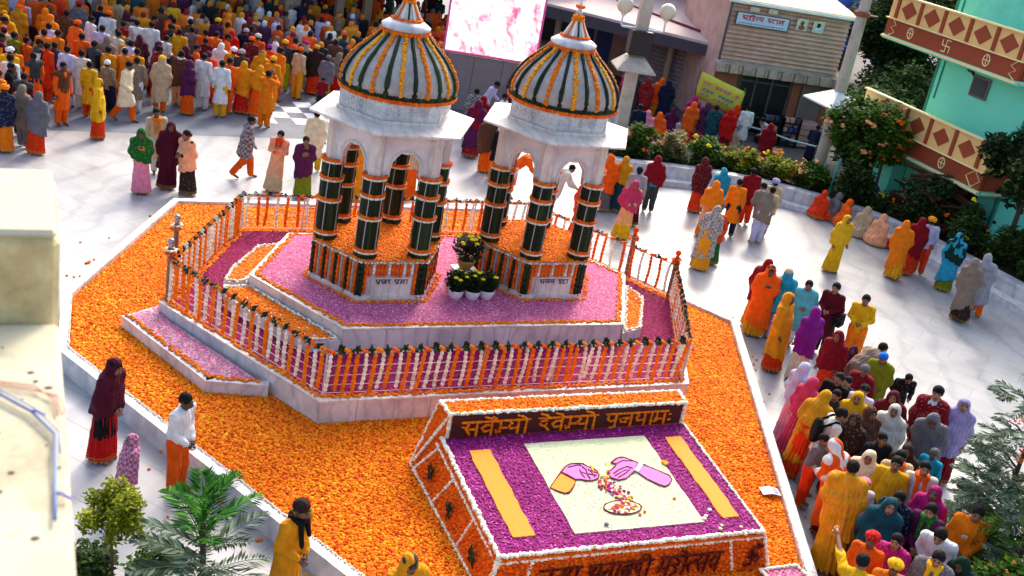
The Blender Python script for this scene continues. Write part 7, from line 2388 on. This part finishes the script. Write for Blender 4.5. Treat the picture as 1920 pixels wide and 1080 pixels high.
 (6.08, 16.93, -30, 'st', 'C:black k:lavender D:grey', 1.5, 2, 'child in black cap and pale jacket right of the yellow veil'),
 (5.22, 15.68, 90, 'lo', 'k:offwhite P:black D:grey', 1.68, 1, 'man in off white shirt with black rucksack straps looking down'),
 (5.12, 15.23, 60, 'lo', 'k:grey D:redorange', 1.35, 1, 'boy in grey beside the flower bed edge'),
 (5.33, 14.5, 215, 'be', 'V:white R:orange L:maroon', 1.6, 1, 'stooping woman in broad orange blanket with a white headcloth'),
 (5.68, 15.68, -40, 'st', 'S:dkbrown L:brown', 1.55, 0, 'woman in dark brown shawl behind the rucksack straps'),
 (6.06, 16.0, 30, 'st', 'V:brown K:brown L:brown B:black', 1.58, 1, 'dark haired woman in rust brown shawl seen from behind'),
 (6.44, 16.33, -30, 'st', 'S:offwhite L:offwhite', 1.55, 1, 'person in white shawl left of the maroon hood'),
 (6.7, 16.71, -20, 'fo', 'S:maroon L:maroon', 1.58, 1, 'woman wrapped in maroon hood beside a white shawl'),
 (7.3, 16.9, -20, 'st', 'C:black s:crimson K:white D:grey', 1.72, 2, 'man in red shawl over white shirt with black cap'),
 (7.76, 16.86, -25, 'st', 'S:lilac L:crimson', 1.6, 2, 'woman in lilac grey hood and crimson skirt at the right'),
 (7.29, 16.43, -30, 'be', 'S:grey D:ltgrey', 1.7, 0, 'person in big grey blanket with hood before the red shawl'),
 (7.01, 15.57, -40, 'st', 'C:grey k:turquoise D:grey', 1.25, 0, 'child in turquoise jacket with grey cap'),
 (5.73, 14.71, -30, 'fo', 'S:cream L:beige', 1.52, 1, 'woman in cream hooded shawl beside the golden kurta'),
 (5.95, 14.3, -20, 'st', 'K:yellow D:grey', 1.62, 1, 'man in bright yellow shirt facing the flower bed'),
 (6.44, 15.08, -30, 'st', 'S:dkbrown L:black', 1.5, 0, 'woman in dark shawl above the orange scarf'),
 (6.03, 15.29, 10, 'st', 's:black D:black', 1.5, 0, 'person in black behind the cream hooded shawl'),
 (6.19, 14.7, -10, 'st', 'M:orange k:beige D:grey', 1.6, 0, 'person in beige with an orange scarf'),
 (6.44, 14.31, -20, 'st', 'K:offwhite M:orange D:white H:black', 1.62, 2, 'old man in white kurta with an orange scarf'),
 (5.2, 13.6, 160, 'lo', 'K:gold s:gold L:mustard', 1.74, 1, 'tall man in long golden shawl and kurta at the bed edge'),
 (5.57, 14.04, 0, 'st', 'T:pink k:white D:grey', 1.3, 1, 'child with a pink and yellow cap'),
 (5.49, 13.21, -20, 'fo', 'S:teal L:crimson', 1.6, 2, 'woman in dark teal hooded shawl with clasped hands'),
 (5.9, 13.62, -35, 'lo', 's:navy D:black B:black', 1.52, 1, 'woman in navy shawl right of the teal hood'),
 (6.37, 13.85, -40, 'st', 'S:magenta L:plum', 1.54, 1, 'woman with magenta hood above the striped jumper'),
 (6.31, 13.39, -30, 'lo', 'k:plum M:green D:black B:black', 1.56, 2, 'woman in striped plum jumper with a green collar'),
 (6.35, 12.94, -40, 'be', 'K:white D:grey', 1.68, 2, 'man in white kurta bending forward'),
 (6.77, 13.4, -15, 'lo', 'K:saffron D:orange', 1.68, 1, 'man in saffron kurta with a small badge at the right of the queue'),
 (5.15, 12.27, -40, 'st', 'T:red K:orange D:orange', 1.5, 0, 'person with bright red cap behind the pointing man'),
 (4.82, 11.45, 150, 'up', 'k:yellow D:grey', 1.64, 1, 'man in yellow shirt pointing with a raised arm'),
 (5.58, 12.43, -30, 'fo', 's:magenta K:magenta L:plum B:black', 1.5, 2, 'woman in magenta scarf at the bottom of the queue'),
 (5.36, 11.86, -20, 'lo', 'T:yellow K:saffron D:saffron', 1.45, 0, 'person with yellow cap at the bottom edge of the queue'),
 (6.02, 12.3, -20, 'lo', 's:grey K:offwhite M:yellow D:grey', 1.58, 2, 'old man in grey shawl with yellow scarf at the bottom edge'),
 (6.65, 12.42, -60, 'be', 'S:dkgreen D:navy', 1.5, 0, 'person in dark green hood at the bottom right'),
 (-5.19, 12.99, 75, 'lo', 'V:wine K:black L:red C:black', 1.62, 1, 'woman in dark wine shawl and bright red skirt at the lower left'),
 (-4.55, 12.02, -60, 'st', 'S:magenta L:wine', 1.15, 1, 'child in magenta checked shawl in front of the red skirt', 1),
 (-3.99, 12.56, 75, 'lo', 'k:white D:orange', 1.62, 3, 'young man in white shirt and orange trousers by the flower bed'),
 (-2.02, 10.64, 60, 'lo', 'K:gold M:black D:gold C:dkbrown', 1.66, 0, 'man in mustard kurta with a black scarf at the bottom left'),
 (-0.54, 10.07, 40, 'lo', 'V:gold K:gold L:gold C:dkgrey', 1.6, 0, 'person in golden wrap with dark head at the bottom edge'),
 (2.92, 41.6, 200, 'st', 'S:rose L:rose', 1.58, 0, 'person in rose shawl in the bluish smoke by the lamp post'),
 (3.15, 40.73, 190, 'st', 'R:dkgrey L:dkgrey', 1.6, 0, 'person in dark grey wrap right of the rose shawl'),
 (3.55, 40.61, 180, 'st', 'S:crimson L:crimson', 1.58, 0, 'person in crimson shawl among the smoke'),
 (3.97, 41.05, 180, 'st', 'S:orange L:mustard', 1.58, 0, 'person in orange hood and mustard skirt by the shed post'),
 (4.31, 40.76, 175, 'st', 'R:navy L:gold', 1.6, 0, 'person in navy and gold wrap right of the orange hood'),
 (2.5, 36.19, 180, 'st', 's:lavender D:navy', 1.5, 0, 'person in lavender shawl beside the right dome'),
 (3.06, 35.8, 190, 'st', 'C:navy k:navy D:navy', 1.55, 0, 'person in navy under the rose shawl'),
 (3.58, 38.31, 180, 'si', 'V:pink L:offwhite', 1.6, 0, 'person with pink headcloth behind the planter'),
 (4.0, 38.39, 180, 'si', 'V:orange L:orange', 1.6, 0, 'person in orange seated behind the planter'),
 (4.54, 39.48, 160, 'si', 'S:plum L:beige', 1.6, 0, 'person in plum with a pale cap behind the planter'),
 (4.95, 37.85, 190, 'st', 'S:orange L:redorange', 1.56, 0, 'person hooded in orange under the yellow banner'),
 (5.12, 38.77, 180, 'st', 'V:magenta L:purple', 1.58, 0, 'person with magenta headcloth under the yellow banner'),
 (5.42, 38.02, 170, 'st', 'S:plum L:rose', 1.58, 0, 'person in plum patterned shawl under the yellow banner'),
 (4.89, 38.27, 200, 'si', 's:ltgrey D:blue', 1.6, 0, 'person in grey and blue seated behind the planter'),
 (5.81, 37.85, 180, 'st', 's:teal D:dkgrey', 1.6, 0, 'person in dark teal right under the banner'),
 (6.28, 37.62, 190, 'st', 'S:red L:crimson', 1.58, 0, 'woman in red sari right of the yellow banner'),
 (6.65, 38.77, 180, 'st', 'V:redorange L:dkbrown', 1.56, 0, 'person with rust headcloth before the stall window'),
 (6.95, 38.49, 200, 'st', 'K:white D:ltgrey', 1.66, 0, 'man in white kurta before the stall window'),
 (7.73, 37.83, -60, 'be', 'K:ltgrey D:grey', 1.6, 2, 'man in pale grey leaning at the stall'),
 (7.54, 36.67, 180, 'st', 'S:crimson L:red', 1.54, 0, 'woman in crimson hood at the rope barrier'),
 (6.62, 38.05, 180, 'si', 'S:beige L:offwhite', 1.6, 0, 'person in beige seated by the rope barrier'),
 (7.88, 37.11, 180, 'si', 'k:beige D:grey', 1.6, 0, 'dark haired person in beige seated behind the lime bush'),
 (9.3, 37.64, 160, 'be', 'K:navy D:navy', 1.62, 0, 'person in dark blue beside the cream post'),
]
for row in PEOPLE:
    x, y, yaw, kind, spec, h_, sk_, lab = row[:8]
    hooded = any(q[0] in 'SVR' for q in spec.split())
    person(x, y, yaw + random.uniform(-8, 8), kind, spec, lab, h_, sk_, plaid='SsR' if len(row) > 8 else ())

# ---- the rest of the crowd before and inside the hall
REGION = [(-12.6, 25.4), (-11.9, 28.9), (-10.4, 29.9), (-8.9, 30.9), (-8.2, 33.4), (-6.9, 35.6), (-5.7, 36.6), (-4.6, 38.2), (-3.4, 39.6), (-2.6, 44), (-2.6, 52), (-14, 52), (-22, 43), (-22, 30), (-14.5, 25.2)]
placed = [np.array(r[:2]) for r in PEOPLE]
cand = jitter_points(REGION, .74, jit=.2)
cand = cand[np.argsort(cand[:, 1] + .25 * np.abs(cand[:, 0] + 11))]
crowd = []
for p in cand:
    if min(np.hypot(*(p - q)) for q in placed) < .58:
        continue
    if any(abs(p[0] - a) < .42 and abs(p[1] - b) < .42 for a, b in ((-16.1, 40.3), (-13.6, 42.2), (-10.4, 42.4), (-8.8, 44.2), (-7.9, 45.4), (-18.7, 38.8))):
        continue
    placed.append(p); crowd.append(p)
N_SINGLE = 112
WARM = ['saffron', 'orange', 'gold', 'saffron', 'white', 'yellow', 'orange', 'gold', 'saffron', 'orange', 'gold', 'mustard', 'redorange', 'white', 'offwhite', 'brown', 'dkgrey', 'black', 'navy', 'wine', 'crimson', 'grey', 'taupe', 'beige', 'dkbrown', 'plum', 'maroon', 'teal', 'yellow', 'lavender']
WORD = dict(saffron='saffron', orange='orange', gold='golden', mustard='mustard', redorange='red orange', white='white', offwhite='off white', brown='brown', dkgrey='charcoal', black='black', navy='navy', wine='wine red', crimson='crimson', grey='grey', taupe='taupe', beige='beige', dkbrown='dark brown', plum='plum', maroon='maroon', teal='teal', yellow='yellow', lavender='lavender')
rr_ = random.Random(5)
looks = []
for k in range(N_SINGLE):
    c1, c2 = rr_.choice(WARM), rr_.choice(['saffron', 'orange', 'white', 'dkgrey', 'dkbrown', 'navy', 'redorange', 'offwhite', 'mustard'])
    cc = rr_.choice(['orange', 'yellow', 'white', 'crimson', 'grey', 'gold', 'saffron', 'plum'])
    sort = rr_.choice(['K', 'K', 'K', 'KT', 'S', 's', 'sT', 'kC', 'KW'])
    if sort == 'K': sp, w = 'K:%s D:%s' % (c1, c2), WORD[c1] + ' kurta'
    elif sort == 'KT': sp, w = 'T:%s K:%s D:%s' % (cc, c1, c2), '%s kurta, %s turban' % (WORD[c1], WORD[cc])
    elif sort == 'S': sp, w = 'S:%s L:%s' % (c1, c2), WORD[c1] + ' hood'
    elif sort == 's': sp, w = 's:%s K:%s D:%s' % (c1, c2, c2), WORD[c1] + ' shawl'
    elif sort == 'sT': sp, w = 'T:%s s:%s D:%s' % (cc, c1, c2), '%s shawl, %s turban' % (WORD[c1], WORD[cc])
    elif sort == 'kC': sp, w = 'C:%s k:%s D:%s' % (cc, c1, c2), '%s shirt, %s cap' % (WORD[c1], WORD[cc])
    else: sp, w = 'W:dkgrey K:%s D:%s' % (c1, c2), WORD[c1] + ' kurta, dark waistcoat'
    looks.append((sp, w))
seen = set()
for k in range(N_SINGLE):
    p = crowd[k]
    others = sorted(range(N_SINGLE), key=lambda q: np.hypot(*(crowd[q] - p)))[1:6]
    row = 'nearer' if k < 35 else 'middle' if k < 75 else 'farther'
    nb = looks[others[0]][1].split(',')[0]
    lab = 'person in %s, beside %s in %s hall crowd' % (looks[k][1].replace(', ', ' and '), nb, row)
    q = 1
    while lab in seen and q < 5:
        lab = 'person in %s, near %s in %s hall crowd' % (looks[k][1].replace(', ', ' and '), looks[others[q]][1].split(',')[0], row)
        q += 1
    seen.add(lab)
    person(p[0], p[1], rr_.gauss(165, 35), rr_.choice(['st', 'st', 'fo', 'lo']), looks[k][0], lab, rr_.uniform(1.52, 1.70), rr_.choice((0, 0, 1, 3)), 'crowd before the assembly hall')

# everything deeper in the shade: one mass of simple figures
def low_figure(kind):
    J = P_(kind)
    f = Field((-.36, -.42, 0), (.36, .36, 1.76), .05)
    f.u(f.cap(J['pel'], J['chs'], .17, .18, .8)); f.u(f.cap(J['shL'], J['shR'], .09, .09), .06)
    for sd in 'LR': f.u(f.cap(J['sh' + sd], J['el' + sd], .08, .08), .05); f.u(f.cap(J['el' + sd], J['wr' + sd], .075, .06), .05)
    f.u(cone(f, J['pel'] + (0, 0, .1), np.array((0, 0, .03)), .17, .22, .85), .05)
    f.u(f.ell(J['hd'] + (0, .01, .01), (.10, .11, .125)), .04)
    V, F = f.mesh()
    head = V[:, 2] > J['hd'][2] - .07
    face = head & (V[:, 1] < J['hd'][1] - .045) & (V[:, 2] < J['hd'][2] + .06)
    legs = V[:, 2] < .55
    return V, F, np.where(face, 3, np.where(head, 2, np.where(legs, 0, 1)))
LOW = [low_figure(k) for k in ('st', 'fo', 'lo')]
t = NT('crowd_cloth')
a = t.n("ShaderNodeAttribute", attribute_name="Col")
t.l(a.outputs['Color'], t.p.inputs['Base Color']); t.set(Roughness=.9)
Vs, Fs, Cs, b = [], [], [], 0
for p in crowd[N_SINGLE:]:
    V, F, part = rr_.choice(LOW)
    an = math.radians(rr_.gauss(165, 50)); s = rr_.uniform(.9, 1.03)
    if p[1] > 43 and rr_.random() < .6: s_z = .62
    else: s_z = 1.0
    R = np.array([[math.cos(an), -math.sin(an), 0], [math.sin(an), math.cos(an), 0], [0, 0, 1]])
    W = V @ R.T * s * np.array([1, 1, s_z]) + np.array([p[0], p[1], 0])
    cols = np.array([PAL[rr_.choice(['saffron', 'dkgrey', 'white', 'dkbrown', 'navy', 'redorange', 'mustard'])], PAL[rr_.choice(WARM)], PAL[rr_.choice(['black', 'black', 'black', 'saffron', 'crimson', 'grey', 'white', 'gold'])], SKIN[rr_.randrange(3)]])
    Vs.append(W); Fs.append(F + b); Cs.append(cols[part]); b += len(V)
me = np_mesh('seated_crowd', np.concatenate(Vs), np.concatenate(Fs))
ca = me.attributes.new('Col', 'FLOAT_COLOR', 'POINT')
cc = np.concatenate(Cs); ca.data.foreach_set('color', np.concatenate([cc, np.ones((len(cc), 1))], 1).astype(np.float32).ravel())
o = link_me('distant_crowd', me, t.m, None, True)
tag(o, 'dim distant crowd packed in the shade under the assembly hall roof', 'crowd', kind='stuff')

# ---- small loose things
bd = thing('badge', 'small pale badge pinned on the saffron kurta at the right of the queue', 'badge', (0, 0, 0))
for r in PEOPLE:
    if 'small badge' in r[7]:
        an = math.radians(r[2])
        bd.location = (r[0] + .19 * math.sin(an) + .03, r[1] - .19 * math.cos(an) - .03, 1.2); bd.rotation_euler = (0, 0, an)
MB().box((0, 0, 0), (.075, .012, .05), bevel=.003).build('card', M['paper'], bd)
MB().box((0, -.008, 0), (.05, .004, .008)).build('print', M['ink'], bd)
u_, v_ = S2W(3.02, -6.55)
lf = thing('paper_leaflet', 'folded pale blue leaflet lying on the marigolds near the right edge of the bed', 'leaflet', (u_, v_, .345), .2)
MB().add([(-.15, -.1, .0), (.0, -.1, .03), (.15, -.1, .0), (-.15, .1, .0), (.0, .1, .035), (.15, .1, .005), (-.15, -.1, -.006), (0, -.1, .024), (.15, -.1, -.006), (-.15, .1, -.006), (0, .1, .029), (.15, .1, -.001)],
         [(0, 1, 4, 3), (1, 2, 5, 4), (9, 10, 7, 6), (10, 11, 8, 7), (0, 6, 7, 1), (1, 7, 8, 2), (3, 4, 10, 9), (4, 5, 11, 10), (0, 3, 9, 6), (2, 8, 11, 5)]).build('sheet', M['sign_blue'], lf)
MB().box((.06, 0, .022), (.09, .12, .004), 0, 0).build('print', M['sign_ink'], lf)
bpy.context.view_layer.update()
